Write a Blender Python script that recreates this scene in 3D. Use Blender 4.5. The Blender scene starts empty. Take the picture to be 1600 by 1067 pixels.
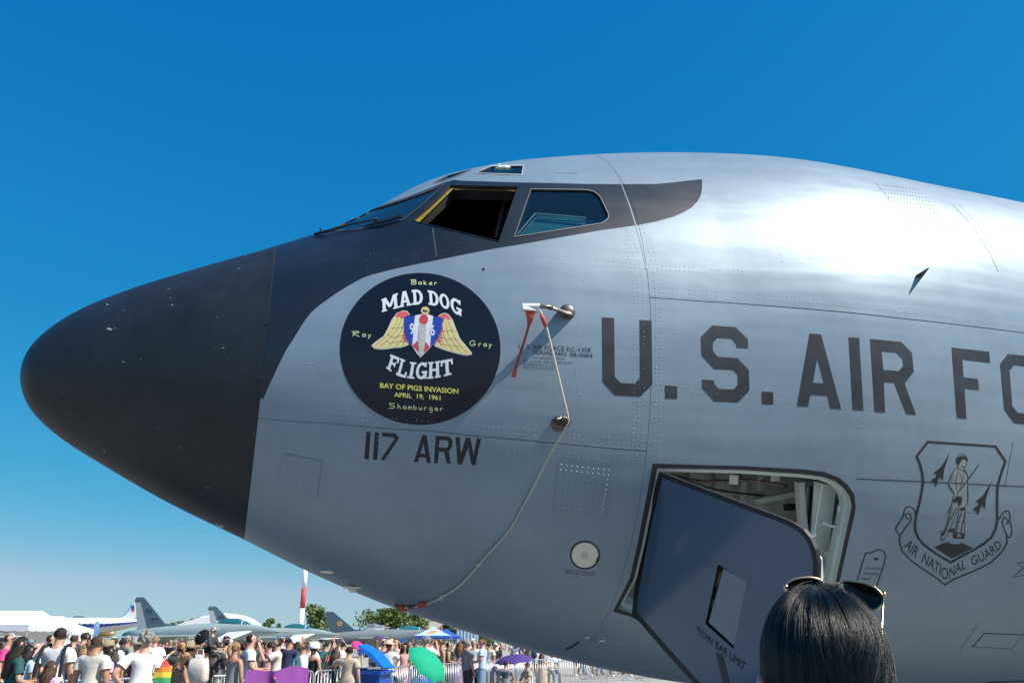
import bpy, math, random
import numpy as np
from mathutils import Vector, Matrix
from mathutils.geometry import delaunay_2d_cdt
R = math.radians
scn = bpy.context.scene
COL = scn.collection
random.seed(7)
rng = np.random.default_rng(7)

# ------------------------------------------------------------------ camera, sky, sun, exposure
F_PX, CX, CY, HZ, EYE = 1300.0, 800.0, 533.5, 1003.0, 1.65
PITCH = math.atan((HZ - CY) / F_PX)
cam_d = bpy.data.cameras.new('camera')
cam_d.sensor_width = 36.0
cam_d.lens = 36.0 * F_PX / 1600.0
cam_d.clip_start, cam_d.clip_end = 0.05, 9000
cam = bpy.data.objects.new('camera', cam_d)
COL.objects.link(cam)
cam.location = (0, 0, EYE)
cam.rotation_euler = (math.pi / 2 + PITCH, 0, 0)
scn.camera = cam

AL = R(72.0)                                   # heading of the tanker's axis
AX = np.array([math.sin(AL), math.cos(AL), 0.0])     # nose -> tail
BX = np.array([math.cos(AL), -math.sin(AL), 0.0])    # port side
SUN_A, SUN_B, SUN_Z = 0.49, 0.455, 0.76
sun_v = AX * SUN_A + BX * SUN_B + np.array([0, 0, SUN_Z])
sun_v = sun_v / np.linalg.norm(sun_v)
sun_el = math.asin(sun_v[2])
sun_az = math.atan2(sun_v[0], sun_v[1])        # clockwise from +Y
w = bpy.data.worlds.new('World')
scn.world = w
w.use_nodes = True
nt = w.node_tree
for n in list(nt.nodes): nt.nodes.remove(n)
wo = nt.nodes.new('ShaderNodeOutputWorld'); bg = nt.nodes.new('ShaderNodeBackground')
sky = nt.nodes.new('ShaderNodeTexSky')
sky.sky_type = 'NISHITA'; sky.sun_disc = False
sky.sun_elevation = sun_el; sky.sun_rotation = sun_az
sky.altitude = 0; sky.air_density = 1.0; sky.dust_density = 0.0; sky.ozone_density = 3.0
# camera-like response of the sky's three channels (contrast in red, soft shoulder in green and blue)
sep = nt.nodes.new('ShaderNodeSeparateColor'); com = nt.nodes.new('ShaderNodeCombineColor')
nt.links.new(sky.outputs[0], sep.inputs[0])
for ch, (kk, pw) in enumerate(((0.0404, 2.2), (0.795, 0.66), (1.967, 0.33))):
    pn = nt.nodes.new('ShaderNodeMath'); pn.operation = 'POWER'; pn.inputs[1].default_value = pw
    mn = nt.nodes.new('ShaderNodeMath'); mn.operation = 'MULTIPLY'; mn.inputs[1].default_value = kk
    nt.links.new(sep.outputs[ch], pn.inputs[0]); nt.links.new(pn.outputs[0], mn.inputs[0]); nt.links.new(mn.outputs[0], com.inputs[ch])
gm = nt.nodes.new('ShaderNodeMath'); gm.operation = 'MULTIPLY'; gm.inputs[1].default_value = 0.66
nt.links.new(com.inputs[1].links[0].from_socket, gm.inputs[0])
rm = nt.nodes.new('ShaderNodeMath'); rm.operation = 'MINIMUM'
nt.links.new(com.inputs[0].links[0].from_socket, rm.inputs[0]); nt.links.new(gm.outputs[0], rm.inputs[1])
nt.links.new(rm.outputs[0], com.inputs[0])
nt.links.new(com.outputs[0], bg.inputs['Color'])
bg.inputs['Strength'].default_value = 0.14
nt.links.new(bg.outputs[0], wo.inputs['Surface'])
sl = bpy.data.lights.new('sun', 'SUN')
sl.energy = 5.0; sl.angle = R(0.53); sl.color = (1.0, 0.93, 0.82)
so = bpy.data.objects.new('sun', sl); COL.objects.link(so)
so.rotation_euler = Vector(sun_v).to_track_quat('Z', 'Y').to_euler()
so.location = Vector(sun_v) * 60
vs = scn.view_settings
scn.display_settings.display_device = 'sRGB'
vs.view_transform = 'Standard'; vs.look = 'None'; vs.gamma = 1; vs.use_curve_mapping = False
vs.exposure = 0.40
scn.cycles.max_bounces = 6; scn.cycles.transparent_max_bounces = 12
scn.cycles.use_denoising = True
scn.cycles.sample_clamp_indirect = 6.0

# ------------------------------------------------------------------ materials
MATS = {}
def mat(name, col, rough=0.5, metal=0.0, coat=0.0, spec=0.5, var=0.0, vscale=8.0, bump=0.0, bscale=40.0, stretch=(1, 1, 1), coatr=0.1, trans=0.0, ior=1.45):
    if name in MATS: return MATS[name]
    m = bpy.data.materials.new(name); m.use_nodes = True
    t = m.node_tree; p = t.nodes['Principled BSDF']
    p.inputs['Base Color'].default_value = (*col, 1)
    p.inputs['Roughness'].default_value = rough
    p.inputs['Metallic'].default_value = metal
    p.inputs['Specular IOR Level'].default_value = spec
    p.inputs['Coat Weight'].default_value = coat
    p.inputs['Coat Roughness'].default_value = coatr
    if trans:
        p.inputs['Transmission Weight'].default_value = trans; p.inputs['IOR'].default_value = ior
    if var or bump:
        tc = t.nodes.new('ShaderNodeTexCoord'); mp = t.nodes.new('ShaderNodeMapping')
        mp.inputs['Scale'].default_value = stretch
        t.links.new(tc.outputs['Object'], mp.inputs['Vector'])
    if var:
        no = t.nodes.new('ShaderNodeTexNoise'); no.inputs['Scale'].default_value = vscale; no.inputs['Detail'].default_value = 6
        t.links.new(mp.outputs[0], no.inputs['Vector'])
        mr = t.nodes.new('ShaderNodeMapRange')
        mr.inputs['From Min'].default_value = 0.25; mr.inputs['From Max'].default_value = 0.75
        mr.inputs['To Min'].default_value = 1 - var; mr.inputs['To Max'].default_value = 1 + var
        t.links.new(no.outputs['Fac'], mr.inputs['Value'])
        mx = t.nodes.new('ShaderNodeVectorMath'); mx.operation = 'SCALE'
        mx.inputs[0].default_value = col
        t.links.new(mr.outputs[0], mx.inputs['Scale'])
        t.links.new(mx.outputs[0], p.inputs['Base Color'])
    if bump:
        n2 = t.nodes.new('ShaderNodeTexNoise'); n2.inputs['Scale'].default_value = bscale; n2.inputs['Detail'].default_value = 4
        t.links.new(mp.outputs[0], n2.inputs['Vector'])
        bp = t.nodes.new('ShaderNodeBump'); bp.inputs['Strength'].default_value = bump; bp.inputs['Distance'].default_value = 0.01
        t.links.new(n2.outputs['Fac'], bp.inputs['Height'])
        t.links.new(bp.outputs[0], p.inputs['Normal'])
    MATS[name] = m
    return m

def skin_mat(name, col, rough, var, coat=0.0, dent=1.0, metal=0.0):
    """painted aluminium skin: sheet waviness between frames, faint streaks, dirt"""
    m = bpy.data.materials.new(name); m.use_nodes = True
    t = m.node_tree; p = t.nodes['Principled BSDF']; N = t.nodes.new; L = t.links.new
    tc = N('ShaderNodeTexCoord')
    def noise(scale, sc, det=4, rgh=0.5):
        mp = N('ShaderNodeMapping'); mp.inputs['Scale'].default_value = sc
        L(tc.outputs['Object'], mp.inputs['Vector'])
        n = N('ShaderNodeTexNoise'); n.inputs['Scale'].default_value = scale; n.inputs['Detail'].default_value = det; n.inputs['Roughness'].default_value = rgh
        L(mp.outputs[0], n.inputs['Vector']); return n
    def mrange(src, a, b, lo, hi):
        r = N('ShaderNodeMapRange'); r.inputs['From Min'].default_value = a; r.inputs['From Max'].default_value = b
        r.inputs['To Min'].default_value = lo; r.inputs['To Max'].default_value = hi
        L(src, r.inputs['Value']); return r
    dirt = noise(2.2, (1, 1, 1), 8, 0.65); strk = noise(6, (3.0, 3.0, 0.25), 5)
    a = mrange(dirt.outputs['Fac'], .3, .7, 1 - var, 1 + var); b = mrange(strk.outputs['Fac'], .35, .7, 1 - var * .25, 1 + var * .25)
    mu = N('ShaderNodeMath'); mu.operation = 'MULTIPLY'; L(a.outputs[0], mu.inputs[0]); L(b.outputs[0], mu.inputs[1])
    sc = N('ShaderNodeVectorMath'); sc.operation = 'SCALE'; sc.inputs[0].default_value = col; L(mu.outputs[0], sc.inputs['Scale'])
    L(sc.outputs[0], p.inputs['Base Color'])
    rr = mrange(noise(5, (1, 1, 1), 6).outputs['Fac'], .3, .7, rough - .02, rough + .03); L(rr.outputs[0], p.inputs['Roughness'])
    p.inputs['Metallic'].default_value = metal
    p.inputs['Specular IOR Level'].default_value = 0.75 if coat else 0.5
    p.inputs['Coat Weight'].default_value = coat; p.inputs['Coat Roughness'].default_value = 0.3
    # sheet-metal waviness: long pillows along the stringers plus small dents
    w1 = noise(1.0, (0.16, 2.2, 4.2), 2); w2 = noise(3.0, (.8, 1, 1.8), 2)
    uv = N('ShaderNodeUVMap'); uv.uv_map = 'UVMap'
    sx = N('ShaderNodeSeparateXYZ'); L(uv.outputs[0], sx.inputs[0])
    def sinw(out, k):
        q = N('ShaderNodeMath'); q.operation = 'MULTIPLY'; q.inputs[1].default_value = k; L(out, q.inputs[0])
        s = N('ShaderNodeMath'); s.operation = 'SINE'; L(q.outputs[0], s.inputs[0])
        s2 = N('ShaderNodeMath'); s2.operation = 'ABSOLUTE'; L(s.outputs[0], s2.inputs[0]); return s2
    s1 = sinw(sx.outputs['Y'], 22.0); s2 = sinw(sx.outputs['X'], 6.2)
    pm = N('ShaderNodeMath'); pm.operation = 'MULTIPLY'; L(s1.outputs[0], pm.inputs[0]); L(s2.outputs[0], pm.inputs[1])
    pm2 = N('ShaderNodeMath'); pm2.operation = 'MULTIPLY'; pm2.inputs[1].default_value = 0.10; L(pm.outputs[0], pm2.inputs[0])
    ad = N('ShaderNodeMath'); ad.operation = 'ADD'; L(w1.outputs['Fac'], ad.inputs[0]); L(pm2.outputs[0], ad.inputs[1])
    q2 = N('ShaderNodeMath'); q2.operation = 'MULTIPLY'; q2.inputs[1].default_value = 0.20; L(w2.outputs['Fac'], q2.inputs[0])
    a2 = N('ShaderNodeMath'); a2.operation = 'ADD'; L(ad.outputs[0], a2.inputs[0]); L(q2.outputs[0], a2.inputs[1])
    bp = N('ShaderNodeBump'); bp.inputs['Strength'].default_value = 0.26 * dent; bp.inputs['Distance'].default_value = 0.035
    L(a2.outputs[0], bp.inputs['Height'])
    b3 = N('ShaderNodeBump'); b3.inputs['Strength'].default_value = 0.05; b3.inputs['Distance'].default_value = 0.004
    L(noise(160, (1, 1, 1), 3).outputs['Fac'], b3.inputs['Height']); L(bp.outputs[0], b3.inputs['Normal'])
    L(b3.outputs[0], p.inputs['Normal'])
    MATS[name] = m
    return m

M_GREY = skin_mat('grey_paint', (0.232, 0.302, 0.362), 0.44, 0.09, 0.10, metal=0.25)
M_BLACK = skin_mat('antiglare_black', (0.010, 0.0160, 0.026), 0.40, 0.28, 0.0)
M_RAD = skin_mat('radome_black', (0.0125, 0.0155, 0.0205), 0.5, 0.45, 0.0, 0.25)
M_LETTER = mat('letter_black', (0.032, 0.034, 0.040), 0.42, var=0.4, vscale=7)
M_LETTER2 = mat('letter_black_faded', (0.05, 0.055, 0.065), 0.5)
M_DISC = mat('disc_navy', (0.008, 0.011, 0.021), 0.3, spec=0.35)
M_JOINT = mat('joint_dark', (0.05, 0.056, 0.065), 0.7)
M_JOINTG = mat('joint_grey', (0.17, 0.19, 0.21), 0.6)
M_DOOR = mat('hatch_paint', (0.058, 0.108, 0.172), 0.22, coat=0.6, var=0.04, vscale=4, bump=0.03, bscale=3)
M_RUB = mat('black_edge', (0.016, 0.016, 0.018), 0.5)
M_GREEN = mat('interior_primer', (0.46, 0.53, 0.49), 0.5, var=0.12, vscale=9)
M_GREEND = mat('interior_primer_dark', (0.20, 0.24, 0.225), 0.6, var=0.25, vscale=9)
M_ALU = mat('bare_aluminium', (0.62, 0.63, 0.64), 0.32, 1.0, var=0.1, vscale=30)
M_ALUP = mat('pale_metal', (0.55, 0.57, 0.58), 0.4, 0.3)
M_STEEL = mat('worn_steel', (0.17, 0.14, 0.12), 0.34, 0.9, var=0.3, vscale=40)
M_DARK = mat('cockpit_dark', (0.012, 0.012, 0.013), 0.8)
M_YEL = mat('yellow_edge', (0.30, 0.22, 0.02), 0.5, var=0.2, vscale=20)
M_ORG = mat('orange_edge', (0.45, 0.19, 0.03), 0.5, var=0.2, vscale=20)
M_WHITE = mat('white_print', (0.78, 0.79, 0.82), 0.4)
M_PALEY = mat('pale_script', (0.78, 0.82, 0.42), 0.4)
M_YELP = mat('yellow_print', (0.82, 0.75, 0.13), 0.4)
M_WING = mat('wing_cream', (0.80, 0.66, 0.30), 0.4)
M_RED = mat('print_red', (0.62, 0.07, 0.08), 0.4)
M_PINK = mat('wing_pink', (0.78, 0.12, 0.13), 0.4)
M_BLUEP = mat('print_blue', (0.02, 0.06, 0.42), 0.4)
M_SILV = mat('dagger_grey', (0.55, 0.55, 0.52), 0.4, var=0.3, vscale=60)
M_CREAM = mat('lens_cream', (0.85, 0.77, 0.62), 0.35, var=0.06, vscale=20)
M_ROPE = mat('pale_rope', (0.56, 0.50, 0.42), 0.8, bump=0.5, bscale=200)
M_COVER = mat('red_cover', (0.50, 0.07, 0.035), 0.6, var=0.15, vscale=25, bump=0.3, bscale=60)
M_PLATE = mat('plate_white', (0.7, 0.7, 0.7), 0.45)

def glass_mat(name, tint, refl_rough=0.02, alpha=0.35, spec=0.5):
    m = bpy.data.materials.new(name); m.use_nodes = True
    t = m.node_tree; p = t.nodes['Principled BSDF']
    o = t.nodes['Material Output']
    p.inputs['Base Color'].default_value = (*tint, 1); p.inputs['Roughness'].default_value = refl_rough
    p.inputs['IOR'].default_value = 1.75; p.inputs['Specular IOR Level'].default_value = spec
    tr = t.nodes.new('ShaderNodeBsdfTransparent'); tr.inputs['Color'].default_value = (0.55, 0.75, 0.85, 1)
    mx = t.nodes.new('ShaderNodeMixShader'); mx.inputs[0].default_value = 1 - alpha
    t.links.new(p.outputs[0], mx.inputs[2]); t.links.new(tr.outputs[0], mx.inputs[1])
    t.links.new(mx.outputs[0], o.inputs['Surface'])
    MATS[name] = m
    return m
M_GLASS = glass_mat('window_glass', (0.008, 0.02, 0.035), alpha=0.45)
M_GLASSW = glass_mat('windscreen_glass', (0.01, 0.04, 0.08), alpha=0.25)

# ------------------------------------------------------------------ object helpers
def meta(o, label=None, cat=None, group=None, kind=None):
    if label: o['label'] = label
    if cat: o['category'] = cat
    if group: o['group'] = group
    if kind: o['kind'] = kind
    return o
def empty(name, loc=(0, 0, 0), rz=0.0, label=None, cat=None, group=None, kind=None):
    o = bpy.data.objects.new(name, None); COL.objects.link(o)
    o.empty_display_size = 0.2
    o.location = loc; o.rotation_euler = (0, 0, rz)
    return meta(o, label, cat, group, kind)
def mk(name, v, f, mats, parent=None, normals=None, smooth=True, fmat=None, uv=None):
    me = bpy.data.meshes.new(name)
    me.from_pydata([tuple(map(float, x)) for x in v], [], [tuple(int(i) for i in x) for x in f])
    if not isinstance(mats, (list, tuple)): mats = [mats]
    for m in mats: me.materials.append(m)
    if fmat is not None: me.polygons.foreach_set('material_index', np.asarray(fmat, dtype=np.int32))
    if smooth: me.polygons.foreach_set('use_smooth', np.ones(len(me.polygons), dtype=bool))
    else: me.polygons.foreach_set('use_smooth', np.zeros(len(me.polygons), dtype=bool))
    if uv is not None:
        l = me.uv_layers.new(name='UVMap')
        idx = np.empty(len(me.loops), dtype=np.int32); me.loops.foreach_get('vertex_index', idx)
        l.data.foreach_set('uv', np.asarray(uv, dtype=np.float32)[idx].ravel())
    me.update()
    if normals is not None: me.normals_split_custom_set_from_vertices([tuple(map(float, n)) for n in normals])
    o = bpy.data.objects.new(name, me); COL.objects.link(o)
    if parent is not None: o.parent = parent
    return o

class MB:
    """collects simple shapes for one mesh"""
    def __init__(s): s.v = []; s.f = []; s.m = []
    def add(s, v, f, m=0):
        b = len(s.v); s.v += [tuple(x) for x in v]; s.f += [tuple(i + b for i in x) for x in f]; s.m += [m] * len(f); return s
    def box(s, c, d, m=0, rot=None):
        hx, hy, hz = d[0] / 2, d[1] / 2, d[2] / 2
        v = [Vector((sx * hx, sy * hy, sz * hz)) for sx in (-1, 1) for sy in (-1, 1) for sz in (-1, 1)]
        if rot is not None: v = [rot @ x for x in v]
        v = [x + Vector(c) for x in v]
        return s.add(v, [(0, 1, 3, 2), (4, 6, 7, 5), (0, 4, 5, 1), (2, 3, 7, 6), (0, 2, 6, 4), (1, 5, 7, 3)], m)
    def tube(s, pts, r, n=8, m=0, cap=True):
        pts = [Vector(p) for p in pts]; k = len(pts)
        rs = r if isinstance(r, (list, tuple)) else [r] * k
        base = []; prev = None
        for i in range(k):
            d = (pts[min(i + 1, k - 1)] - pts[max(i - 1, 0)])
            d = d.normalized() if d.length > 1e-9 else Vector((0, 0, 1))
            if prev is None:
                u = d.orthogonal().normalized()
            else:
                u = prev - d * prev.dot(d); u = u.normalized() if u.length > 1e-6 else d.orthogonal().normalized()
            prev = u; w_ = d.cross(u)
            base += [pts[i] + (u * math.cos(a) + w_ * math.sin(a)) * rs[i] for a in [2 * math.pi * j / n for j in range(n)]]
        f = [(i * n + j, i * n + (j + 1) % n, (i + 1) * n + (j + 1) % n, (i + 1) * n + j) for i in range(k - 1) for j in range(n)]
        if cap: f += [tuple(range(n - 1, -1, -1)), tuple((k - 1) * n + j for j in range(n))]
        return s.add(base, f, m)
    def loft(s, rings, m=0, cap=True, closed=True):
        n = len(rings[0]); v = [p for r in rings for p in r]
        f = [(i * n + j, i * n + (j + 1) % n, (i + 1) * n + (j + 1) % n, (i + 1) * n + j) for i in range(len(rings) - 1) for j in range(n if closed else n - 1)]
        if cap and closed: f += [tuple(range(n - 1, -1, -1)), tuple((len(rings) - 1) * n + j for j in range(n))]
        return s.add(v, f, m)
    def sphere(s, c, r, nu=12, nv=8, m=0):
        rx, ry, rz = r if isinstance(r, (tuple, list)) else (r, r, r)
        v = [(c[0], c[1], c[2] + rz)]
        for i in range(1, nv):
            a = math.pi * i / nv
            for j in range(nu):
                b = 2 * math.pi * j / nu
                v.append((c[0] + rx * math.sin(a) * math.cos(b), c[1] + ry * math.sin(a) * math.sin(b), c[2] + rz * math.cos(a)))
        v.append((c[0], c[1], c[2] - rz)); f = []
        for j in range(nu): f.append((0, 1 + j, 1 + (j + 1) % nu))
        for i in range(nv - 2):
            for j in range(nu):
                a = 1 + i * nu + j; b = 1 + i * nu + (j + 1) % nu; f.append((a, a + nu, b + nu, b))
        e = len(v) - 1; o = 1 + (nv - 2) * nu
        for j in range(nu): f.append((o + (j + 1) % nu, o + j, e))
        return s.add(v, f, m)
    def prism(s, poly, z0, z1, m=0, xf=None):
        n = len(poly); v = [(p[0], p[1], z0) for p in poly] + [(p[0], p[1], z1) for p in poly]
        if xf is not None: v = [xf(Vector(p)) for p in v]
        f = [tuple(range(n - 1, -1, -1)), tuple(range(n, 2 * n))] + [(i, (i + 1) % n, n + (i + 1) % n, n + i) for i in range(n)]
        return s.add(v, f, m)
    def obj(s, name, mats, parent=None, smooth=False):
        return mk(name, s.v, s.f, mats, parent, smooth=smooth, fmat=s.m)

def place(px, d, z=0.0):
    """ground position that the photograph shows at column px, d metres ahead"""
    dep = d * math.cos(PITCH) + (z - EYE) * math.sin(PITCH)
    return Vector(((px - CX) / F_PX * dep, d, z))
def ray(px, py):
    px = np.asarray(px, float); py = np.asarray(py, float)
    r = (px - CX) / F_PX; u = (CY - py) / F_PX
    cp, sp = math.cos(PITCH), math.sin(PITCH)
    return np.stack([r, cp - u * sp, sp + u * cp], -1)

# ------------------------------------------------------------------ tanker fuselage as a surface (t along the axis, th round it)
KN = np.array([0, .08, .25, .55, .95, 1.4, 1.9, 2.4, 2.9, 3.4, 4.0, 5.0, 6.5, 9.0])
ZT = np.array([3.2258, 3.4415, 3.6175, 3.8000, 3.9902, 4.1911, 4.4583, 4.8396, 5.0570, 5.1988, 5.3276, 5.4448, 5.4619, 5.4462])
ZB = np.array([3.2258, 2.9957, 2.8449, 2.6695, 2.4633, 2.2671, 2.0456, 1.8581, 1.7119, 1.5772, 1.4512, 1.3289, 1.3268, 1.3262])
WW = np.array([0., .2480, .3818, .5651, .7597, .9556, 1.1279, 1.2868, 1.4190, 1.5107, 1.6130, 1.8112, 1.8352, 1.8252])
ks = np.sqrt(KN)
_tip = np.array([0, 0, EYE]) + ray(33, 590) * (4.9 / ray(33, 590)[1])
ORG = np.array([_tip[0], _tip[1], 0.0])
def spl(t, v):
    s = np.sqrt(np.clip(t, 0, 9.0)); g = np.gradient(v, ks)
    i = np.clip(np.searchsorted(ks, s, side='right') - 1, 0, len(ks) - 2)
    h = ks[i + 1] - ks[i]; q = np.clip((s - ks[i]) / h, 0, 1)
    return (2*q**3-3*q**2+1)*v[i] + (q**3-2*q**2+q)*h*g[i] + (-2*q**3+3*q**2)*v[i+1] + (q**3-q**2)*h*g[i+1]
def sect(t):
    zt, zb, ww = spl(t, ZT), spl(t, ZB), np.maximum(spl(t, WW), 1e-4)
    zc = zb + (zt - zb) * (0.5 + 0.04 * np.clip(t / 4, 0, 1))
    tail = np.clip((np.asarray(t, float) - 22) / 14, 0, 1)
    return zt - zc, zc - zb, ww * (1 - .8 * tail**2), zc + tail**2 * 1.1
def PL(t, th, off=0.0):
    """local coordinates (x tailwards, y to starboard, z up)"""
    t = np.asarray(t, float); th = np.asarray(th, float)
    hu, hd, ww, zc = sect(t)
    s = np.sin(th); hh = np.where(s > 0, hu, hd)
    p = np.stack([t + 0 * th, -ww * np.cos(th), zc + hh * s], -1)
    if np.any(off): p = p + NL(t, th) * np.asarray(off)[..., None] if np.ndim(off) else p + NL(t, th) * off
    return p
def NL(t, th):
    e = 1e-3
    t = np.maximum(np.asarray(t, float), 2e-3)
    a = PL(t + e, th) - PL(np.maximum(t - e, 1e-4), th); b = PL(t, th + e) - PL(t, th - e)
    n = np.cross(b, a); n = n / np.maximum(np.linalg.norm(n, axis=-1, keepdims=True), 1e-12)
    ref = PL(t, th); _, _, _, zc = sect(t)
    c = np.stack([ref[..., 0] * 0, ref[..., 1], ref[..., 2] - zc], -1)
    sg = np.sign((n * c).sum(-1, keepdims=True)); sg[sg == 0] = 1
    return n * sg
def to_world(p):
    p = np.asarray(p, float)
    return ORG + p[..., 0:1] * AX - p[..., 1:2] * BX + p[..., 2:3] * np.array([0, 0, 1.0])
def to_local(q):
    q = np.asarray(q, float) - ORG
    return np.stack([q @ AX, -(q @ BX), q[..., 2]], -1)
def fval(X, off):
    q = X - ORG; t = q @ AX; l = q @ BX; z = X[..., 2]
    tc = np.clip(t, 5e-4, 40)
    hu, hd, ww, zc = sect(tc)
    hh = np.where(z > zc, hu, hd) + off; ww = ww + off
    return np.sqrt((l / ww)**2 + ((z - zc) / hh)**2) - 1 + np.maximum(-t, 0) * 10, tc, l, z, hh, ww, zc
def hit(px, off=0.0, full=False):
    """pixels of the photograph -> (t, th) on the skin (or off metres above it)"""
    px = np.atleast_2d(np.asarray(px, float))
    D = ray(px[:, 0], px[:, 1]); D = D / D[:, 1:2]
    ds = np.linspace(2.2, 16, 420); C = np.array([0, 0, EYE])
    X = C + D[:, None, :] * ds[None, :, None]
    r = fval(X, off)[0]
    lo = np.empty(len(px)); hi = np.empty(len(px))
    for i in range(len(px)):
        neg = np.nonzero(r[i] < 0)[0]
        j = neg[0] if len(neg) else int(np.argmin(r[i]))
        lo[i] = ds[max(j - 1, 0)]; hi[i] = ds[j]
    for _ in range(22):
        m = (lo + hi) / 2; v = fval(C + D * m[:, None], off)[0]
        ins = v < 0; hi = np.where(ins, m, hi); lo = np.where(ins, lo, m)
    X = C + D * hi[:, None]
    if full: return X
    _, t, l, z, hh, ww, zc = fval(X, off)
    return np.stack([t, np.arctan2((z - zc) / hh, l / ww)], -1)
def resamp(pts, step, closed=True):
    pts = np.asarray(pts, float); out = []
    n = len(pts)
    for i in range(n if closed else n - 1):
        a, b = pts[i], pts[(i + 1) % n]; k = max(1, int(math.ceil(np.linalg.norm(b - a) / step)))
        for j in range(k): out.append(a + (b - a) * j / k)
    if not closed: out.append(pts[-1])
    return np.array(out)
def smooth_loop(pts, k=6, closed=True):
    """Catmull-Rom through the points"""
    pts = np.asarray(pts, float); n = len(pts); out = []
    for i in range(n if closed else n - 1):
        if closed: p0, p1, p2, p3 = pts[i - 1], pts[i], pts[(i + 1) % n], pts[(i + 2) % n]
        else: p0, p1, p2, p3 = pts[max(i - 1, 0)], pts[i], pts[i + 1], pts[min(i + 2, n - 1)]
        for j in range(k):
            q = j / k
            out.append(0.5 * ((2*p1) + (-p0+p2)*q + (2*p0-5*p1+4*p2-p3)*q*q + (-p0+3*p1-3*p2+p3)*q**3))
    if not closed: out.append(pts[-1])
    return np.array(out)
def inside(P, loop):
    x, y = P[:, 0], P[:, 1]; r = np.zeros(len(P), bool)
    L = np.asarray(loop); n = len(L)
    for i in range(n):
        x1, y1 = L[i]; x2, y2 = L[(i + 1) % n]
        if y1 == y2: continue
        c = ((y1 > y) != (y2 > y)) & (x < (x2 - x1) * (y - y1) / (y2 - y1) + x1)
        r ^= c
    return r
TS = 1.6
def patch(name, loops, holes, mats, parent, sp=0.06, off=0.0, zones=(), smooth=True):
    """piece of skin: union of loops minus holes, all in (t, th)"""
    S = np.array([1.0, TS])
    lo = [np.asarray(l) * S for l in loops]; ho = [np.asarray(h) * S for h in holes]; zo = [(np.asarray(z) * S, m) for z, m in zones]
    pts = []; edges = []
    for l in lo + ho + [z for z, _ in zo]:
        b = len(pts); pts += [tuple(p) for p in l]; edges += [(b + i, b + (i + 1) % len(l)) for i in range(len(l))]
    bp = np.array(pts)
    allp = np.vstack(lo); mn, mx_ = allp.min(0), allp.max(0)
    if (mx_ - mn).max() > sp * 1.2:
        nx = int((mx_[0] - mn[0]) / sp) + 1; ny = int((mx_[1] - mn[1]) / sp) + 1
        gx, gy = np.meshgrid(np.linspace(mn[0], mx_[0], nx + 1), np.linspace(mn[1], mx_[1], ny + 1))
        gx = gx + (np.arange(ny + 1) % 2)[:, None] * 0.5 * (mx_[0] - mn[0]) / max(nx, 1) * 0.9
        G = np.stack([gx.ravel(), gy.ravel()], -1)
        ok = np.zeros(len(G), bool)
        for l in lo: ok |= inside(G, l)
        for h in ho: ok &= ~inside(G, h)
        G = G[ok]
        if len(G):
            keep = np.ones(len(G), bool)
            for i in range(0, len(bp), 64):
                d = np.linalg.norm(G[:, None, :] - bp[None, i:i + 64, :], axis=2).min(1); keep &= d > sp * 0.4
            pts += [tuple(p) for p in G[keep]]
    cv, ce, cf, _, _, _ = delaunay_2d_cdt([Vector(p) for p in pts], edges, [], 0, 1e-7)
    V = np.array([tuple(v) for v in cv]); F = np.array([f for f in cf if len(f) == 3])
    c = V[F].mean(1)
    ok = np.zeros(len(F), bool)
    for l in lo: ok |= inside(c, l)
    for h in ho: ok &= ~inside(c, h)
    F = F[ok]; c = c[ok]
    fm = np.zeros(len(F), int)
    for z, m in zo: fm[inside(c, z)] = m
    used = np.unique(F); rm = -np.ones(len(V), int); rm[used] = np.arange(len(used)); V = V[used] / S; F = rm[F]
    p = PL(V[:, 0], V[:, 1], off); n = NL(V[:, 0], V[:, 1])
    fn = np.cross(p[F[:, 1]] - p[F[:, 0]], p[F[:, 2]] - p[F[:, 0]])
    flip = (fn * n[F[:, 0]]).sum(1) < 0
    F[flip] = F[flip][:, ::-1]
    return mk(name, p, F, mats, parent, normals=n, fmat=fm, uv=np.stack([V[:, 0], V[:, 1]], -1))
def px_loop(pts, step=7.0, smooth=0):
    if smooth: pts = smooth_loop(pts, smooth)
    return hit(resamp(pts, step))
def decal(name, loops, holes, m, parent, off=0.0012, sp=0.06, step=6.0):
    return patch(name, [px_loop(l, step) for l in loops], [px_loop(h, step) for h in holes], m, parent, sp, off)
def stroke(pts, wd, closed=False):
    """outline(s) of a pen stroke in the picture's plane: list of loops, list of holes"""
    P = np.asarray(pts, float); n = len(P); L = []; Rr = []
    for i in range(n):
        a = P[i - 1] if (closed or i > 0) else P[i]; b = P[(i + 1) % n] if (closed or i < n - 1) else P[i]
        d1 = P[i] - a; d2 = b - P[i]
        d1 = d1 / (np.linalg.norm(d1) + 1e-9); d2 = d2 / (np.linalg.norm(d2) + 1e-9)
        d = d1 + d2; d = d / (np.linalg.norm(d) + 1e-9); nn = np.array([-d[1], d[0]])
        k = wd / 2
        if np.linalg.norm(d1) > .5 and np.linalg.norm(d2) > .5: k = k / max(0.45, float(abs(d @ d2)))
        L.append(P[i] + nn * k); Rr.append(P[i] - nn * k)
    if closed:
        A, B = np.array(L), np.array(Rr)
        def area(q): return abs(np.sum(q[:, 0] * np.roll(q[:, 1], -1) - q[:, 1] * np.roll(q[:, 0], -1)))
        if area(A) < area(B): A, B = B, A
        return [A], [B]
    return [np.array(L + Rr[::-1])], []
def zm(pts, ox, oy, s): return [(ox + x / s, oy + y / s) for x, y in pts]
def wall(name, loop, o0, o1, m, parent, smooth=False):
    """strip of metal round an opening from offset o0 to o1"""
    L = np.asarray(loop); a = PL(L[:, 0], L[:, 1], o0); b = PL(L[:, 0], L[:, 1], o1); n = len(L)
    return mk(name, np.vstack([a, b]), [(i, (i + 1) % n, n + (i + 1) % n, n + i) for i in range(n)], m, parent, smooth=smooth)
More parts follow.
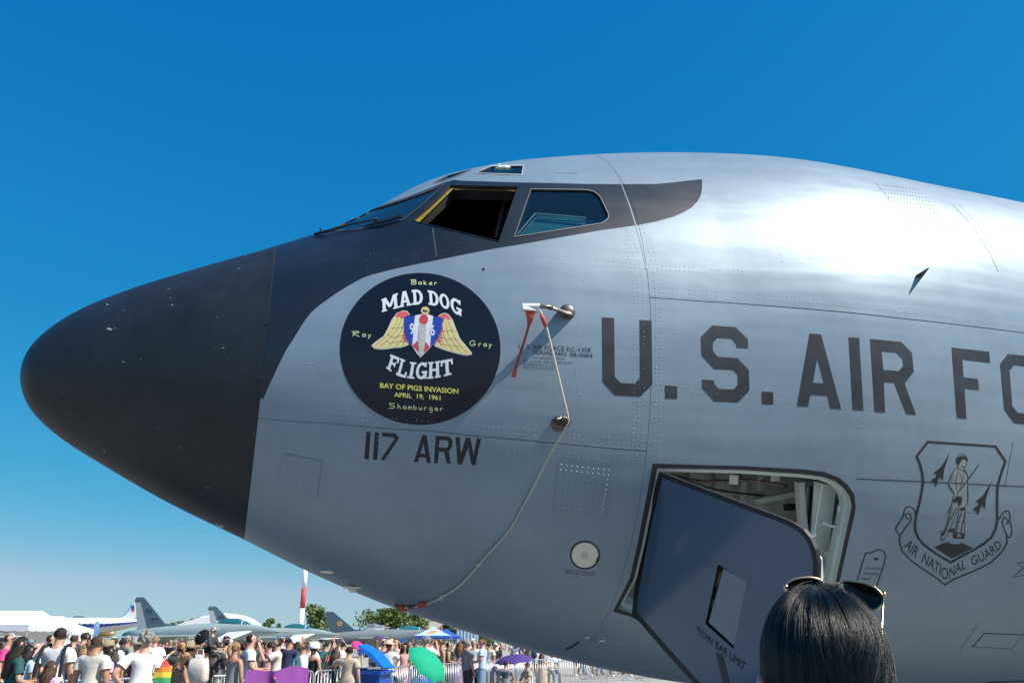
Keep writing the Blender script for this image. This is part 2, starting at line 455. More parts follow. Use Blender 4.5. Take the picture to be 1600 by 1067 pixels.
def grow(loop, d):
    """offset a pixel loop outwards by d pixels"""
    P = np.asarray(loop, float); n = len(P)
    ar = np.sum(P[:, 0] * np.roll(P[:, 1], -1) - P[:, 1] * np.roll(P[:, 0], -1)); sg = 1 if ar > 0 else -1
    out = []
    for i in range(n):
        d1 = P[i] - P[i - 1]; d2 = P[(i + 1) % n] - P[i]
        d1 = d1 / (np.linalg.norm(d1) + 1e-9); d2 = d2 / (np.linalg.norm(d2) + 1e-9)
        b = d1 + d2; b = b / (np.linalg.norm(b) + 1e-9); nn = np.array([b[1], -b[0]]) * sg
        out.append(P[i] + nn * d / max(0.5, float(b @ d2)))
    return np.array(out)
def mirror(l):
    l = np.array(l, float).copy(); l[:, 1] = math.pi - l[:, 1]; return l
# ------------------------------------------------------------------ setting: apron and sky
def ground_mat():
    m = bpy.data.materials.new('apron_concrete'); m.use_nodes = True
    t = m.node_tree; p = t.nodes['Principled BSDF']; N = t.nodes.new; L = t.links.new
    tc = N('ShaderNodeTexCoord')
    n1 = N('ShaderNodeTexNoise'); n1.inputs['Scale'].default_value = 0.25; n1.inputs['Detail'].default_value = 8; L(tc.outputs['Object'], n1.inputs['Vector'])
    n2 = N('ShaderNodeTexNoise'); n2.inputs['Scale'].default_value = 14; n2.inputs['Detail'].default_value = 6; L(tc.outputs['Object'], n2.inputs['Vector'])
    ad = N('ShaderNodeMath'); ad.operation = 'ADD'; L(n1.outputs['Fac'], ad.inputs[0]); L(n2.outputs['Fac'], ad.inputs[1])
    cr = N('ShaderNodeValToRGB'); e = cr.color_ramp.elements
    e[0].position = .35; e[0].color = (.34, .31, .27, 1); e[1].position = .72; e[1].color = (.50, .46, .40, 1)
    mr = N('ShaderNodeMapRange'); mr.inputs['From Max'].default_value = 2; L(ad.outputs[0], mr.inputs['Value'])
    L(mr.outputs[0], cr.inputs['Fac'])
    br = N('ShaderNodeTexBrick'); br.offset = 0; br.inputs['Scale'].default_value = 1.0
    br.inputs['Color1'].default_value = (1, 1, 1, 1); br.inputs['Color2'].default_value = (.93, .93, .93, 1); br.inputs['Mortar'].default_value = (.35, .33, .3, 1)
    br.inputs['Mortar Size'].default_value = 0.03; br.inputs['Brick Width'].default_value = 6; br.inputs['Row Height'].default_value = 6
    L(tc.outputs['Object'], br.inputs['Vector'])
    mx = N('ShaderNodeMixRGB'); mx.blend_type = 'MULTIPLY'; mx.inputs[0].default_value = 1; L(cr.outputs[0], mx.inputs[1]); L(br.outputs[0], mx.inputs[2])
    L(mx.outputs[0], p.inputs['Base Color']); p.inputs['Roughness'].default_value = .85
    return m
s_ = 4000.0
meta(mk('ground', [(-s_, -s_, 0), (s_, -s_, 0), (s_, s_, 0), (-s_, s_, 0)], [(0, 1, 2, 3)], ground_mat(), smooth=False), 'pale concrete apron under the aircraft and the crowd', kind='structure')

meta(mk('added_dark_ground', [(-60, -60, .004), (90, -60, .004), (90, 30, .004), (-60, 30, .004)], [(0, 1, 2, 3)], mat('added_ground_dark', (.21, .205, .20), .9, var=.15, vscale=3), smooth=False), 'unseen dark ground sheet added under the tanker to dim light on its belly', kind='structure')  # added out-of-view dark sheet, weakens ground bounce onto the belly and sides
# ------------------------------------------------------------------ the tanker
JET = empty('tanker_aircraft', ORG, math.pi / 2 - AL, 'large grey tanker aircraft with black radome nose filling the photo, hatch door open', 'aircraft')
TJ, TSM = 1.410, 3.538
H90 = math.pi / 2
def rev(name, ts, th0, th1, nth, m, off=0.0):
    ths = np.linspace(th0, th1, nth + 1); T, TH = np.meshgrid(ts, ths, indexing='ij')
    p = PL(T.ravel(), TH.ravel(), off); n = NL(T.ravel(), TH.ravel()); k = nth + 1
    f = [(i * k + j, i * k + j + 1, (i + 1) * k + j + 1, (i + 1) * k + j) for i in range(len(ts) - 1) for j in range(nth)]
    A_ = np.array(f); fn = (np.cross(p[A_[:, 1]] - p[A_[:, 0]], p[A_[:, 2]] - p[A_[:, 0]]) * n[A_[:, 0]]).sum(1)
    A_[fn < 0] = A_[fn < 0][:, ::-1]; f = A_
    return mk(name, p, f, m, JET, normals=n, uv=np.stack([T.ravel(), TH.ravel()], -1))
radome = rev('radome', np.linspace(0.02, math.sqrt(TJ - .003), 60)**2, -math.pi, math.pi, 120, M_RAD)

# traced lines on the skin
lineB = hit([(420, 655), (520, 661), (620, 670), (737.5, 680.6), (847.6, 690.6), (1012.7, 705)])
lineA = hit([(1018, 465), (1100, 471), (1250, 482), (1400, 497), (1500, 508), (1598, 520)])
def at_t(line, t):
    o = np.argsort(line[:, 0]); return float(np.interp(t, line[o, 0], line[o, 1]))
zone_px = [(411.5, 623), (423, 597), (443, 555), (458.7, 529), (484, 491), (512.5, 467.5), (540.6, 449), (568.8, 433.8), (596.9, 425.3), (639, 415.5), (681, 407), (765.6, 390), (808, 383), (870, 372), (940.6, 359.8), (997, 352), (1025, 346.5), (1053, 338.7), (1068, 332), (1080, 325), (1089.7, 315), (1095, 306), (1097, 295), (1097, 280), (1053, 285), (1025, 287.5), (968.8, 288), (912.5, 287.5), (856, 286), (800, 285), (720.6, 282.4), (709, 281), (692, 286), (670, 295), (633, 309), (597, 320.5), (570, 327)]
zl = hit(resamp([tuple(p_) for p_ in smooth_loop(zone_px[:13], 5, False)] + zone_px[13:], 8, False))
zl = np.vstack([zl, [[zl[-1, 0] + .0, H90 + .02]], [[1.2, H90 + .02]], [[1.2, zl[0, 1]]]])
ZONE = [(zl, 1)]
W1 = [(645, 345), (704, 290), (809, 292.5), (779, 377)]
W2 = [(804.5, 370), (830, 296.6), (880, 297), (917.5, 297.8), (928, 300.5), (934, 305), (938, 310), (944, 322), (950, 335), (950.3, 340), (947, 344), (939.4, 348.8)]
WS = [(521, 360.5), (532, 353.8), (548, 341.5), (567, 331), (597, 324), (633, 312.5), (670, 299.5), (694, 289), (664, 316), (631, 342.5), (604, 350), (580, 355), (543, 360.3)]
EY1 = [(745.6, 270.6), (767.5, 261), (816.9, 259.7), (815, 273)]
EY2 = [(678, 286.5), (699, 275.5), (737, 264.8), (721, 272.2), (696, 282)]
hW1, hW2, hWS, hE1, hE2 = [px_loop(l, 6) for l in (W1, W2, WS, EY1, EY2)]
WINS = [hW1, hW2, hWS, hE1, hE2]
g = 0.0014
tB = [(t, at_t(lineB, t)) for t in np.linspace(TJ, TSM, 30)]
def strip_edge(t, a, b, st=.05):
    n = max(1, int(abs(b - a) / st)); return [(t, a + (b - a) * i / n) for i in range(n)]
thJ, thS = tB[0][1], tB[-1][1]
fu = strip_edge(TJ + g, H90, thJ + g) + [(min(max(t, TJ + g), TSM - g), h + g) for t, h in tB] + strip_edge(TSM - g, thS + g, H90)[1:] + [(t, H90) for t in np.linspace(TSM - g, TJ + g, 30)[:-1]]
patch('skin_panel', [fu], WINS, [M_GREY, M_BLACK], JET, 0.05, 0, ZONE)
fl = [(min(max(t, TJ + g), TSM - g), h - g) for t, h in tB] + strip_edge(TSM - g, thS - g, -H90)[1:] + [(t, -H90) for t in np.linspace(TSM - g, TJ + g, 30)] + strip_edge(TJ + g, -H90, thJ - g)[1:]
patch('skin_panel', [fl], [], [M_GREY, M_BLACK], JET, 0.06, 0, [])
# hatch opening
OPN = [(1027, 731), (1160, 734), (1250, 740), (1284, 744), (1304.6, 751.6), (1318, 762), (1327, 775), (1330.4, 790), (1327, 806.6), (1316, 858), (1305, 909.8), (1288, 975), (1262, 1046), (1200, 1054), (1090, 1004), (982, 956), (966, 950), (990, 905), (1003, 850)]
OUT = [(1020, 724), (1160, 728), (1255, 733), (1287.4, 737), (1311.5, 746.4), (1325, 758), (1334, 771), (1337, 790), (1335, 803), (1323, 856), (1312, 906), (1295, 978), (1268, 1056), (1200, 1064), (1085, 1012), (984, 962), (958, 955), (984, 903), (996, 850)]
hOPN = px_loop(OPN, 8)
TE = 9.0
tA = [(t, at_t(lineA, t)) for t in np.linspace(TSM, TE, 50)]
au = strip_edge(TSM + g, H90, tA[0][1] + g) + [(max(t, TSM + g), h + g) for t, h in tA] + strip_edge(TE, tA[-1][1], H90)[1:] + [(t, H90) for t in np.linspace(TE, TSM + g, 50)[:-1]]
patch('skin_panel', [au], [], [M_GREY, M_BLACK], JET, 0.07, 0, ZONE)
alw = [(max(t, TSM + g), h - g) for t, h in tA] + strip_edge(TE, tA[-1][1], -H90)[1:] + [(t, -H90) for t in np.linspace(TE, TSM + g, 50)] + strip_edge(TSM + g, -H90, tA[0][1] - g)[1:]
patch('skin_panel', [alw], [hOPN], [M_GREY, M_BLACK], JET, 0.07, 0, [])
# far side and the rest of the body
for a, b in ((TJ + g, TSM - g), (TSM + g, TE)):
    lp = [(t, H90) for t in np.linspace(a, b, 40)] + [(b, x) for x in np.linspace(H90, 1.5 * math.pi, 50)[1:]] + [(t, 1.5 * math.pi) for t in np.linspace(b, a, 40)[1:]] + [(a, x) for x in np.linspace(1.5 * math.pi, H90, 50)[1:-1]]
    patch('skin_panel', [lp], [mirror(x) for x in WINS] if a < 2 else [], [M_GREY, M_BLACK], JET, 0.09, 0, [(mirror(zl), 1)])
rev('skin_panel', np.linspace(TE + g, 36, 40), -H90, 1.5 * math.pi, 64, M_GREY)
_tc = rev('tail_cap', np.array([36.0, 36.01]), -H90, 1.5 * math.pi, 64, M_GREY)
# dark strips under the joints
def seam_strip(line, wd=.02, off=-.002):
    L = np.asarray(line); d = np.gradient(L, axis=0); d = d / np.maximum(np.linalg.norm(d, axis=1, keepdims=True), 1e-9); nn = np.stack([-d[:, 1], d[:, 0]], -1) * wd / 2
    a, b = L + nn, L - nn; p = np.vstack([PL(a[:, 0], a[:, 1], off), PL(b[:, 0], b[:, 1], off)]); n = len(L)
    return mk('seam_strip', p, [(i, i + 1, n + i + 1, n + i) for i in range(n - 1)], M_JOINT, JET)
full = np.linspace(-H90, 1.5 * math.pi, 120)
for t, m_ in ((TJ, M_JOINT), (TSM, M_JOINTG), (TE, M_JOINTG)): seam_strip([(t, x) for x in full]).data.materials[0] = m_
seam_strip(tB).data.materials[0] = mat('joint_mid', (.09, .105, .12), .7); seam_strip(tA)
# fainter lap joints drawn as thin raised strips of skin
def lap(pts, wd_m=0.004, m=None, off=.0006):
    L = hit(resamp(pts, 12, False)); P0 = PL(L[:, 0], L[:, 1])
    d = np.gradient(L, axis=0); d = d / np.maximum(np.linalg.norm(d, axis=1, keepdims=True), 1e-9); nn = np.stack([-d[:, 1], d[:, 0] / 1.5], -1) * wd_m / 2
    a, b = L + nn, L - nn; n = len(L); p = np.vstack([PL(a[:, 0], a[:, 1], off), PL(b[:, 0], b[:, 1], off)])
    return mk('lap_joint', p, [(i, i + 1, n + i + 1, n + i) for i in range(n - 1)], m or M_JOINT, JET)
lap([(1338, 748), (1460, 753), (1600, 760)], .005)
lap([(1487, 318), (1520, 352), (1545, 392), (1560, 424)], .010, M_GREY, .0022)
lap([(1497, 318), (1528, 350), (1550, 388)], .004, M_GREY, .0016)
lap([(868, 270.5), (902, 271.2)], .006)
lap([(676, 357), (682, 400)], .005, mat('sealant_dull', (.09, .095, .10), .6), .0012)
lap([(952, 255), (966, 275), (985, 325), (1000, 375), (1010, 420)], .007, M_GREY, .0015)
lap([(1583, 690), (1570, 760)], .004); lap([(1527, 975), (1500, 1015)], .004)

# ---- cockpit: dark inner hull, floor, frames, panes
inn = [(1.45, .0), (1.45, H90)] + [(t, H90) for t in np.linspace(1.45, 3.5, 30)[1:]] + [(3.5, x) for x in np.linspace(H90, 0, 30)[1:]] + [(t, 0) for t in np.linspace(3.5, 1.45, 30)[1:-1]]
big = [px_loop(grow(l, 3), 8) for l in (W1, W2, WS, EY1, EY2)]
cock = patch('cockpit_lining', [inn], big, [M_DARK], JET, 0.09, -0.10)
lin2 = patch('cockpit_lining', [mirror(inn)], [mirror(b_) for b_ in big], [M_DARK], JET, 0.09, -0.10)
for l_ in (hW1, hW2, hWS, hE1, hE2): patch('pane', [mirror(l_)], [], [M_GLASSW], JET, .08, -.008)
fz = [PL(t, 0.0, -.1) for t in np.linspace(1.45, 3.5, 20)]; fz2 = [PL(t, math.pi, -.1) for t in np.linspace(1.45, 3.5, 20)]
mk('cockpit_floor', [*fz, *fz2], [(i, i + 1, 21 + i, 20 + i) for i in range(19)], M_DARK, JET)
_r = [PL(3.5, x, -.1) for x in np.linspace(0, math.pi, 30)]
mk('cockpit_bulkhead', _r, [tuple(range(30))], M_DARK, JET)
def at(px, off=0.0): return to_local(hit([px], off, True))[0]
def window(loop, hl, glass, depth=.008, fw=3.0, fm=None, dark=True):
    wr = empty('window'); wr.parent = JET
    ring = px_loop(grow(loop, fw), 6)
    patch('frame', [ring], [hl], [fm or M_ALUP], wr, .3, .0035)
    wall('frame_edge', hl, .0035, -.10, M_DARK if dark else M_YEL, wr)
    if glass is not None: patch('pane', [hl], [], [glass], wr, .06, -depth)
    return wr
window(W2, hW2, M_GLASS, .010, 1.2, mat('frame_dull', (.20, .20, .20), .5, .4))
window(WS, hWS, M_GLASSW, .006, 1.6, M_JOINT)
window(EY1, hE1, M_GLASS, .006, 1.6)
window(EY2, hE2, M_GLASSW, .006, 1.0, M_GREY)
w1 = window(W1, hW1, None, fw=1.0, fm=M_BLACK)
def quad_at(name, pxs, off, m, parent, thick=.0):
    p = [at(q, off) for q in pxs]
    return mk(name, p, [tuple(range(len(p)))], m, parent, smooth=False)
quad_at('yellow_edge', [(644.5, 345.5), (704, 289.8), (711, 293), (653.5, 348.5)], -.012, M_YEL, w1)
quad_at('orange_edge', [(704, 289.5), (809.5, 292), (807, 299), (711, 296.5)], -.016, M_ORG, w1)
mk('sill', [at(q, o) for q in ((651, 349), (779, 378)) for o in (-.005, -.09)], [(0, 1, 3, 2)], M_DARK, w1, smooth=False)
mb = MB()
for a, b in (((668, 335), (700, 305)), ((715, 305), (800, 307)), ((792, 300), (775, 370))): mb.tube([at(a, -.16), at(b, -.16)], .012, 6)
mb.obj('window_track', mat('track_grey', (.05, .05, .05), .5), w1)
# seen through the rear side window: pale edged side ledge
wl = MB()
wl.tube([at((806, 369), -.05), at((836, 334), -.07), at((916, 341), -.07)], .007, 6, 0)
wl.tube([at((812, 369), -.07), at((839, 338.5), -.09), at((916, 343), -.09)], .004, 6, 0)
wl.sphere(at((870, 360), -.06), .012, 8, 6, 1)
q = [at(p_, -.10) for p_ in ((808, 372), (838, 338), (944, 345), (948, 372))]
wl.add(q, [(0, 1, 2, 3)], 2)
wl.obj('side_ledge', [mat('ledge_edge', (.8, .95, .9), .5), mat('ledge_knob', (.8, .9, .9), .3), mat('ledge_teal', (.10, .48, .56), .5, var=.25, vscale=40)], JET)
mb = MB(); mb.box(at((792, 266), -.05), (.14, .05, .05), 0); mb.sphere(at((792, 268), -.04), (.09, .06, .035), 10, 6, 0)
mb.obj('overhead_light_panel', mat('overhead_pale', (.75, .75, .65), .5), JET)
# wipers
mb = MB()
mb.tube([at((492, 366.0), .015), at((515, 360), .03), at((548, 350.5), .035), at((585, 343.5), .03)], [.011, .010, .007, .005], 6)
mb.tube([at((570, 353.6), .012), at((600, 346), .022), at((627, 337.5), .022)], [.006, .013, .013], 6)
mb.tube([at((586, 348), .01), at((588, 341), .04)], .012, 6); mb.tube([at((501, 364), .012), at((500.5, 357), .045)], [.008, .004], 6)
mb.obj('windscreen_wiper', M_RUB, JET)

# ---- rivets, doubler plates, screws
RV = []
def rivet_line(pts, step=6.5, r=.0040, off=0.0):
    for p in hit(resamp(pts, step, False)):
        if random.random() < .9: RV.append((p[0] + random.uniform(-.003, .003), p[1] + random.uniform(-.002, .002), r * random.uniform(.6, 1.1), off))
def build_rivets(name, lst, m, parent, kind='stuff', hgt=.45):
    v = []; f = []; nn = []
    L = np.array(lst); P = PL(L[:, 0], L[:, 1], L[:, 3]); N = NL(L[:, 0], L[:, 1])
    for p, n, r in zip(P, N, L[:, 2]):
        n = Vector(n); u = n.orthogonal().normalized(); w_ = n.cross(u); b = len(v); p = Vector(p)
        for k in range(6):
            a = k * math.pi / 3; v.append(p + (u * math.cos(a) + w_ * math.sin(a)) * r)
        for k in range(6):
            a = k * math.pi / 3; v.append(p + (u * math.cos(a) + w_ * math.sin(a)) * r * .6 + n * r * hgt * .8)
        v.append(p + n * r * hgt)
        for k in range(6):
            f.append((b + k, b + (k + 1) % 6, b + 6 + (k + 1) % 6, b + 6 + k)); f.append((b + 6 + k, b + 6 + (k + 1) % 6, b + 12))
    o = mk(name, v, f, m, parent); o['kind'] = kind; return o
def shift(pts, dx, dy): return [(x + dx, y + dy) for x, y in pts]
Bl = [(425, 655), (620, 670), (850, 690.8), (1012, 705)]
for dy in (-16, -9, 14, 20): rivet_line(shift(Bl, 0, dy), 8)
sm = [(968, 283), (990, 345), (1004, 400), (1012, 450), (1013, 500), (1013, 620), (1009, 720)]
for dx in (-22, -15, -7): rivet_line(shift(sm, dx, 0), 6.5)
rivet_line(shift(sm, 12, 0), 6.5); rivet_line(shift(sm, 19, 0), 6.5)
Al = [(1030, 466), (1250, 482), (1420, 499), (1598, 520)]
for dy in (-17, -10): rivet_line(shift(Al, 0, dy), 7)
rivet_line([(1020, 607), (1150, 619), (1330, 638), (1590, 660)], 8)
for dy in (0, 7): rivet_line(shift([(856, 404), (1000, 412), (1160, 424)], 0, dy), 7)
for dy in (0, 8, 17): rivet_line(shift([(456, 389), (560, 389), (690, 392)], 0, dy), 6, .0032)
for dx in (0, 7): rivet_line(shift([(571, 400), (574, 428)], dx, 0), 6, .0032); rivet_line(shift([(585, 392), (605, 365)], dx, 0), 5.5, .0032)
rivet_line([(698, 366), (790, 391)], 6, .0032); rivet_line([(690, 372), (760, 393)], 6, .0032)
rivet_line([(800, 398), (880, 425), (960, 462), (1005, 478)], 9); rivet_line([(856, 420), (850, 470)], 9)
rivet_line([(1000, 296), (1090, 290)], 7); rivet_line([(1105, 298), (1190, 303)], 8)
rivet_line([(955, 296), (962, 350)], 6, .0032); rivet_line([(947, 298), (953, 330)], 6, .0032)
rivet_line([(530, 352), (566, 328.5), (600, 321.5), (690, 287)], 6, .0035)
for yy in (470, 560, 625): rivet_line([(900, yy + 20), (905, yy + 55)], 8)
rivet_line([(1210, 366), (1226, 420)], 12); rivet_line([(1572, 470), (1580, 600)], 10); rivet_line([(1583, 470), (1591, 600)], 10)
rivet_line([(1340, 660), (1352, 720)], 9); rivet_line([(1348, 660), (1360, 720)], 9)
zin = inside(np.array([(a[0], a[1]) for a in RV]), zl)
build_rivets('rivets', [a for a, q_ in zip(RV, zin) if not q_], M_GREY, JET); build_rivets('rivets', [a for a, q_ in zip(RV, zin) if q_], mat('rivet_dark', (.028, .036, .050), .38), JET)
def doubler(quad, nx, ny, skip, m=M_GREY, off=.006, rr=.0055, rim=None, dark=None):
    q = np.array(quad, float)
    d = decal('doubler_plate', [q], [], m, JET, off, .05)
    wall('plate_edge', px_loop(q, 7), 0, off, M_GREY, d)
    if rim: 
        for k in rim: decal('plate_lip', stroke([q[k], q[(k + 1) % 4]], 2.2)[0], [], m, d, off + .004)
    L = []
    for i in range(nx):
        for j in range(ny):
            if skip(i, j): continue
            u, v_ = (i + .5) / nx, (j + .5) / ny
            p = (q[0] * (1 - u) + q[1] * u) * (1 - v_) + (q[3] * (1 - u) + q[2] * u) * v_ 
            L.append(p)
    h = hit(L); build_rivets('rivets', [(a[0], a[1], rr, off) for a in h], dark or m, d, hgt=.9)
doubler([(872.5, 721.7), (956, 731), (943.7, 807), (864, 799)], 10, 10, lambda i, j: 3 <= i <= 6 and 4 <= j <= 7, rim=(0, 1))
doubler([(444.3, 708.7), (503.4, 720), (495.5, 778), (429.9, 765)], 9, 9, lambda i, j: False, rr=.0046)
doubler([(1368, 286), (1434, 294), (1496, 362.5), (1424, 355)], 14, 11, lambda i, j: False, dark=M_LETTER2, rr=.0040, off=.0015)
decal('access_panel', [zm([(940, 782), (1022, 686), (1318, 697), (1232, 800)], 1330, 850, 4.9185)], [], M_GREY, JET, .002)
a_, b_ = stroke(zm([(935, 785), (1020, 682), (1322, 695), (1235, 803)], 1330, 850, 4.9185), 1.0, True)
decal('panel_gap', a_, b_, M_JOINT, JET, .0012)
# radome latches, chips
sc_px = [(417.6, 506), (409.5, 589.5), (396.8, 677.8), (379.4, 766.7), (360.7, 818.5), (421.5, 447), (424, 403)]
mb = MB()
for p in sc_px:
    h = hit([p])[0]; c = Vector(PL(*h, .001)); n = Vector(NL(*h)); u = n.orthogonal().normalized(); w_ = n.cross(u); k = 10
    v = [c + (u * math.cos(a) + w_ * math.sin(a)) * r + n * z for r, z in ((.0075, 0), (.0075, .003), (.004, .003), (.0035, .001)) for a in [2 * math.pi * i / k for i in range(k)]]
    mb.loft([v[i * k:(i + 1) * k] for i in range(4)], 0, False)
mb.obj('radome_screws', M_STEEL, JET)['kind'] = 'stuff'
for i, (cx_, cy_, a, b) in enumerate([(171, 514, 5, 2.2), (180, 513, 3, 1.2), (168, 476, 2.2, 1), (264, 451.5, 3.5, 1), (193, 565.5, 3, .8), (349, 543.5, 2.2, .9), (163.6, 705, 2.4, 1), (249, 668.7, 4.5, 1.2), (325, 762.5, 6, 1.4), (280, 698.7, 6, 1.3), (337, 577, 1.2, .8), (98, 615, 3.5, .9), (152, 689, 4, 1), (345, 822, 6, 3), (338, 819, 3, 1.5), (296, 795, 3, .8), (268, 784, 2.5, .7), (384, 372 + 28, 2.2, .8), (373, 419.5, 3, 1)]):
    lp = [(cx_ + a * math.cos(x) * random.uniform(.6, 1), cy_ + b * math.sin(x) * random.uniform(.6, 1) + .12 * a * math.cos(x)) for x in np.linspace(0, 2 * math.pi, 10)[:-1]]
    decal('paint_chip', [lp], [], mat('chip_pale', (.38, .37, .35), .7) if i in (0, 2, 5, 6, 4, 13, 14) else mat('chip_dull', (.10, .10, .10), .7), JET, .0008, .05, 4)

rw_ = random.Random(9)
for i in range(24):
    cx_, cy_ = rw_.uniform(60, 405), rw_.uniform(420, 800)
    h_ = hit([(cx_, cy_)], 0, True)[0]
    if abs(fval(h_[None, :], 0)[0][0]) > .01 or to_local(h_)[0] > 1.36: continue
    a, b = rw_.uniform(.7, 3.2), rw_.uniform(.4, 1.0)
    decal('paint_chip', [[(cx_ + a * math.cos(x) * rw_.uniform(.6, 1), cy_ + b * math.sin(x) + .15 * a * math.cos(x)) for x in np.linspace(0, 2 * math.pi, 8)[:-1]]], [], mat('chip_pale', (.38, .37, .35), .7) if i % 6 == 0 else mat('chip_dull', (.07, .07, .072), .7), JET, .0008, .05, 4)
for cx_, cy_, a, b in ((484, 568, 11, 1.5), (518, 618, 8, 1.2), (1137, 735, 12, .8), (1060, 520, 9, 1.0), (640, 790, 8, .9), (1420, 590, 7, .8), (1200, 690, 9, .8), (700, 700 + 60, 6, .7), (1010, 780, 1, 14)):
    decal('scuff', [[(cx_ + a * math.cos(x) * rw_.uniform(.7, 1), cy_ + b * math.sin(x) * rw_.uniform(.6, 1)) for x in np.linspace(0, 2 * math.pi, 12)[:-1]]], [], mat('scuff_pale', (.30, .36, .41), .5), JET, .0008, .05, 4)
# cables, clips and a placard inside the hatch
for k_, (pp, rr_, m_) in enumerate((([((1050, 742), -.3), ((1100, 752), -.42), ((1170, 750), -.45), ((1230, 760), -.35)], .010, M_STEEL), ([((1060, 746), -.25), ((1120, 765), -.4), ((1200, 775), -.42)], .007, M_DARK), ([((1262, 760), -.26), ((1259, 800), -.27), ((1262, 850), -.26)], .006, M_ALUP), ([((1268, 760), -.27), ((1264, 810), -.28), ((1258, 860), -.27)], .008, M_DARK))):
    CABLES = globals().setdefault('CABLES', []); CABLES.append((pp, rr_, m_))
# ---- lettering
_fc = {}
def glyphs(s, bold=0.0, res=3):
    k = (s, bold)
    if k in _fc: return _fc[k]
    c = bpy.data.curves.new('text', 'FONT'); c.body = s; c.resolution_u = res; c.offset = bold; c.fill_mode = 'FRONT'
    o = bpy.data.objects.new('text', c); COL.objects.link(o)
    bpy.context.view_layer.update()
    me = bpy.data.meshes.new_from_object(o.evaluated_get(bpy.context.evaluated_depsgraph_get()))
    v = np.array([x.co[:2] for x in me.vertices]); f = [tuple(p.vertices) for p in me.polygons]
    bpy.data.objects.remove(o); bpy.data.curves.remove(c); bpy.data.meshes.remove(me)
    v[:, 0] = (v[:, 0] - v[:, 0].min()) / (v[:, 0].max() - v[:, 0].min()); v[:, 1] /= 0.70
    _fc[k] = (v, f); return _fc[k]
def along(base, top):
    base, top = np.array(base, float), np.array(top, float)
    def cum(p): d = np.concatenate([[0], np.cumsum(np.linalg.norm(np.diff(p, axis=0), axis=1))]); return d / d[-1]
    if len(base) > 2: base, top = smooth_loop(base, 6, False), smooth_loop(top, 6, False)
    cb, ct = cum(base), cum(top)
    def f(uv):
        u, v = uv[:, 0], uv[:, 1]
        B = np.stack([np.interp(u, cb, base[:, k]) for k in (0, 1)], -1); T = np.stack([np.interp(u, ct, top[:, k]) for k in (0, 1)], -1)
        return B + (T - B) * v[:, None]
    return f
def text_on_skin(s, base, top, m, parent, off=.0016, bold=.0, name='lettering'):
    v, f = glyphs(s, bold); px = along(base, top)(v); h = hit(px)
    return mk(name, PL(h[:, 0], h[:, 1], off), f, m, parent, normals=NL(h[:, 0], h[:, 1]))
USA = [
 ([[(102,80),(198,84),(203,545),(250,592),(358,597),(400,550),(396,100),(490,105),(497,603),(402,698),(203,688),(107,585)]], []),
 ([[(596,611),(691,616),(691,716),(596,713)]], []),
 ([[(962,143),(1147,156),(1243,252),(1245,321),(1155,316),(1152,290),(1113,246),(1005,240),(968,280),(970,345),(1008,386),(1160,397),(1250,490),(1255,650),(1167,744),(977,734),(885,632),(884,564),(977,570),(979,598),(1017,638),(1130,642),(1163,605),(1163,527),(1125,491),(977,482),(880,378),(875,235)]], []),
 ([[(1350,658),(1441,664),(1441,760),(1353,757)]], [])]
for L_, H_ in USA: decal('letter', [zm(l, 920, 480, 5) for l in L_], [], M_LETTER, JET, .0012, .06)
AIR = [
 ([[(152,91),(228,96),(365,603),(292,598),(272,511),(155,505),(141,585),(66,582)]], [[(203,258),(249,428),(174,423)]]),
 ([[(415,116),(486,121),(515,612),(443,608)]], []),
 ([[(560,128),(770,148),(842,222),(855,350),(793,430),(870,640),(804,635),(722,424),(653,419),(660,625),(591,620)]], [[(636,212),(738,220),(780,265),(783,312),(752,345),(650,337)]]),
 ([[(1110,185),(1363,214),(1371,290),(1183,268),(1192,387),(1289,398),(1295,473),(1198,465),(1210,668),(1146,662)]], []),
 ([[(1490,229),(1690,250),(1760,335),(1780,640),(1735,715),(1532,697),(1466,605),(1438,297)]], [[(1532,305),(1655,318),(1700,365),(1715,590),(1685,640),(1555,625),(1520,580),(1502,342)]])]
for L_, H_ in AIR: decal('letter', [zm(l, 1230, 500, 4.324) for l in L_], [zm(l, 1230, 500, 4.324) for l in H_], M_LETTER, JET, .0012, .06)
ARW = [
 ([[(95,107),(147,111),(123,436),(72,432)]], []), ([[(196,114),(246,118),(224,443),(174,440)]], []),
 ([[(283,120),(437,130),(487,183),(310,447),(263,445),(432,190),(412,176),(281,165)]], []),
 ([[(763,148),(812,152),(862,480),(812,475),(803,418),(725,412),(706,470),(660,466)]], [[(775,255),(797,373),(737,370)]]),
 ([[(922,157),(1080,168),(1122,215),(1117,290),(1075,345),(1100,492),(1052,488),(1020,350),(958,345),(945,485),(898,482)]], [[(965,207),(1055,212),(1072,235),(1070,280),(1050,302),(958,298)]]),
 ([[(1157,170),(1203,173),(1222,380),(1280,178),(1332,180),(1370,385),(1412,185),(1460,190),(1392,508),(1345,505),(1305,300),(1232,500),(1182,498)]], [])]
for L_, H_ in ARW: decal('letter', [zm(l, 560, 660, 7.619) for l in L_], [zm(l, 560, 660, 7.619) for l in H_], M_LETTER if 0 else mat('letter_jet_black', (.014, .014, .016), .45), JET, .0012, .06, 4)
small = MB()
text_on_skin('U. S. AIR FORCE KC-135R', zm([(105, 428), (682, 460)], 790, 460, 5.08), zm([(105, 393), (682, 425)], 790, 460, 5.08), M_LETTER, JET)
text_on_skin('SERIAL NO. 58-0004', zm([(218, 472), (690, 502)], 790, 460, 5.08), zm([(218, 440), (690, 470)], 790, 460, 5.08), M_LETTER, JET)
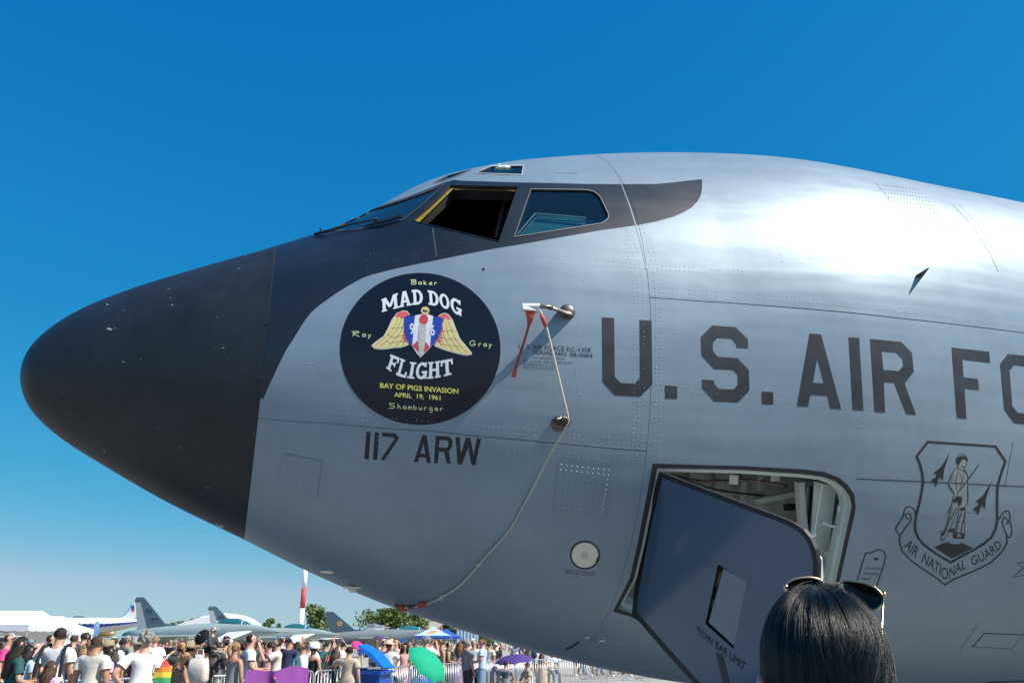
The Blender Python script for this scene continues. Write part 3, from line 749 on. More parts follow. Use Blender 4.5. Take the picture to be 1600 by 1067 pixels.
for i, s in enumerate(('THIS AIRCRAFT WITH', 'JET A FUEL OR ALTERNATE', 'REFERENCE T.O. AND', 'SEE PLATE LOCATION')):
    x0, x1 = ((210, 465), (140, 525), (140, 415), (140, 385))[i]; y = 508 + 26 * i
    text_on_skin(s, zm([(x0, y), (x1, y + (x1 - x0) * .055)], 790, 460, 5.08), zm([(x0, y - 17), (x1, y - 17 + (x1 - x0) * .055)], 790, 460, 5.08), M_LETTER2, JET)

# ---- round emblem
disc = decal('emblem_disc', [[(656.5 + 125.5 * math.cos(a), 545.2 + 118.7 * math.sin(a)) for a in np.linspace(0, 2 * math.pi, 73)[:-1]]], [], M_DISC, JET, .0012, .06)
E8 = lambda p: zm(p, 540, 430, 4.6375)
E4 = lambda p: zm(p, 580, 430, 6.276)
HAND = {'B': [[(-.25, .88), (1.0, .98), (1.25, .75), (.45, .5), (1.3, .38), (1.1, .05), (.25, .0)], [(.35, .95), (.25, .0)]], 'R': [[(-.2, .82), (1.0, .95), (1.2, .72), (.35, .5), (1.3, .0)], [(.35, .9), (.2, .0)]], 'G': [[(1.15, .85), (.5, .98), (.0, .55), (.35, .1), (1.0, .18), (1.15, .42), (.6, .42)]], 'S': [[(1.2, .9), (.2, .95), (.25, .6), (1.1, .45), (.9, .08), (.0, .05)]],
 'a': [[(.75, .5), (.2, .5), (.1, .1), (.6, .1), (.8, .5), (.85, .02)]], 'k': [[(.1, .9), (.1, .0)], [(.7, .55), (.15, .28), (.8, .0)]], 'e': [[(.1, .28), (.8, .32), (.5, .55), (.1, .3), (.3, .02), (.85, .1)]], 'r': [[(.1, .5), (.12, .0)], [(.12, .35), (.4, .52), (.75, .48)]], 'y': [[(.1, .5), (.4, .1)], [(.85, .52), (.1, -.35)]], 'h': [[(.1, .9), (.1, .0)], [(.1, .35), (.5, .5), (.75, .0)]], 'm': [[(.05, .5), (.05, .0)], [(.05, .4), (.4, .5), (.45, .0)], [(.45, .4), (.8, .5), (.9, .0)]], 'b': [[(.1, .9), (.1, .05), (.7, .1), (.7, .42), (.1, .4)]], 'u': [[(.1, .5), (.15, .08), (.6, .05), (.75, .5), (.8, .0)]], 'g': [[(.75, .48), (.2, .5), (.15, .1), (.7, .12), (.78, .5), (.7, -.3), (.1, -.3)]]}
for s, b, t_, wds in (('Baker', [(470, 67), (680, 73)], [(470, 33), (680, 40)], (1.5, 1, 1, 1, 1)), ('Ray', [(45, 443), (200, 450)], [(45, 404), (200, 411)], (1.9, 1, 1)), ('Gray', [(900, 513), (1072, 520)], [(900, 474), (1072, 481)], (1.7, 1, 1, 1)), ('Shamburger', [(315, 963), (722, 984)], [(315, 924), (722, 946)], (1.6,) + (1,) * 9)):
    fm_ = along(E8(b), E8(t_)); u0 = 0.0; tot = sum(wds); ll = []
    for ch, wd_ in zip(s, wds):
        for st_ in HAND[ch]:
            q = np.array(st_, float); q[:, 0] = (u0 + q[:, 0] * .72 * wd_ / (1.3 if ch.isupper() else 1)) / tot
            ll += stroke(smooth_loop(fm_(q), 3, False), .95)[0]
        u0 += wd_
    patch('script', [hit(resamp(l, 4)) for l in ll], [], [M_PALEY], disc, .3, .0020)
for s, b, t_, m_, bo in (
                      ('BAY OF PIGS INVASION', [(250, 815), (817, 859)], [(250, 779), (817, 823)], M_YELP, .02), ('APRIL  19,  1961', [(352, 880), (688, 904)], [(352, 848), (688, 872)], M_YELP, .02)):
    text_on_skin(s, E8(b), E8(t_), m_, disc, .0020, bo)
def arc(cx, cy, rx, ry, a0, a1, n=10): return [(cx + rx * math.cos(R(a0 + (a1 - a0) * i / n)), cy + ry * math.sin(R(a0 + (a1 - a0) * i / n))) for i in range(n + 1)]
def rc(x0, y0, x1, y1): return [(x0, y0), (x1, y0), (x1, y1), (x0, y1)]
ST, SF = .26, .11      # stem and serif of the slab letters
SLAB = {
 'M': ([rc(.06, 0, .24, 1), rc(.76, 0, .94, 1), [(.06, 1), (.28, 1), (.58, .22), (.42, .22)], [(.94, 1), (.72, 1), (.42, .22), (.58, .22)], rc(-.02, 0, .32, SF), rc(.68, 0, 1.02, SF), rc(-.02, 1 - SF, .26, 1), rc(.74, 1 - SF, 1.02, 1)], []),
 'A': ([[(.10, 0), (.32, 0), (.58, 1), (.36, 1)], [(.68, 0), (.90, 0), (.64, 1), (.42, 1)], rc(.25, .25, .75, .4), rc(-.02, 0, .40, SF), rc(.60, 0, 1.02, SF)], []),
 'D': ([rc(.12, 0, .38, 1), rc(0, 0, .5, SF + .04), rc(0, 1 - SF - .04, .5, 1), arc(.45, .5, .52, .5, -90, 90) + arc(.45, .5, .26, .34, 90, -90)], []),
 'O': ([arc(.5, .5, .5, .51, 0, 360, 24)[:-1]], [arc(.5, .5, .24, .34, 0, 360, 24)[:-1]]),
 'G': ([arc(.5, .5, .5, .51, 45, 330, 22) + arc(.5, .5, .25, .34, 330, 45, 22), rc(.70, .02, .96, .46), rc(.52, .34, 1.0, .48), rc(.74, .72, .92, 1.0)], []),
 'F': ([rc(.14, 0, .40, 1), rc(0, 0, .58, SF), rc(0, 1 - .16, 1, 1), rc(.82, .66, 1, 1), rc(.3, .43, .75, .57), rc(.66, .34, .78, .66)], []),
 'L': ([rc(.14, 0, .40, 1), rc(0, 0, 1, .16), rc(.82, 0, 1, .34), rc(0, 1 - SF, .56, 1)], []),
 'I': ([rc(.28, 0, .72, 1), rc(0, 0, 1, SF), rc(0, 1 - SF, 1, 1)], []),
 'H': ([rc(.10, 0, .34, 1), rc(.66, 0, .90, 1), rc(.2, .43, .8, .57), rc(-.02, 0, .44, SF), rc(.56, 0, 1.02, SF), rc(-.02, 1 - SF, .44, 1), rc(.56, 1 - SF, 1.02, 1)], []),
 'T': ([rc(.37, 0, .63, 1), rc(.2, 0, .8, SF), rc(0, .84, 1, 1), rc(0, .64, .14, 1), rc(.86, .64, 1, 1)], [])}
def slab_word(word, spans, base, top, off):
    f = along(base, top)
    for ch, (u0, u1) in zip(word, spans):
        L_, H_ = SLAB[ch]
        def mp(l): q = resamp(np.array(l, float), .2); q[:, 0] = u0 + (u1 - u0) * q[:, 0]; return hit(f(q))
        patch('letter', [mp(l) for l in L_], [mp(l) for l in H_], M_WHITE, disc, .08, off)
MB_ = E4([(105, 365), (240, 328), (380, 298), (520, 287), (640, 305), (740, 335), (900, 415)]); MT_ = E4([(100, 240), (235, 185), (370, 150), (500, 143), (620, 160), (740, 195), (895, 262)])
slab_word('MADDOG', [(.0, .205), (.21, .365), (.375, .505), (.565, .695), (.70, .825), (.84, .985)], MB_, MT_, .0021)
FB = E4([(145, 910), (260, 985), (370, 1010), (500, 1018), (650, 1005), (825, 965)]); FT = E4([(190, 775), (290, 815), (390, 850), (500, 855), (640, 845), (805, 815)])
slab_word('FLIGHT', [(.0, .155), (.165, .31), (.325, .425), (.435, .60), (.61, .79), (.80, .985)], FB, FT, .0021)
LW = [(2, 690), (40, 655), (120, 600), (160, 530), (200, 440), (250, 372), (310, 347), (352, 352), (382, 388), (345, 405), (340, 480), (340, 560), (355, 620), (372, 682), (330, 700), (280, 712), (220, 715), (160, 725), (90, 730), (30, 722)]
RW = [(655, 405), (680, 382), (720, 370), (760, 385), (800, 440), (830, 520), (870, 620), (930, 690), (988, 760), (985, 780), (930, 790), (860, 775), (780, 755), (700, 730), (618, 695), (640, 640), (670, 560), (690, 480), (690, 425)]
for W_, rd in ((LW, [(232, 400), (268, 366), (312, 354), (350, 360), (374, 390), (346, 400), (336, 450), (318, 420), (296, 430), (280, 405), (258, 425), (248, 400)]), (RW, [(664, 404), (684, 388), (720, 377), (755, 392), (785, 440), (768, 432), (750, 440), (738, 415), (722, 425), (706, 480), (698, 425)])):
    wg = decal('wing', [E4(W_)], [], M_PLATE, disc, .0020, .1, 3)
    decal('wing_feathers', [grow(E4(W_), -1.2)], [], M_WING, wg, .0027, .1, 3)
    decal('wing_shoulder', [E4(rd)], [], M_PINK, wg, .0034, .1, 3)
M_INK = mat('ink_dark', (.02, .02, .03), .5)
Lf = [[(320, 470), (290, 560), (240, 620), (170, 700)], [(300, 440), (250, 540), (180, 620), (90, 700)], [(270, 430), (215, 530), (140, 610), (40, 690)], [(330, 560), (300, 640), (240, 705)], [(340, 620), (310, 700)], [(200, 520), (240, 520), (280, 515), (320, 520)], [(160, 575), (210, 610), (260, 600), (330, 590)], [(140, 640), (200, 665), (270, 650), (350, 650)]]
Rf = [[(700, 520), (720, 610), (770, 690), (800, 745)], [(730, 470), (760, 590), (820, 680), (880, 760)], [(755, 450), (800, 570), (860, 670), (940, 760)], [(690, 590), (700, 660), (740, 720)], [(665, 640), (690, 700)], [(705, 545), (750, 550), (800, 540), (830, 560)], [(680, 600), (740, 630), (790, 620), (850, 640)], [(660, 660), (720, 680), (790, 690), (880, 700)]]
for k, ln in enumerate(Lf + Rf):
    for l_ in stroke(smooth_loop(E4(ln), 4, False), .42)[0]: decal('feather_line', [l_], [], M_INK, disc, .0036, .1, 5)
for pk in ([(322, 545), (310, 555), (328, 575), (300, 590), (332, 598), (305, 622), (335, 630), (310, 650), (345, 650), (358, 668), (346, 600), (336, 560)], [(690, 500), (712, 510), (696, 530), (715, 555), (690, 560), (702, 590), (676, 590), (690, 625), (664, 625), (695, 650), (650, 655), (632, 672), (668, 590)]):
    decal('wing_down', [E4(pk)], [], M_PINK, disc, .0034, .1, 3)
sh = decal('shield', [E4([(325, 412), (430, 398), (500, 383), (560, 385), (610, 405), (705, 425), (690, 540), (650, 630), (580, 710), (480, 812), (400, 697), (350, 630), (325, 540)])], [], M_WHITE, disc, .0040, .1, 3)
decal('shield_stripe', [E4([(325, 412), (430, 398), (402, 695), (350, 630), (325, 540)])], [], M_BLUEP, sh, .0047, .1, 3)
decal('shield_stripe', [E4([(610, 405), (705, 425), (690, 540), (650, 630), (578, 708)])], [], M_BLUEP, sh, .0047, .1, 3)
decal('shield_point', [E4([(402, 695), (455, 640), (475, 765)])], [], M_RED, sh, .0047, .1, 3)
decal('shield_point', [E4([(530, 650), (578, 708), (512, 770)])], [], M_RED, sh, .0047, .1, 3)
decal('dagger', [E4([(470, 490), (500, 480), (540, 490), (530, 650), (515, 765), (483, 812), (468, 760), (465, 640)])], [], M_SILV, sh, .0054, .1, 3)
decal('dagger_grip', [E4(arc(517, 436, 42, 50, 0, 360, 18)[:-1])], [], M_RED, sh, .0054, .1, 3)
decal('gold_ring', [E4(arc(530, 350, 42, 38, 0, 360, 18)[:-1])], [], mat('gold_print', (.72, .58, .25), .4), sh, .0047, .1, 3)
decal('ring_mark', [E4([(505, 345), (520, 338), (533, 352), (550, 345), (555, 358), (535, 368), (520, 358), (508, 362)])], [], M_INK, sh, .0054, .1, 3)
text_on_skin('9', E4([(378, 580), (425, 582)]), E4([(378, 475), (425, 477)]), M_WHITE, sh, .0056, .02)
text_on_skin('6', E4([(580, 590), (625, 592)]), E4([(580, 490), (625, 492)]), M_WHITE, sh, .0056, .02)

# ---- guard shield stencil
G5 = lambda p: zm(p, 1390, 680, 4.4476)
G6 = lambda p: zm(p, 1420, 690, 6.2786)
gs = empty('shield_stencil'); gs.parent = JET
def pen(name, pts, wd, closed=False, smooth=0, m=M_LETTER, off=.0012):
    if smooth: pts = smooth_loop(pts, smooth, closed)
    a, b = stroke(pts, wd, closed); return decal(name, a, b, mat('stencil_black', (.018, .018, .02), .5) if m is M_LETTER else m, gs, off, .15, 6)
sho = [(265, 45), (735, 77), (805, 180), (785, 235), (768, 290), (752, 345), (748, 400), (747, 500), (748, 590), (735, 655), (705, 710), (650, 755), (590, 792), (530, 822), (425, 882), (340, 832), (285, 795), (235, 757), (200, 715), (180, 670), (175, 610), (186, 550), (205, 480), (222, 400), (232, 330), (228, 270), (213, 205), (188, 145)]
pen('shield_outline', G5(sho), 3.6, True)
pen('ribbon_outline', G5([(72, 690), (68, 740), (85, 800), (150, 870), (250, 940), (320, 985), (383, 1036), (450, 997), (600, 935), (700, 885), (780, 810), (815, 745), (812, 690)]), 2.2, False)
pen('ribbon_curl', G5([(183, 560), (168, 515), (135, 494), (105, 512), (92, 565), (45, 640), (52, 670), (75, 688), (110, 640), (148, 590), (142, 545), (112, 548), (115, 572), (132, 580)]), 1.9, False, 4)
pen('ribbon_curl', G5([(755, 590), (785, 545), (815, 522), (836, 550), (835, 590), (850, 670), (828, 710), (800, 660), (783, 600), (800, 568), (825, 605), (808, 612)]), 1.9, False, 4)
jt = [(418, 120), (390, 200), (376, 250), (371, 315), (358, 300), (352, 285), (335, 312), (331, 332), (320, 358), (308, 328), (285, 325), (300, 302), (323, 290), (326, 268), (302, 262), (348, 228), (365, 208)]
for dx, dy in ((0, 0), (292, 198)): decal('jet_silhouette', [G5([(x + dx, y + dy) for x, y in jt])], [], mat('stencil_black', (.018, .018, .02), .5), gs, .0012, .2, 6)
decal('mound', [G5([(310, 778), (380, 745), (415, 740), (418, 752), (490, 756), (492, 742), (580, 782), (430, 856)])], [], mat('stencil_black', (.018, .018, .02), .5), gs, .0012, .2, 6)
M_FIGF = mat('figure_pale', (.27, .30, .29), .5)
FIG = [(490, 240), (450, 270), (425, 310), (405, 360), (390, 405), (395, 440), (420, 480), (445, 510), (435, 560), (425, 600), (405, 670), (385, 760), (360, 840), (345, 895), (318, 925), (308, 960), (338, 970), (356, 935), (388, 900), (415, 830), (440, 760), (468, 690), (490, 645), (488, 700), (474, 780), (456, 860), (442, 930), (446, 946), (538, 946), (530, 920), (510, 905), (520, 830), (545, 760), (552, 690), (548, 640), (578, 600), (582, 520), (577, 430), (580, 340), (560, 290), (537, 258), (560, 235), (566, 205), (576, 180), (562, 140), (530, 122), (492, 128), (468, 155), (464, 190), (478, 222)]
decal('standing_figure', [G6(FIG)], [], M_FIGF, gs, .0008, .2, 6)
pen('figure_outline', G6(FIG), .95, True)
decal('figure_ink', [G6([(462, 185), (485, 145), (540, 135), (580, 170), (575, 195), (545, 170), (520, 175), (500, 215), (480, 225)]), G6([(430, 575), (470, 530), (525, 540), (515, 600), (495, 640), (480, 590), (445, 600)]), G6([(500, 650), (550, 640), (545, 670), (505, 675)]), G6([(380, 870), (445, 845), (440, 880), (385, 890)]), G6([(310, 900), (350, 880), (345, 915), (315, 925)]), G6([(430, 885), (450, 880), (545, 900), (545, 945), (435, 945)])], [G6([(470, 895), (520, 905), (520, 930), (470, 930)])], mat('stencil_black', (.018, .018, .02), .5), gs, .0013, .2, 6)
for ln, wd in (([(690, 220), (560, 400), (470, 510)], 1.5), ([(485, 255), (460, 390), (470, 470)], .8), ([(430, 300), (392, 410), (440, 500)], .9), ([(575, 330), (575, 590)], .8), ([(540, 270), (530, 400)], .6), ([(430, 620), (345, 750), (410, 640)], .7), ([(470, 640), (390, 800), (350, 900)], 1.4), ([(430, 640), (370, 850)], .8), ([(520, 680), (480, 800), (465, 930)], 1.2), ([(555, 680), (520, 830), (505, 920)], 1.4), ([(545, 700), (545, 940)], .7), ([(480, 260), (540, 285), (575, 330)], .8), ([(500, 300), (520, 380), (505, 460)], .6), ([(540, 240), (530, 250), (515, 235)], 1.0), ([(300, 880), (440, 850)], .5), ([(310, 970), (340, 940), (350, 960)], .7), ([(420, 700), (445, 690)], .8), ([(400, 745), (425, 740)], .8), ([(480, 730), (520, 720)], .8), ([(470, 790), (510, 785)], .8), ([(560, 705), (620, 695)], .5), ([(440, 310), (420, 390)], .6)):
    pen('figure_line', G6(ln), wd)
text_on_skin('AIR  NATIONAL  GUARD', G5([(95, 775), (195, 862), (295, 930), (395, 1003), (480, 950), (600, 893), (700, 845), (785, 770)]), G5([(140, 715), (225, 800), (310, 858), (400, 920), (480, 880), (575, 838), (675, 785), (752, 722)]), mat('stencil_black', (.018, .018, .02), .5), gs, .0012)
pen('pull_placard', zm([(45, 280), (110, 68), (155, 65), (205, 40), (250, 52), (265, 85), (250, 160), (195, 320)], 1330, 850, 4.9185), 1.7)
for i, s in enumerate(('EXIT LATCH', 'PULL HANDLE', 'HERE')):
    y = 190 + 40 * i; x0 = 105 - 12 * i
    text_on_skin(s, zm([(x0, y), (x0 + (120, 120, 60)[i], y + 6)], 1330, 850, 4.9185), zm([(x0 + 4, y - 16), (x0 + 4 + (120, 120, 60)[i], y - 10)], 1330, 850, 4.9185), M_LETTER2, gs)
decal('placard_spot', [zm(rc(178, 104, 205, 122), 1330, 850, 4.9185)], [], M_RUB, gs)
pen('star_outline', zm([(1500, 110), (1400, 128), (1275, 143), (1325, 180), (1245, 250), (1420, 225)], 1330, 850, 4.9185), 1.0)
decal('dark_marking', [[(1535, 1067), (1548, 1064), (1600, 1062.5), (1660, 1062), (1660, 1072), (1535, 1072)]], [], M_LETTER, gs, .0012, .2)

# ---- round cream light cover
def ell(cx, cy, a, b, n=36): return [(cx + a * math.cos(x), cy + b * math.sin(x)) for x in np.linspace(0, 2 * math.pi, n + 1)[:-1]]
lt = empty('landing_light'); lt.parent = JET
patch('light_rim', [px_loop(ell(914, 866.6, 23.5, 22.3), 5)], [px_loop(ell(914, 866.6, 20.8, 19.8), 5)], [M_RUB], lt, .3, .0025)
patch('light_lens', [px_loop(ell(914, 866.6, 21, 20), 5)], [], [M_CREAM], lt, .05, .0012)
patch('lens_spot', [px_loop(ell(913, 867, 6, 5.5, 20), 4)], [], [mat('lens_dull', (.62, .57, .48), .5)], lt, .05, .0018)
decal('lens_chip', [[(931, 874), (934, 868), (935, 877), (930, 880)]], [], M_STEEL, lt, .002)
for s, b in (('REMOVE COVER', [(882, 891), (930, 896)]), ('BEFORE FLIGHT', [(884, 895), (932, 900)])):
    text_on_skin(s, b, [(x, y - 2.4) for x, y in b], M_LETTER2, JET)

# ---- hatch opening: black edge, lip, cavity
opening = empty('hatch_opening'); opening.parent = JET
patch('black_border', [px_loop(OUT, 8)], [hOPN], [M_RUB], opening, .2, .002)
wall('opening_edge', hOPN, .002, -.03, M_GREEN, opening)
lipi = px_loop(grow(OPN, -7), 8)
patch('opening_lip', [hOPN], [lipi], [M_GREEN], opening, .2, -.03)
lip2 = px_loop(grow(OPN, -3.0), 8); lip3 = px_loop(grow(OPN, -4.6), 8)
patch('seal_strip', [lip2], [lip3], [mat('seal_pale', (.62, .68, .62), .5)], opening, .2, -.026)
cav = px_loop(grow(OPN, 10), 12)
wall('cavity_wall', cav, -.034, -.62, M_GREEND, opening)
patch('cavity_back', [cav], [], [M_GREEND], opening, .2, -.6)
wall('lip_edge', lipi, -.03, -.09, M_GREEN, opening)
mb = MB()
mb.tube([at((1249, 752), -.22), at((1252, 800), -.22), at((1258, 850), -.22)], .030, 4); mb.obj('post', M_ALUP, opening)
mb = MB()
mb.tube([at((1180, 783), -.38), at((1242, 771), -.30)], .022, 6); mb.tube([at((1186, 740), -.45), at((1184, 800), -.45)], .035, 4)
for x in (1080, 1120, 1160): mb.tube([at((x, 735), -.5), at((x - 3, 800), -.5)], .03, 4)
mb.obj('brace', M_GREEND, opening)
quad_at('jamb_panel', [(1272, 752), (1307, 760), (1288, 915), (1262, 915)], -.16, M_GREEN, opening)
quad_at('side_panel', [(1258, 752), (1274, 752), (1266, 915), (1250, 915)], -.30, mat('teal_panel', (.22, .33, .33), .5), opening)
quad_at('jamb_slot', [(1311, 768), (1322, 786), (1304, 906), (1291, 906)], -.10, M_DARK, opening)
mb = MB()
mb.tube([at((1285, 757), -.10), at((1272, 835), -.02)], .004, 6); mb.sphere(at((1272, 835), -.02), .014, 8, 6); mb.obj('pull_cord', M_PLATE, opening)
mb = MB()
mb.tube([at((1284, 815), -.07), at((1296, 821), -.06), at((1312, 823), -.06)], .010, 8); mb.tube([at((1312, 812), -.07), at((1309, 835), -.07)], .018, 8)
mb.tube([at((1314, 790), -.08), at((1313, 800), -.08)], .020, 8); mb.tube([at((1304, 838), -.08), at((1298, 880), -.08)], .012, 8)
mb.box(at((1298, 866), -.08), (.06, .04, .03)); mb.box(at((1300, 888), -.08), (.06, .04, .025)); mb.obj('latch', M_ALUP, opening)
mb = MB(); mb.box(at((1234, 792), -.4), (.06, .05, .04)); mb.obj('latch_slot', M_DARK, opening)
for pp, rr_, m_ in CABLES: MB().tube(smooth_loop([at(p_, o_) for p_, o_ in pp], 5, False), rr_, 7).obj('cable', m_, opening, smooth=True)
quad_at('placard', [(1255, 865), (1262, 865), (1260, 885), (1253, 885)], -.29, M_PLATE, opening)
for x_ in (1140, 1205): quad_at('bracket', [(x_, 742), (x_ + 14, 743), (x_ + 13, 757), (x_ - 1, 756)], -.40, M_ALUP, opening)
cr_ = []
for i_ in range(9):
    for x_ in (1128, 1152): cr_.append(at((x_ + i_ * .4, 746 + i_ * 5), -.585))
mb = MB()
for c_ in cr_: mb.sphere(c_, .007, 6, 4)
mb.obj('rivets', M_GREEN, opening)['kind'] = 'stuff'

# ---- the hatch door itself, swung open on its forward edge
Cc = np.array([0, 0, EYE])
Ht, Hb = hit([(1030, 737)], .012, True)[0], hit([(988, 955)], .012, True)[0]
hd = (Hb - Ht) / np.linalg.norm(Hb - Ht)
far = hit([(1326, 800)], 0, True)[0]
def dist_h(p): v = p - Ht; return np.linalg.norm(v - hd * (v @ hd))
Wd = dist_h(far)
dr = ray(1276, 862); dr = dr / dr[1]
best = None
for yy in np.linspace(2.0, 6.0, 2001):
    p = Cc + dr * yy; e_ = abs(dist_h(p) - Wd)
    if best is None or e_ < best[0] - 1e-9: best = (e_, yy, p)
cands = [yy for yy in np.linspace(2.0, 6.0, 4001) if abs(dist_h(Cc + dr * yy) - Wd) < .004]
print('DOOR width', Wd, 'best', best[:2], 'cands', cands[:2], cands[-2:], 'hinge', Ht, Hb, 'far', far)
Fp = Cc + dr * (cands[0] if cands else best[1])
dn = np.cross(hd, Fp - Ht); dn = dn / np.linalg.norm(dn)
if dn @ (Cc - Ht) < 0: dn = -dn
def on_door(pts, off=0.0):
    P = np.atleast_2d(np.asarray(pts, float)); D = ray(P[:, 0], P[:, 1]); O_ = Ht + dn * off
    k = ((O_ - Cc) @ dn) / (D @ dn); return to_local(Cc + D * k[:, None])
dnl = np.array([dn @ AX, -(dn @ BX), dn[2]])
door = empty('crew_hatch'); door.parent = JET
def door_piece(name, loops, holes, m, off, thick=0.0, parent=door, side=None):
    lo = [resamp(l, 14) for l in loops]; ho = [resamp(h, 14) for h in holes]
    pts = []; ed = []
    for l in lo + ho:
        b = len(pts); pts += [Vector(p) for p in l]; ed += [(b + i, b + (i + 1) % len(l)) for i in range(len(l))]
    cv, _, cf, _, _, _ = delaunay_2d_cdt(pts, ed, [], 0, 1e-6)
    V = np.array([tuple(v) for v in cv]); F = np.array([f for f in cf if len(f) == 3]); c = V[F].mean(1)
    ok = np.zeros(len(F), bool)
    for l in lo: ok |= inside(c, l)
    for h in ho: ok &= ~inside(c, h)
    F = F[ok]; p = on_door(V, 0) + dnl * off
    fn = np.cross(p[F[:, 1]] - p[F[:, 0]], p[F[:, 2]] - p[F[:, 0]]) @ dnl; F[fn < 0] = F[fn < 0][:, ::-1]
    v = [*p]; f = [tuple(x) for x in F]; fm = [0] * len(f)
    if thick:
        n0 = len(v); v += [*(p - dnl * thick)]; f += [tuple(np.array(x)[::-1] + n0) for x in F]; fm += [1] * len(F)
        for l in lo + ho:
            a = on_door(l, 0) + dnl * off; b = len(v); k = len(l); v += [*a, *(a - dnl * thick)]
            f += [(b + i, b + (i + 1) % k, b + k + (i + 1) % k, b + k + i) for i in range(k)]; fm += [1] * k
    return mk(name, v, f, [m, side or m], parent, smooth=False, fmat=fm)
DO = [(1030, 737), (1120, 771), (1200, 801), (1222, 809), (1240, 817), (1255, 827), (1266, 840), (1274, 858), (1278, 878), (1277, 905), (1266, 965), (1235, 1045), (1190, 1105), (1125, 1112), (1085, 1067), (1035, 1012), (988, 958), (991, 925), (1006, 840)]
FL = [(1122, 881), (1167, 908), (1146, 1013), (1102, 974)]
door_piece('door_panel', [DO], [FL], M_DOOR, 0, .022, side=M_RUB)
db, dh = [np.array(DO)], [grow(DO, -7)]
door_piece('edge_strip', [grow(DO, .4)], [grow(DO, -7.0)], M_RUB, .0015)
door_piece('inner_pan', [grow([(1060, 772), (1120, 796), (1195, 822), (1236, 838), (1258, 852), (1272, 874), (1274, 905), (1258, 965), (1220, 1045), (1175, 1095), (1125, 1100), (1085, 1055), (1010, 960), (1020, 840)], 1)], [], M_GREEN, -.030, .016, side=M_PLATE)
door_piece('flap', [[(1129, 888), (1167, 909), (1147, 1010), (1106, 972)]], [], mat('flap_paint', (.21, .235, .27), .3, coat=.2), -.006, .01)
door_piece('flap_recess', [FL], [], M_DARK, -.021)
for a, b in (((1121, 893), (1113, 915)), ((1110, 935), (1107, 948))):
    door_piece('yellow_tab', [[(a[0] - 1, a[1]), (a[0] + 3, a[1] + 3), (b[0] + 4, b[1] + 2), (b[0], b[1])]], [], mat('tab_ochre', (.16, .11, .02), .6), -.017)
def door_text(s, base, top, m):
    v, f = glyphs(s); p = on_door(along(base, top)(v)) + dnl * .0025
    return mk('lettering', p, f, m, door, smooth=False)
door_text('TOW BAR LIMIT', [(1090.5, 989), (1162, 1047)], [(1088.5, 977.5), (1166, 1035.5)], M_RUB)
door_piece('limit_stripe', [[(1118.7, 1017), (1129, 1023), (1146, 1090), (1135, 1090)]], [], M_LETTER, .0025)
for q_ in ((1008, 795), (994, 880)):
    mb = MB(); h_ = on_door([q_], .004)[0]; mb.tube([h_ + np.array([0, 0, .03]), h_ - np.array([0, 0, .03])], .010, 8); mb.obj('hinge', M_RUB, door)

# ---- probes, vane, belly fittings
def probe(root, pts, rads, base_r, m=M_STEEL):
    mb = MB(); h = hit([root])[0]; c = Vector(PL(*h)); n = Vector(NL(*h)); u = n.orthogonal().normalized(); w_ = n.cross(u)
    k = 18; rg = lambda r, z: [c + (u * math.cos(a) + w_ * math.sin(a)) * r + n * z for a in [2 * math.pi * i / k for i in range(k)]]
    mb.loft([rg(base_r, -.002), rg(base_r, .006), rg(base_r * .85, .010)], 0)
    P_ = smooth_loop(pts, 4, False); RR_ = np.interp(np.linspace(0, len(pts) - 1, len(P_)), range(len(pts)), rads); nm = 9
    mb.tube(P_[nm - 1:], [float(r) for r in RR_[nm - 1:]], 10, 0)
    rings = []
    for i in range(nm):
        q = i / (nm - 1); ch = .052 * (1 - q) + .030 * q; tk = .017 * (1 - q) + .012 * q; p = Vector(P_[i])
        rings.append([p + Vector((ch * math.cos(a) , 0, tk * math.sin(a) - .25 * ch * math.cos(a))) for a in [2 * math.pi * j / 16 for j in range(16)]])
    mb.loft(rings, 0, True)
    return mb.obj('pitot_probe', m, JET, smooth=True)
probe((886, 488), [at((886, 488.5), .0), at((880, 488), .06), at((862, 481), .125), at((848, 479), .15), at((818, 481), .15)], [.030, .024, .015, .010, .009], .046)
probe((873, 662), [at((876, 661), .0), at((880, 658), .08), at((884, 656), .125), at((878, 655), .15), at((868, 655), .165)], [.030, .025, .017, .012, .010], .044)
mb = MB(); c0 = at((1435, 432), 0.0); c1 = at((1451, 419), .10); n_ = Vector(NL(*hit([(1435, 432)])[0])); a_ = Vector((1, 0, .16)).normalized()
mb.loft([[Vector(c0) - a_ * .02 - Vector((0, 0, .008)), Vector(c0) + a_ * .03 - Vector((0, 0, .008)), Vector(c0) + a_ * .03 + Vector((0, 0, .008)), Vector(c0) - a_ * .02 + Vector((0, 0, .008))], [Vector(c1) + Vector((-.003, 0, -.002)), Vector(c1) + Vector((.003, 0, -.002)), Vector(c1) + Vector((.003, 0, .002)), Vector(c1) + Vector((-.003, 0, .002))]])
mb.obj('vane', M_RUB, JET)
mb = MB(); mb.sphere(at((513, 893), .002), (.05, .03, .012), 12, 8); mb.obj('belly_light', M_CREAM, JET, smooth=True)
mb = MB(); mb.box(at((552, 918), .012), (.12, .04, .010)); mb.sphere(at((551, 921), .014), (.028, .02, .018), 10, 8); mb.obj('belly_antenna', M_CREAM, JET)
mb = MB(); mb.sphere(at((756, 420.5), 0), .008, 8, 6); mb.obj('static_port', M_RUB, JET)
mb = MB(); mb.tube([at((905, 1002), .006), at((895, 1010), .006), at((884, 1014), .006)], .004, 6); mb.obj('drain_line', M_RUB, JET)
mb = MB(); mb.box(at((917, 996), .004), (.022, .02, .008)); mb.box(at((940, 1001), .004), (.03, .02, .008)); mb.obj('drain_mast', M_CREAM, JET)
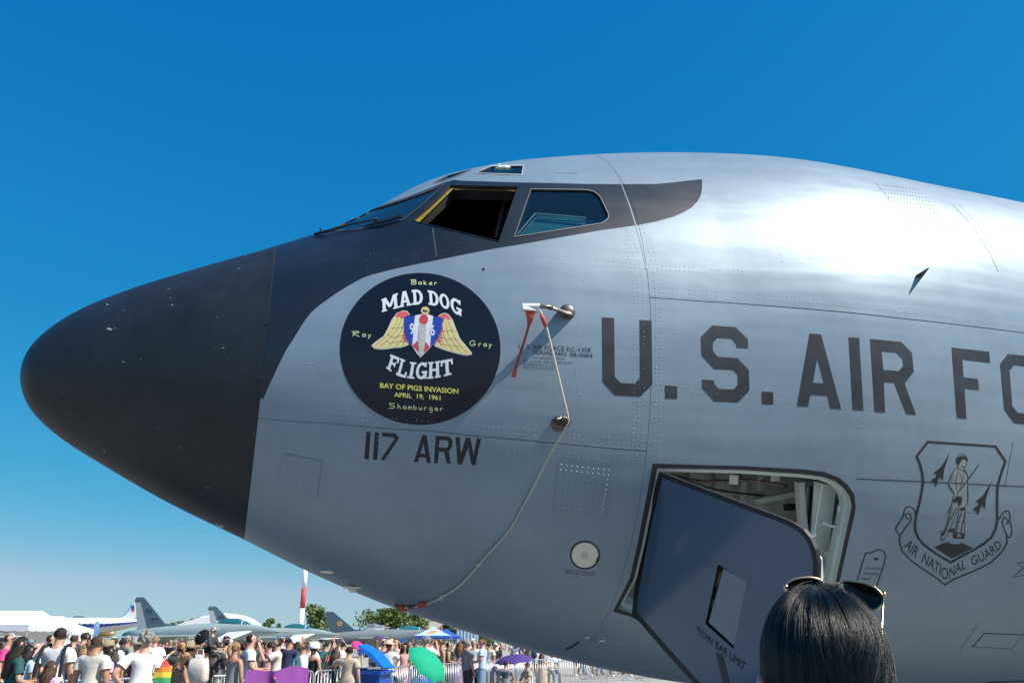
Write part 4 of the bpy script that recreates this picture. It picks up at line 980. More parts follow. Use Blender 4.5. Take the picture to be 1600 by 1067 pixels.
# undercarriage below the picture's lower edge
mb = MB(); mb.tube([(5.1, 0, 1.5), (5.1, 0, .45)], .09, 12); mb.tube([(5.1, -.3, .45), (5.1, .3, .45)], .05, 10); mb.tube([(5.9, 0, 1.45), (5.1, 0, .8)], .05, 8); mb.obj('nose_gear_strut', M_PLATE, JET)
for y in (-.25, .25):
    mb = MB(); mb.tube([(5.1, y - .1, .45), (5.1, y + .1, .45)], .45, 28); mb.tube([(5.1, y - .105, .45), (5.1, y + .105, .45)], .22, 20, 1); mb.obj('nose_wheel', [M_RUB, M_PLATE], JET)
for y in (-3.2, 3.2):
    mb = MB(); mb.tube([(17, y, .6), (17, y * .45, 1.8)], .16, 12)
    for dx in (-.6, .6): mb.tube([(17 + dx, y - .3, .6), (17 + dx, y + .3, .6)], .6, 28, 1)
    mb.box((17, y, .6), (1.4, .14, .14)); mb.obj('main_gear', [M_PLATE, M_RUB], JET)

# ---- things hung on the probes
def wl_(p): return Vector(to_world(np.asarray(p)))
cv_ = empty('probe_cover', wl_(at((830, 482), .15)), 0, 'white probe cover with red streamer on the upper pitot tube', 'probe cover')
def rel(root, p): return wl_(p) - root.location
mb = MB(); mb.tube([rel(cv_, at((816, 479.5), .15)), rel(cv_, at((843, 479), .15))], [.020, .018], 10); mb.box(rel(cv_, at((829, 483), .15)), (.10, .03, .022), 0, Matrix.Rotation(.3, 3, 'Z')); mb.obj('sleeve', M_PLATE, cv_)
mb = MB(); pts = [(820, 485, 837, 487), (823, 497, 833, 500), (824, 509, 828, 510), (817, 533, 821, 534), (809, 557, 813, 559), (803, 575, 808, 576), (798, 589, 806, 590)]
vv = []; 
for i, (x0, y0, x1, y1) in enumerate(pts):
    o_ = .145 - .012 * i + .012 * math.sin(i * 1.7); vv += [rel(cv_, at((x0, y0), o_)), rel(cv_, at((x1, y1), o_ + .012)), rel(cv_, at((x1 - .3, y1), o_ + .004)), rel(cv_, at((x0 + .3, y0), o_ - .008))]
mb.loft([vv[i * 4:i * 4 + 4] for i in range(len(pts))]); mb.obj('streamer', M_COVER, cv_)
rp = [((842, 484), .15), ((846, 490), .155), ((849, 500), .155), ((854, 512), .155), ((867, 565), .155), ((880, 620), .16), ((888, 655), .165), ((884, 668), .15), ((870, 692), .12), ((845, 738), .03), ((822, 782), .014), ((795, 829), .012), ((760, 868), .012), ((722, 911), .012), ((690, 933), .012), ((662, 945), .012), ((640, 949), .014), ((622, 947.5), .014)]
rope = empty('tether_rope', wl_(at((722, 911), .012)), 0, 'thin pale tether rope looped from the probes down under the nose', 'rope')
P_ = smooth_loop([rel(rope, at(p, o)) for p, o in rp], 5, False)
MB().tube(P_, .0062, 8).obj('cord', M_ROPE, rope, smooth=True)
mb = MB()
for p in ((748, 882), (690, 933)): mb.tube([rel(rope, at((p[0] - 2, p[1] + 2), .012)), rel(rope, at((p[0] + 2, p[1] - 2), .012))], .012, 8)
mb.obj('knot', M_ROPE, rope)
MB().tube([rel(rope, at((845.5, 491), .155)), rel(rope, at((848, 497), .156)), rel(rope, at((853, 511), .155))], [.008, .013, .010], 8).obj('red_sleeve', M_COVER, rope, smooth=True)
for a, b in (((655, 946), (663, 942.5)), ((624, 949), (634, 950))): MB().tube([rel(rope, at(a, .016)), rel(rope, at(b, .016))], .017, 8).obj('red_grip', M_COVER, rope, smooth=True)
mb = MB()
for p in ((640, 948), (646, 948), (619, 946.5)): mb.sphere(rel(rope, at(p, .014)), .014, 8, 6)
mb.obj('shackle', M_STEEL, rope)
wr_ = empty('probe_wrap', wl_(at((880, 657), .14)), 0, 'dark strap wrapped round the lower pitot tube where the rope bends', 'strap')
mb = MB()
for k in range(3): mb.tube([rel(wr_, at((884 - k * 3, 654 - k), .16)) + Vector((0, 0, -.004)), rel(wr_, at((888 - k * 3, 657 - k), .165))], .019, 10)
mb.obj('band', M_STEEL, wr_, smooth=True)
# ------------------------------------------------------------------ background: tents, jets, trees, buildings
M_TENT = mat('tent_white', (.80, .80, .80), .7)
M_TUBE = mat('galvanised', (.55, .57, .58), .35, .7)
M_PVC = mat('tent_leg', (.6, .6, .62), .4, .5)
def xz(px, py, d):
    """x, z of the point seen at (px, py) on the vertical plane d metres ahead"""
    r = ray(px, py); k = d / r[1]; return r[0] * k, EYE + r[2] * k
def flatpoly(mb, pts, d, th, m=0):
    """an upright plate of thickness th traced in the plane d metres ahead"""
    P = [xz(x, y, d) for x, y in pts]; n = len(P)
    v = [(x, d - th / 2, z) for x, z in P] + [(x, d + th / 2, z) for x, z in P]
    return mb.add(v, [tuple(range(n)), tuple(range(2 * n - 1, n - 1, -1))] + [(i, n + i, n + (i + 1) % n, (i + 1) % n) for i in range(n)], m)

def canopy(px, d, w_, dep, eave, ridge, rl, roof_m, val_m, label, walls=(), wall_m=None, logo=None, group=None):
    o = empty('market_tent', place(px, d, 2.5), 0, label, 'tent', group); o.location.z = 0
    hx, hy = w_ / 2, dep / 2
    mb = MB()
    b = [(-hx, -hy, eave), (hx, -hy, eave), (hx, hy, eave), (-hx, hy, eave)]
    k = 6
    rings = []
    for i in range(k + 1):
        q = i / k; sag = -.12 * math.sin(math.pi * q) * (ridge - eave)
        rx, ry = hx + (rl / 2 - hx) * q, hy * (1 - q) + .01
        rings.append([(-rx, -ry, eave + (ridge - eave) * q + sag), (rx, -ry, eave + (ridge - eave) * q + sag), (rx, ry, eave + (ridge - eave) * q + sag), (-rx, ry, eave + (ridge - eave) * q + sag)])
    mb.loft(rings, 0, False); mb.add(rings[-1], [(0, 1, 2, 3)], 0)
    mb.obj('canopy_roof', roof_m, o)
    mb = MB()
    n = 24
    def edge(a, c):
        v = []
        for i in range(n + 1):
            x, y = a[0] + (c[0] - a[0]) * i / n, a[1] + (c[1] - a[1]) * i / n
            v += [(x, y, eave), (x, y - .0, eave - .22 - .04 * abs(math.sin(i * math.pi / 4)))]
        mb.add(v, [(2 * i, 2 * i + 2, 2 * i + 3, 2 * i + 1) for i in range(n)], 0)
    for i in range(4): edge(b[i], b[(i + 1) % 4])
    mb.obj('valance', val_m, o)
    for x, y, _ in b: MB().tube([(x * .97, y * .97, 0), (x * .97, y * .97, eave)], .03, 6).obj('leg', M_PVC, o)
    for wl in walls:
        i = {'front': 0, 'right': 1, 'back': 2, 'left': 3}[wl]; a, c = b[i], b[(i + 1) % 4]; v = []
        for j in range(17):
            q = j / 16; x, y = a[0] + (c[0] - a[0]) * q, a[1] + (c[1] - a[1]) * q; of = .03 * math.sin(j * 1.9)
            v += [(x * .985, y * .985 + of, 0.05), (x * .985, y * .985 + of, eave)]
        mk('tent_wall', v, [(2 * j, 2 * j + 2, 2 * j + 3, 2 * j + 1) for j in range(16)], wall_m or roof_m, o)
    if logo:
        s0 = (eave * .65 + ridge * .35); v = []
        for x, q in logo: 
            z = eave + (ridge - eave) * q - .12 * math.sin(math.pi * q) * (ridge - eave); v.append((x, -hy * (1 - q) - .03, z + .02))
        mk('logo', v, [tuple(range(len(v)))], mat('logo_orange', (.75, .30, .10), .6), o, smooth=False)
    return o
M_VAL = mat('valance_lilac', (.62, .62, .70), .7)
canopy(22, 40, 3.6, 4, 2.35, 3.0, 2.4, M_TENT, M_VAL, 'wide white canopy tent with lilac valance at the left end of the crowd', group='white canopy tents')
canopy(86, 43, 2.5, 3, 2.25, 2.85, .6, M_TENT, M_TENT, 'white canopy tent with closed walls beside the blue feather banner', ('front', 'right'), group='white canopy tents')
canopy(-40, 48, 5, 4, 2.5, 3.15, 3, M_TENT, M_VAL, 'white canopy tent partly hidden behind the wide canopy', group='white canopy tents')
M_TB = mat('tent_blue', (.02, .10, .50), .6); M_TBP = mat('tent_pale_blue', (.42, .58, .80), .6)
canopy(677, 100, 4.1, 4, 2.35, 3.35, .2, M_TBP, M_TB, 'pale blue peaked tent with dark blue valance and an orange logo', logo=[(-.7, .35), (-.2, .32), (.4, .4), (.5, .6), (.1, .68), (-.4, .55)])
canopy(697, 108, 3.6, 4, 2.3, 3.2, .2, M_TB, M_TB, 'dark blue peaked tent just behind the pale blue one')

# feather banner
fb = empty('feather_banner', place(148, 45, 1.8) * 1, 0, 'light blue feather banner standing by the white tents', 'banner')
sx = 1470 / 45
pr = [(-.13, .9), (-.13, 2.2), (-.12, 2.45), (-.06, 2.62), (.03, 2.66), (.10, 2.58), (.13, 2.4), (.12, 1.8), (.08, .9)]
v = [(x, -.01, z) for x, z in pr] + [(x, .01, z) for x, z in pr]; n = len(pr)
mk('sail', v, [tuple(range(n)), tuple(range(2 * n - 1, n - 1, -1))] + [(i, n + i, n + (i + 1) % n, (i + 1) % n) for i in range(n)], mat('banner_blue', (.20, .42, .78), .6), fb, smooth=False)
MB().tube([(-.14, 0, 0), (-.14, 0, 2.3), (-.10, 0, 2.58), (0, 0, 2.68)], .015, 6).obj('pole', M_PVC, fb)
mk('emblem', [(.03 + .05 * math.cos(a), -.014, 2.45 + .05 * math.sin(a)) for a in np.linspace(0, 6.28, 13)[:-1]], [tuple(range(12))], M_TENT, fb, smooth=False)

fb.location.z = 0
# striped mast
pm = empty('striped_mast', place(471, 120, 4.5), 0, 'red and white banded mast rising behind the fighter jets', 'mast')
pm.location.z = 0
zz = [0, 2.0, 4.55, 5.9, 8.4, 10.9, 13.4, 15.9]
zz = [0] + [xz(471, y, 120)[1] for y in (950, 919, 888)]; st_ = zz[2] - zz[1]; zz += [zz[-1] + st_ * k for k in (1, 2, 3)]
for i in range(len(zz) - 1):
    MB().tube([(0, 0, zz[i]), (0, 0, zz[i + 1])], [.36 - .012 * i, .348 - .012 * i], 16).obj('band', M_TENT if i % 2 == 0 else mat('mast_red', (.60, .05, .035), .5), pm, smooth=True)
MB().box((-.55, 0, zz[1] * .35), (.3, .3, .4)).obj('junction_box', M_PVC, pm)

# ---- parked jets
M_JG = mat('jet_grey', (.31, .38, .38), .42, var=.06, vscale=1.2)
M_JP = mat('jet_pale', (.66, .68, .64), .45, var=.04, vscale=2)
M_JD = mat('jet_fin_grey', (.15, .215, .235), .5, var=.06, vscale=1.5)
M_JB = mat('jet_blue_grey', (.075, .11, .16), .5)
M_CAN = mat('canopy_tint', (.03, .16, .17), .06, coat=.6)
M_JK = mat('jet_dark', (.02, .022, .025), .6)
def fighter(tail_px, tail_d, nose_px, nose_d, L, label, fin_m, body_m, kind=0):
    a = place(tail_px, tail_d, 3); b = place(nose_px, nose_d, 3); a.z = b.z = 0; dv = b - a; yaw = math.atan2(dv.y, dv.x)
    o = empty('fighter_jet', a, yaw, label, 'fighter jet', 'parked fighter jets'); s = dv.length / L
    o.scale = (s, s, s)
    st = [(0, .72, .50, 2.05), (1.5, .95, .62, 2.1), (4, 1.05, .78, 2.15), (7, 1.08, .86, 2.2), (9.5, .98, .88, 2.25), (10.8, .74, .74, 2.42), (12, .58, .60, 2.5), (13.4, .43, .45, 2.5), (14.8, .22, .24, 2.44), (15.6, .07, .08, 2.40), (15.95, .005, .005, 2.39)]
    st = [(x * L / 15.95, w_, h, z) for x, w_, h, z in st]; k = L / 15.95
    mb = MB(); mb.loft([[(x, w_ * math.copysign(abs(math.cos(t)) ** .8, math.cos(t)), z + h * math.copysign(abs(math.sin(t)) ** .9, math.sin(t))) for t in np.linspace(0, 2 * math.pi, 21)[:-1]] for x, w_, h, z in st])
    mb.obj('fuselage', body_m, o, smooth=True)
    mb = MB(); mb.tube([(15.9 * k, 0, 2.39), (16.5 * k, 0, 2.37)], .03, 6); mb.obj('nose_probe', mat('probe_red', (.55, .2, .15), .5), o)
    mb = MB(); mb.loft([[(x * k, w_ * math.cos(t), z + h * math.sin(t)) for t in np.linspace(0, math.pi, 11)] for x, w_, h, z in ((8.6, .05, .05, 2.95), (9.2, .34, .28, 2.95), (10.3, .46, .58, 2.92), (11.3, .45, .62, 2.88), (12.2, .36, .42, 2.84), (13.0, .15, .10, 2.82), (13.2, .02, .02, 2.8))], 0, False, False)
    cn = mb.obj('cockpit_canopy', M_CAN, o, smooth=True)
    mb = MB()
    for x, w_, h, z in ((9.35, .37, .32, 2.95), (12.0, .40, .47, 2.86)): mb.tube([(x * k, w_ * math.cos(t), z + h * math.sin(t)) for t in np.linspace(0, math.pi, 9)], .035, 5)
    mb.obj('canopy_frame', M_JP, cn)
    mb = MB(); mb.box((10.1 * k, 0, 3.1), (.35, .4, .6)); mb.box((11.75 * k, 0, 3.05), (.25, .35, .35), 1); mb.obj('ejection_seat', [M_JK, mat('seat_red', (.35, .03, .04), .6)], cn)
    def plate(name, pts, th, m):
        """swept plate with its thickness across y"""
        n = len(pts); v = [(x * k, -th, z) for x, z in pts] + [(x * k, th, z) for x, z in pts]
        return mk(name, v, [tuple(range(n)), tuple(range(2 * n - 1, n - 1, -1))] + [(i, n + i, n + (i + 1) % n, (i + 1) % n) for i in range(n)], m, o, smooth=False)
    ft = 5.35 if kind == 0 else 5.1
    f_ = plate('tail_fin', [(.75, 2.6), (5.8, 2.75), (5.2, 2.98), (3.75, 3.1), (1.15, ft - .15), (.9, ft), (.1, ft), (-.05, ft - .25), (.10, ft - .42)], .07, fin_m)
    if kind == 0:
        plate('rudder', [(.74, 2.7), (1.80, 2.7), (.68, ft - .44), (.09, ft - .44)], .075, M_JP)
        m_ = MB()
        for x, z, a_ in ((1.75, 4.2, .5), (1.5, 4.2, .3), (2.0, 4.15, .3)): m_.box((x * k, -.078, z), (.10, .012, .34))
        for j in range(5): m_.box(((2.9 - j * .2) * k, -.078, 3.5), (.12, .012, .12))
        m_.obj('fin_marking', M_JK, f_)
    else:
        mk('roundel', [(1.9 * k + .28 * math.cos(t), -.08, 3.75 + .28 * math.sin(t)) for t in np.linspace(0, 6.283, 17)[:-1]], [tuple(range(16))], mat('roundel_yellow', (.75, .42, .04), .5), f_, smooth=False)
        mk('roundel_core', [(1.9 * k + .14 * math.cos(t), -.086, 3.75 + .14 * math.sin(t)) for t in np.linspace(0, 6.283, 17)[:-1]], [tuple(range(16))], mat('roundel_red', (.5, .04, .03), .5), f_, smooth=False)
    for sd in (-1, 1):
        wg = [(2.0, .9, 2.05), (9.2, .9, 2.2), (3.2, 5.3, 2.0), (2.0, 5.3, 2.0)] if kind == 0 else [(4.2, .9, 2.15), (8.4, .9, 2.2), (5.6, 4.6, 2.1), (4.4, 4.6, 2.1)]
        v = [(x * k, sd * y, z + .06) for x, y, z in wg] + [(x * k, sd * y, z - .06) for x, y, z in wg]
        mk('wing', v, [(0, 1, 2, 3), (7, 6, 5, 4)] + [(i, (i + 1) % 4, 4 + (i + 1) % 4, 4 + i) for i in range(4)], body_m, o, smooth=False)
        cg = [(11.0, .55, 2.42), (13.2, .48, 2.48), (12.0, 2.3, 1.62), (10.7, 2.3, 1.60)] if kind == 0 else [(.2, .7, 2.1), (2.4, .8, 2.1), (1.0, 2.8, 2.0), (.2, 2.8, 2.0)]
        v = [(x * k, sd * y, z + .04) for x, y, z in cg] + [(x * k, sd * y, z - .04) for x, y, z in cg]
        mk('canard' if kind == 0 else 'tailplane', v, [(0, 1, 2, 3), (7, 6, 5, 4)] + [(i, (i + 1) % 4, 4 + (i + 1) % 4, 4 + i) for i in range(4)], M_JP, o, smooth=False)
        MB().tube([(5.2 * k, sd * 1.3, .35), (5.6 * k, sd * 1.0, 1.6)], .10, 8).obj('gear_leg', M_JP, o)
        MB().tube([(5.2 * k, sd * 1.3 - .14, .38), (5.2 * k, sd * 1.3 + .14, .38)], .38, 16).obj('wheel', M_JK, o)
    mb = MB(); mb.loft([[(x * k, w_ * cx_, z + h * cz_) for cx_, cz_ in ((-1, .6), (-.8, -1), (.8, -1), (1, .6))] for x, w_, h, z in ((5, .8, .5, 1.75), (8, .85, .55, 1.65), (10.3, .82, .5, 1.62))], 0); mb.box((10.32 * k, 0, 1.6), (.05, 1.3, .5), 1); mb.obj('air_intake', [body_m, M_JK], o)
    MB().tube([(11.3 * k, 0, .3), (11.2 * k, 0, 1.9)], .08, 8).obj('nose_gear_leg', M_JP, o); MB().tube([(11.3 * k, -.1, .3), (11.3 * k, .1, .3)], .3, 14).obj('nose_wheel', M_JK, o)
    mb = MB(); mb.loft([[(x * k, .62 * math.cos(t) * q, 2.05 + .5 * math.sin(t) * q) for t in np.linspace(0, 2 * math.pi, 15)[:-1]] for x, q in ((.3, 1.1), (-.5, .8), (-.5, .6), (.1, .6))], 0); mb.obj('exhaust', M_JK, o)
    return o
fighter(206, 78, 444, 72, 15.95, 'nearer pale grey fighter jet with tall light ruddered tail fin and tinted cockpit', M_JD, M_JG)
fighter(322, 95, 533, 91, 15.95, 'farther grey fighter jet with its cockpit in front of the striped mast', M_JD, M_JG)
fighter(507, 105, 705, 104, 15.2, 'blue grey tailed fighter jet with a yellow roundel on its fin', M_JB, mat('jet_dull_grey', (.20, .225, .24), .5), 1)
fighter(604, 176, 712, 175, 15.0, 'dark tailed jet parked in front of the large round tree', mat('jet_dark_fin', (.03, .04, .06), .5), mat('jet_dull_grey', (.20, .225, .24), .5), 1)

# airliner with blue stripe
al = empty('airliner', place(236, 150, 4.3), math.pi, 'white airliner with blue window stripe and flagged tail behind the tents', 'airliner')
al.location.z = 0
M_AW = mat('airliner_white', (.78, .79, .80), .35, coat=.3); M_AB = mat('airliner_blue', (.02, .05, .33), .4); M_AS = mat('airliner_silver', (.5, .5, .5), .3, .6)
LL = 27.0
def alr(x):
    q = x / LL; return max(.05, 1.32 * min(1, (q / .30)) ** .65 if q < .3 else 1.32 * (1 - max(0, (q - .86) / .14) ** 2.2) ** .5)
xs = np.concatenate([np.linspace(.2, 8, 14), np.linspace(9, 22, 8), np.linspace(22.6, LL - .02, 12)]); v = []; n = 32
for x in xs:
    r = alr(x); zc = 4.3 + (1.32 - r) * (.75 if x < 9 else -.2)
    v += [(x, r * math.cos(t), zc + r * math.sin(t)) for t in np.linspace(0, 2 * math.pi, n + 1)[:-1]]
f = []; fm = []
for i in range(len(xs) - 1):
    for j in range(n):
        f.append((i * n + j, i * n + (j + 1) % n, (i + 1) * n + (j + 1) % n, (i + 1) * n + j)); s_n = math.sin(2 * math.pi * (j + .5) / n)
        fm.append(1 if -.12 < s_n < .28 else (2 if s_n < -.12 else 0))
mk('fuselage', v, f, [M_AW, M_AB, M_AS], al, fmat=fm)
def alp(name, pts, m, th=.12):
    P = [xz(x, y, 150) for x, y in pts]; ox = al.location.x; n = len(P); v = [(-(x - ox), -th, z) for x, z in P] + [(-(x - ox), th, z) for x, z in P]
    return mk(name, v, [tuple(range(n)), tuple(range(2 * n - 1, n - 1, -1))] + [(i, n + i, n + (i + 1) % n, (i + 1) % n) for i in range(n)], m, al, smooth=False)
tf = alp('tail_fin', [(189, 965), (198, 958), (206, 944), (214, 941), (226, 968), (222, 976), (205, 974)], M_AW)
tf2 = alp('fin_stripe', [(190, 963), (198, 956.5), (205, 944), (208, 942.5), (204, 951), (197, 960)], mat('fin_pale_blue', (.12, .38, .62), .5), .15)
alp('fin_flag', [(206, 946), (210, 944.5), (210.5, 951), (206, 952)], M_AB, .16); alp('fin_flag', [(205.5, 952), (210.5, 951), (210.5, 954.5), (207, 955)], mat('flag_red', (.55, .06, .07), .5), .16)
alp('fin_wedge', [(207.5, 976.5), (213, 963), (217, 976.5)], M_AB, .16)
mb = MB()
for x in np.arange(5, 24, .95): mb.box((x, 1.30, 4.48), (.34, .12, .3)); mb.box((x, -1.30, 4.48), (.34, .12, .3))
mb.obj('cabin_windows', M_JK, al)['kind'] = 'stuff'
mb = MB(); mb.loft([[(9, 1.2, 3.6), (14, 1.2, 3.5), (14, 1.2, 3.8), (9, 1.2, 3.8)], [(8.2, 11, 4.2), (10, 11, 4.2), (10, 11, 4.3), (8.2, 11, 4.3)]]); mb.obj('wing', M_AS, al)
mb = MB(); mb.loft([[(9, -1.2, 3.6), (14, -1.2, 3.5), (14, -1.2, 3.8), (9, -1.2, 3.8)], [(8.2, -11, 4.2), (10, -11, 4.2), (10, -11, 4.3), (8.2, -11, 4.3)]]); mb.obj('wing', M_AS, al)
for y in (-4.5, 4.5):
    mb = MB(); mb.loft([[(x, y + r * math.cos(t), 3.1 + r * math.sin(t)) for t in np.linspace(0, 6.283, 17)[:-1]] for x, r in ((8, .3), (9, .62), (12, .7), (12.7, .6))]); mb.obj('engine', mat('engine_gold', (.50, .36, .12), .35, .5), al, smooth=True)
for x, y in ((11, -2), (11, 2), (22.5, 0)):
    MB().tube([(x, y, .4), (x, y, 3.3)], .1, 8).obj('gear_leg', M_PVC, al); MB().tube([(x, y - .2, .4), (x, y + .2, .4)], .42, 14).obj('wheel', M_JK, al)
mb = MB(); mb.box((12.6, .0, 5.75), (1.9, .12, .16)); mb.obj('dorsal_aerial', M_JK, al)
mb = MB(); mb.box((LL - 1.0, 0, 4.85), (.9, 1.9, .32)); mb.obj('cockpit_window', M_JK, al)

# white hangar tent, buildings
hg = empty('hangar_tent', place(335, 210), 0, 'long white dome shelter behind the two grey fighters', 'shelter')
cr = [xz(x, y, 210) for x, y in ((268, 979), (282, 974), (300, 968), (320, 961.5), (338, 958), (352, 957.5), (370, 960), (386, 966), (396, 974))]
ox = hg.location.x; mb = MB(); rings = []
for y, s in ((-6, .0), (-5.5, .25), (0, 1), (6, 1), (7, .2)): rings.append([(x - ox, y, z * (0.85 + .15 * s)) for x, z in cr] + [(cr[-1][0] - ox, y, 0), (cr[0][0] - ox, y, 0)])
mb.loft(rings[1:]); mb.obj('membrane', M_TENT, hg)
mb = MB(); mb.box((2, -5.6, 1.5), (3, .15, 3)); mb.obj('doorway', M_JK, hg)
def block(name, cat, label, x0, x1, ytop, d, dep, m, extra=None):
    xa, zt = xz(x0, ytop, d); xb, _ = xz(x1, ytop, d)
    o = empty(name, ((xa + xb) / 2, d, 0), 0, label, cat)
    MB().box((0, dep / 2, zt / 2), (xb - xa, dep, zt)).obj('walls', m, o)
    MB().box((0, dep / 2, zt + .06), (xb - xa + .3, dep + .3, .12)).obj('roof', M_PVC, o)
    return o, xb - xa, zt
o, w_, zt = block('sign_board', 'sign', 'white display board with dark strokes beside the grey cabin', 586, 599.5, 977.5, 150, .6, M_TENT)
mb = MB()
for pts in ([(-.35, 3.4), (-.35, 2.5)], [(-.35, 3.4), (-.15, 3.3)], [(.12, 3.1), (.0, 2.4)], [(.12, 3.1), (.4, 3.2)], [(-.02, 2.8), (.25, 2.85)]): mb.tube([(x, -.02, z) for x, z in pts], .055, 4)
mb.obj('lettering', M_JK, o)
o, w_, zt = block('site_cabin', 'cabin', 'grey site cabin with dark window band left of the white board', 574, 586, 976, 155, 3, mat('cabin_grey', (.42, .45, .46), .6))
for i in range(3): MB().box((-w_ / 2 + w_ * (i + .5) / 3, -.03, zt * .68), (w_ / 4, .06, zt * .2)).obj('window', M_JK, o)
o, w_, zt = block('poster_board', 'sign', 'small orange and cream poster board right of the white board', 600, 607, 980, 149, .4, mat('poster_cream', (.62, .50, .40), .6))
for i in range(3): MB().box((-.1 + .1 * i, -.02, zt * (.55 + .12 * i)), (w_ * .5, .04, .2)).obj('poster_stripe', mat('poster_red', (.6, .14, .08), .6), o)
o, w_, zt = block('radar_building', 'building', 'cream building with a red band behind the pale blue tent', 661, 690, 968, 230, 8, mat('wall_cream', (.66, .58, .46), .7))
MB().box((0, -.05, zt * .66), (w_ + .02, .1, zt * .14)).obj('red_band', mat('band_red', (.55, .10, .06), .6), o)
for i in range(5): MB().box((-w_ / 2 + w_ * (i + .5) / 5, -.04, zt * .42), (w_ / 9, .08, zt * .16)).obj('window', M_JK, o)
MB().sphere((.4, 3, zt + .8), (1.3, 1.3, 1.0), 16, 10).obj('roof_dome', M_TENT, o, smooth=True)
rd = empty('radome_mast', place(657, 215), 0, 'white ball radome on a mast above the small trees', 'radome')
zb_ = xz(657, 968, 215)[1]; MB().sphere((0, 0, zb_), .62, 18, 12).obj('ball', M_TENT, rd, smooth=True); MB().tube([(0, 0, 0), (0, 0, zb_ - .5)], .12, 8).obj('pole', M_PVC, rd)
o, w_, zt = block('glass_building', 'building', 'pale blue glass fronted block under the tanker nose', 713, 745, 982, 165, 8, mat('glass_pale', (.20, .33, .45), .2, coat=.4))
for i in range(6): MB().box((-w_ / 2 + w_ * (i + .5) / 6, -.05, zt / 2), (.12, .1, zt)).obj('mullion', M_TENT, o)
o, w_, zt = block('low_terminal', 'building', 'long low beige building along the horizon behind the crowd', -260, 130, 990, 330, 20, mat('wall_beige', (.45, .41, .36), .8))
for i in range(14): MB().box((-w_ / 2 + w_ * (i + .5) / 14, -.05, zt * .55), (w_ / 24, .1, zt * .3)).obj('window', M_JK, o)

# trees
M_TRUNK = mat('bark', (.10, .075, .05), .9, bump=.6, bscale=12)
M_LF = [mat('leaf_%s' % n, c, .55) for n, c in (('dark', (.040, .075, .018)), ('mid', (.095, .150, .032)), ('light', (.17, .20, .045)))]
def tree(px, d, ytop, wpx, label, n=2600, leaf=.34, warm=.33, group='trees beyond the apron', cat='tree'):
    x, zt = xz(px, ytop, d); w_ = wpx / F_PX * d * .94
    r_ = random.Random(int(px * 7 + d)); o = empty('broadleaf_tree', (x, d, 0), 0, label, cat, group)
    base = zt * .30
    mb = MB(); mb.tube([(0, 0, 0), (.05, 0, base), (.0, .1, zt * .6)], [.28, .2, .08], 8)
    for k in range(6):
        a = k * 1.05 + r_.random(); mb.tube([(0, 0, base * (.8 + .08 * k)), (w_ * .15 * math.cos(a), w_ * .15 * math.sin(a), zt * .55), (w_ * .33 * math.cos(a), w_ * .33 * math.sin(a), zt * (.6 + .2 * r_.random()))], [.12, .07, .03], 5)
    mb.obj('trunk', M_TRUNK, o)
    cl = []
    for k in range(26):
        a, u = r_.uniform(0, 6.283), r_.uniform(0, 1) ** .5; z = r_.uniform(.0, 1)
        rr = (w_ / 2) * (.45 + .55 * math.sin(math.pi * min(1, .18 + z * .74)))
        cl.append((rr * u * .82 * math.cos(a), rr * u * .82 * math.sin(a), base + (zt - base) * (.05 + .87 * z), w_ * r_.uniform(.10, .19)))
    v = []; f = []; fm = []
    for i in range(n):
        c = cl[r_.randrange(len(cl))]
        while True:
            p = Vector((r_.gauss(0, .55), r_.gauss(0, .55), r_.gauss(0, .5)))
            if p.length < 1.35: break
        q = Vector(c[:3]) + p * c[3]
        if q.z > zt: q.z = zt - r_.random() * .3
        nrm = (p.normalized() + Vector((r_.gauss(0, .6), r_.gauss(0, .6), r_.gauss(0, .6)))).normalized(); u = nrm.orthogonal().normalized(); u.rotate(Matrix.Rotation(r_.uniform(0, 6.28), 3, nrm)); t = nrm.cross(u)
        l = leaf * r_.uniform(.6, 1.25); b = len(v)
        v += [q - u * l, q + t * l * .55, q + u * l, q - t * l * .55]; f.append((b, b + 1, b + 2, b + 3))
        fm.append(2 if r_.random() < warm * .6 else (0 if r_.random() < .35 else 1))
    mk('crown', v, f, M_LF, o, smooth=False, fmat=fm)['kind'] = 'stuff'
    return o
tree(497, 170, 944, 52, 'green broadleaf tree right beside the red and white mast')
tree(603, 185, 951, 92, 'largest round green tree right of the blue grey tail fin', 4200, .36, .6)
tree(649, 200, 957, 50, 'darker tree behind the white ball radome', 2600, .34, .15)
tree(706, 210, 966, 46, 'olive green tree between the cream building and the glass block', 2400, .34, .4)
tree(421, 230, 963.5, 22, 'small dark bush like tree right of the first fighter cockpit', 1200, .32, .1)
tree(436, 240, 971, 12, 'tiny low shrub by the first fighter nose', 600, .3, .1, cat='shrub')
for i, (px, yt, w_) in enumerate(((268, 972, 22), (285, 970, 22), (300, 966, 22), (313, 961, 20), (327, 957.5, 20))):
    tree(px, 260, yt, w_, ('leftmost low tree of the row climbing behind the white dome shelter', 'second low tree of the row climbing behind the white dome shelter', 'middle tree of the row climbing behind the white dome shelter', 'fourth tree of the row climbing behind the white dome shelter', 'rightmost and tallest tree of the row behind the white dome shelter')[i], 900, .36, .2, 'row of trees behind the dome shelter')
tree(555, 280, 984, 40, 'low distant tree behind the blue grey fighter', 900, .4, .2)
tree(760, 260, 985, 70, 'dark distant tree mostly hidden under the tanker nose', 1200, .4, .2)

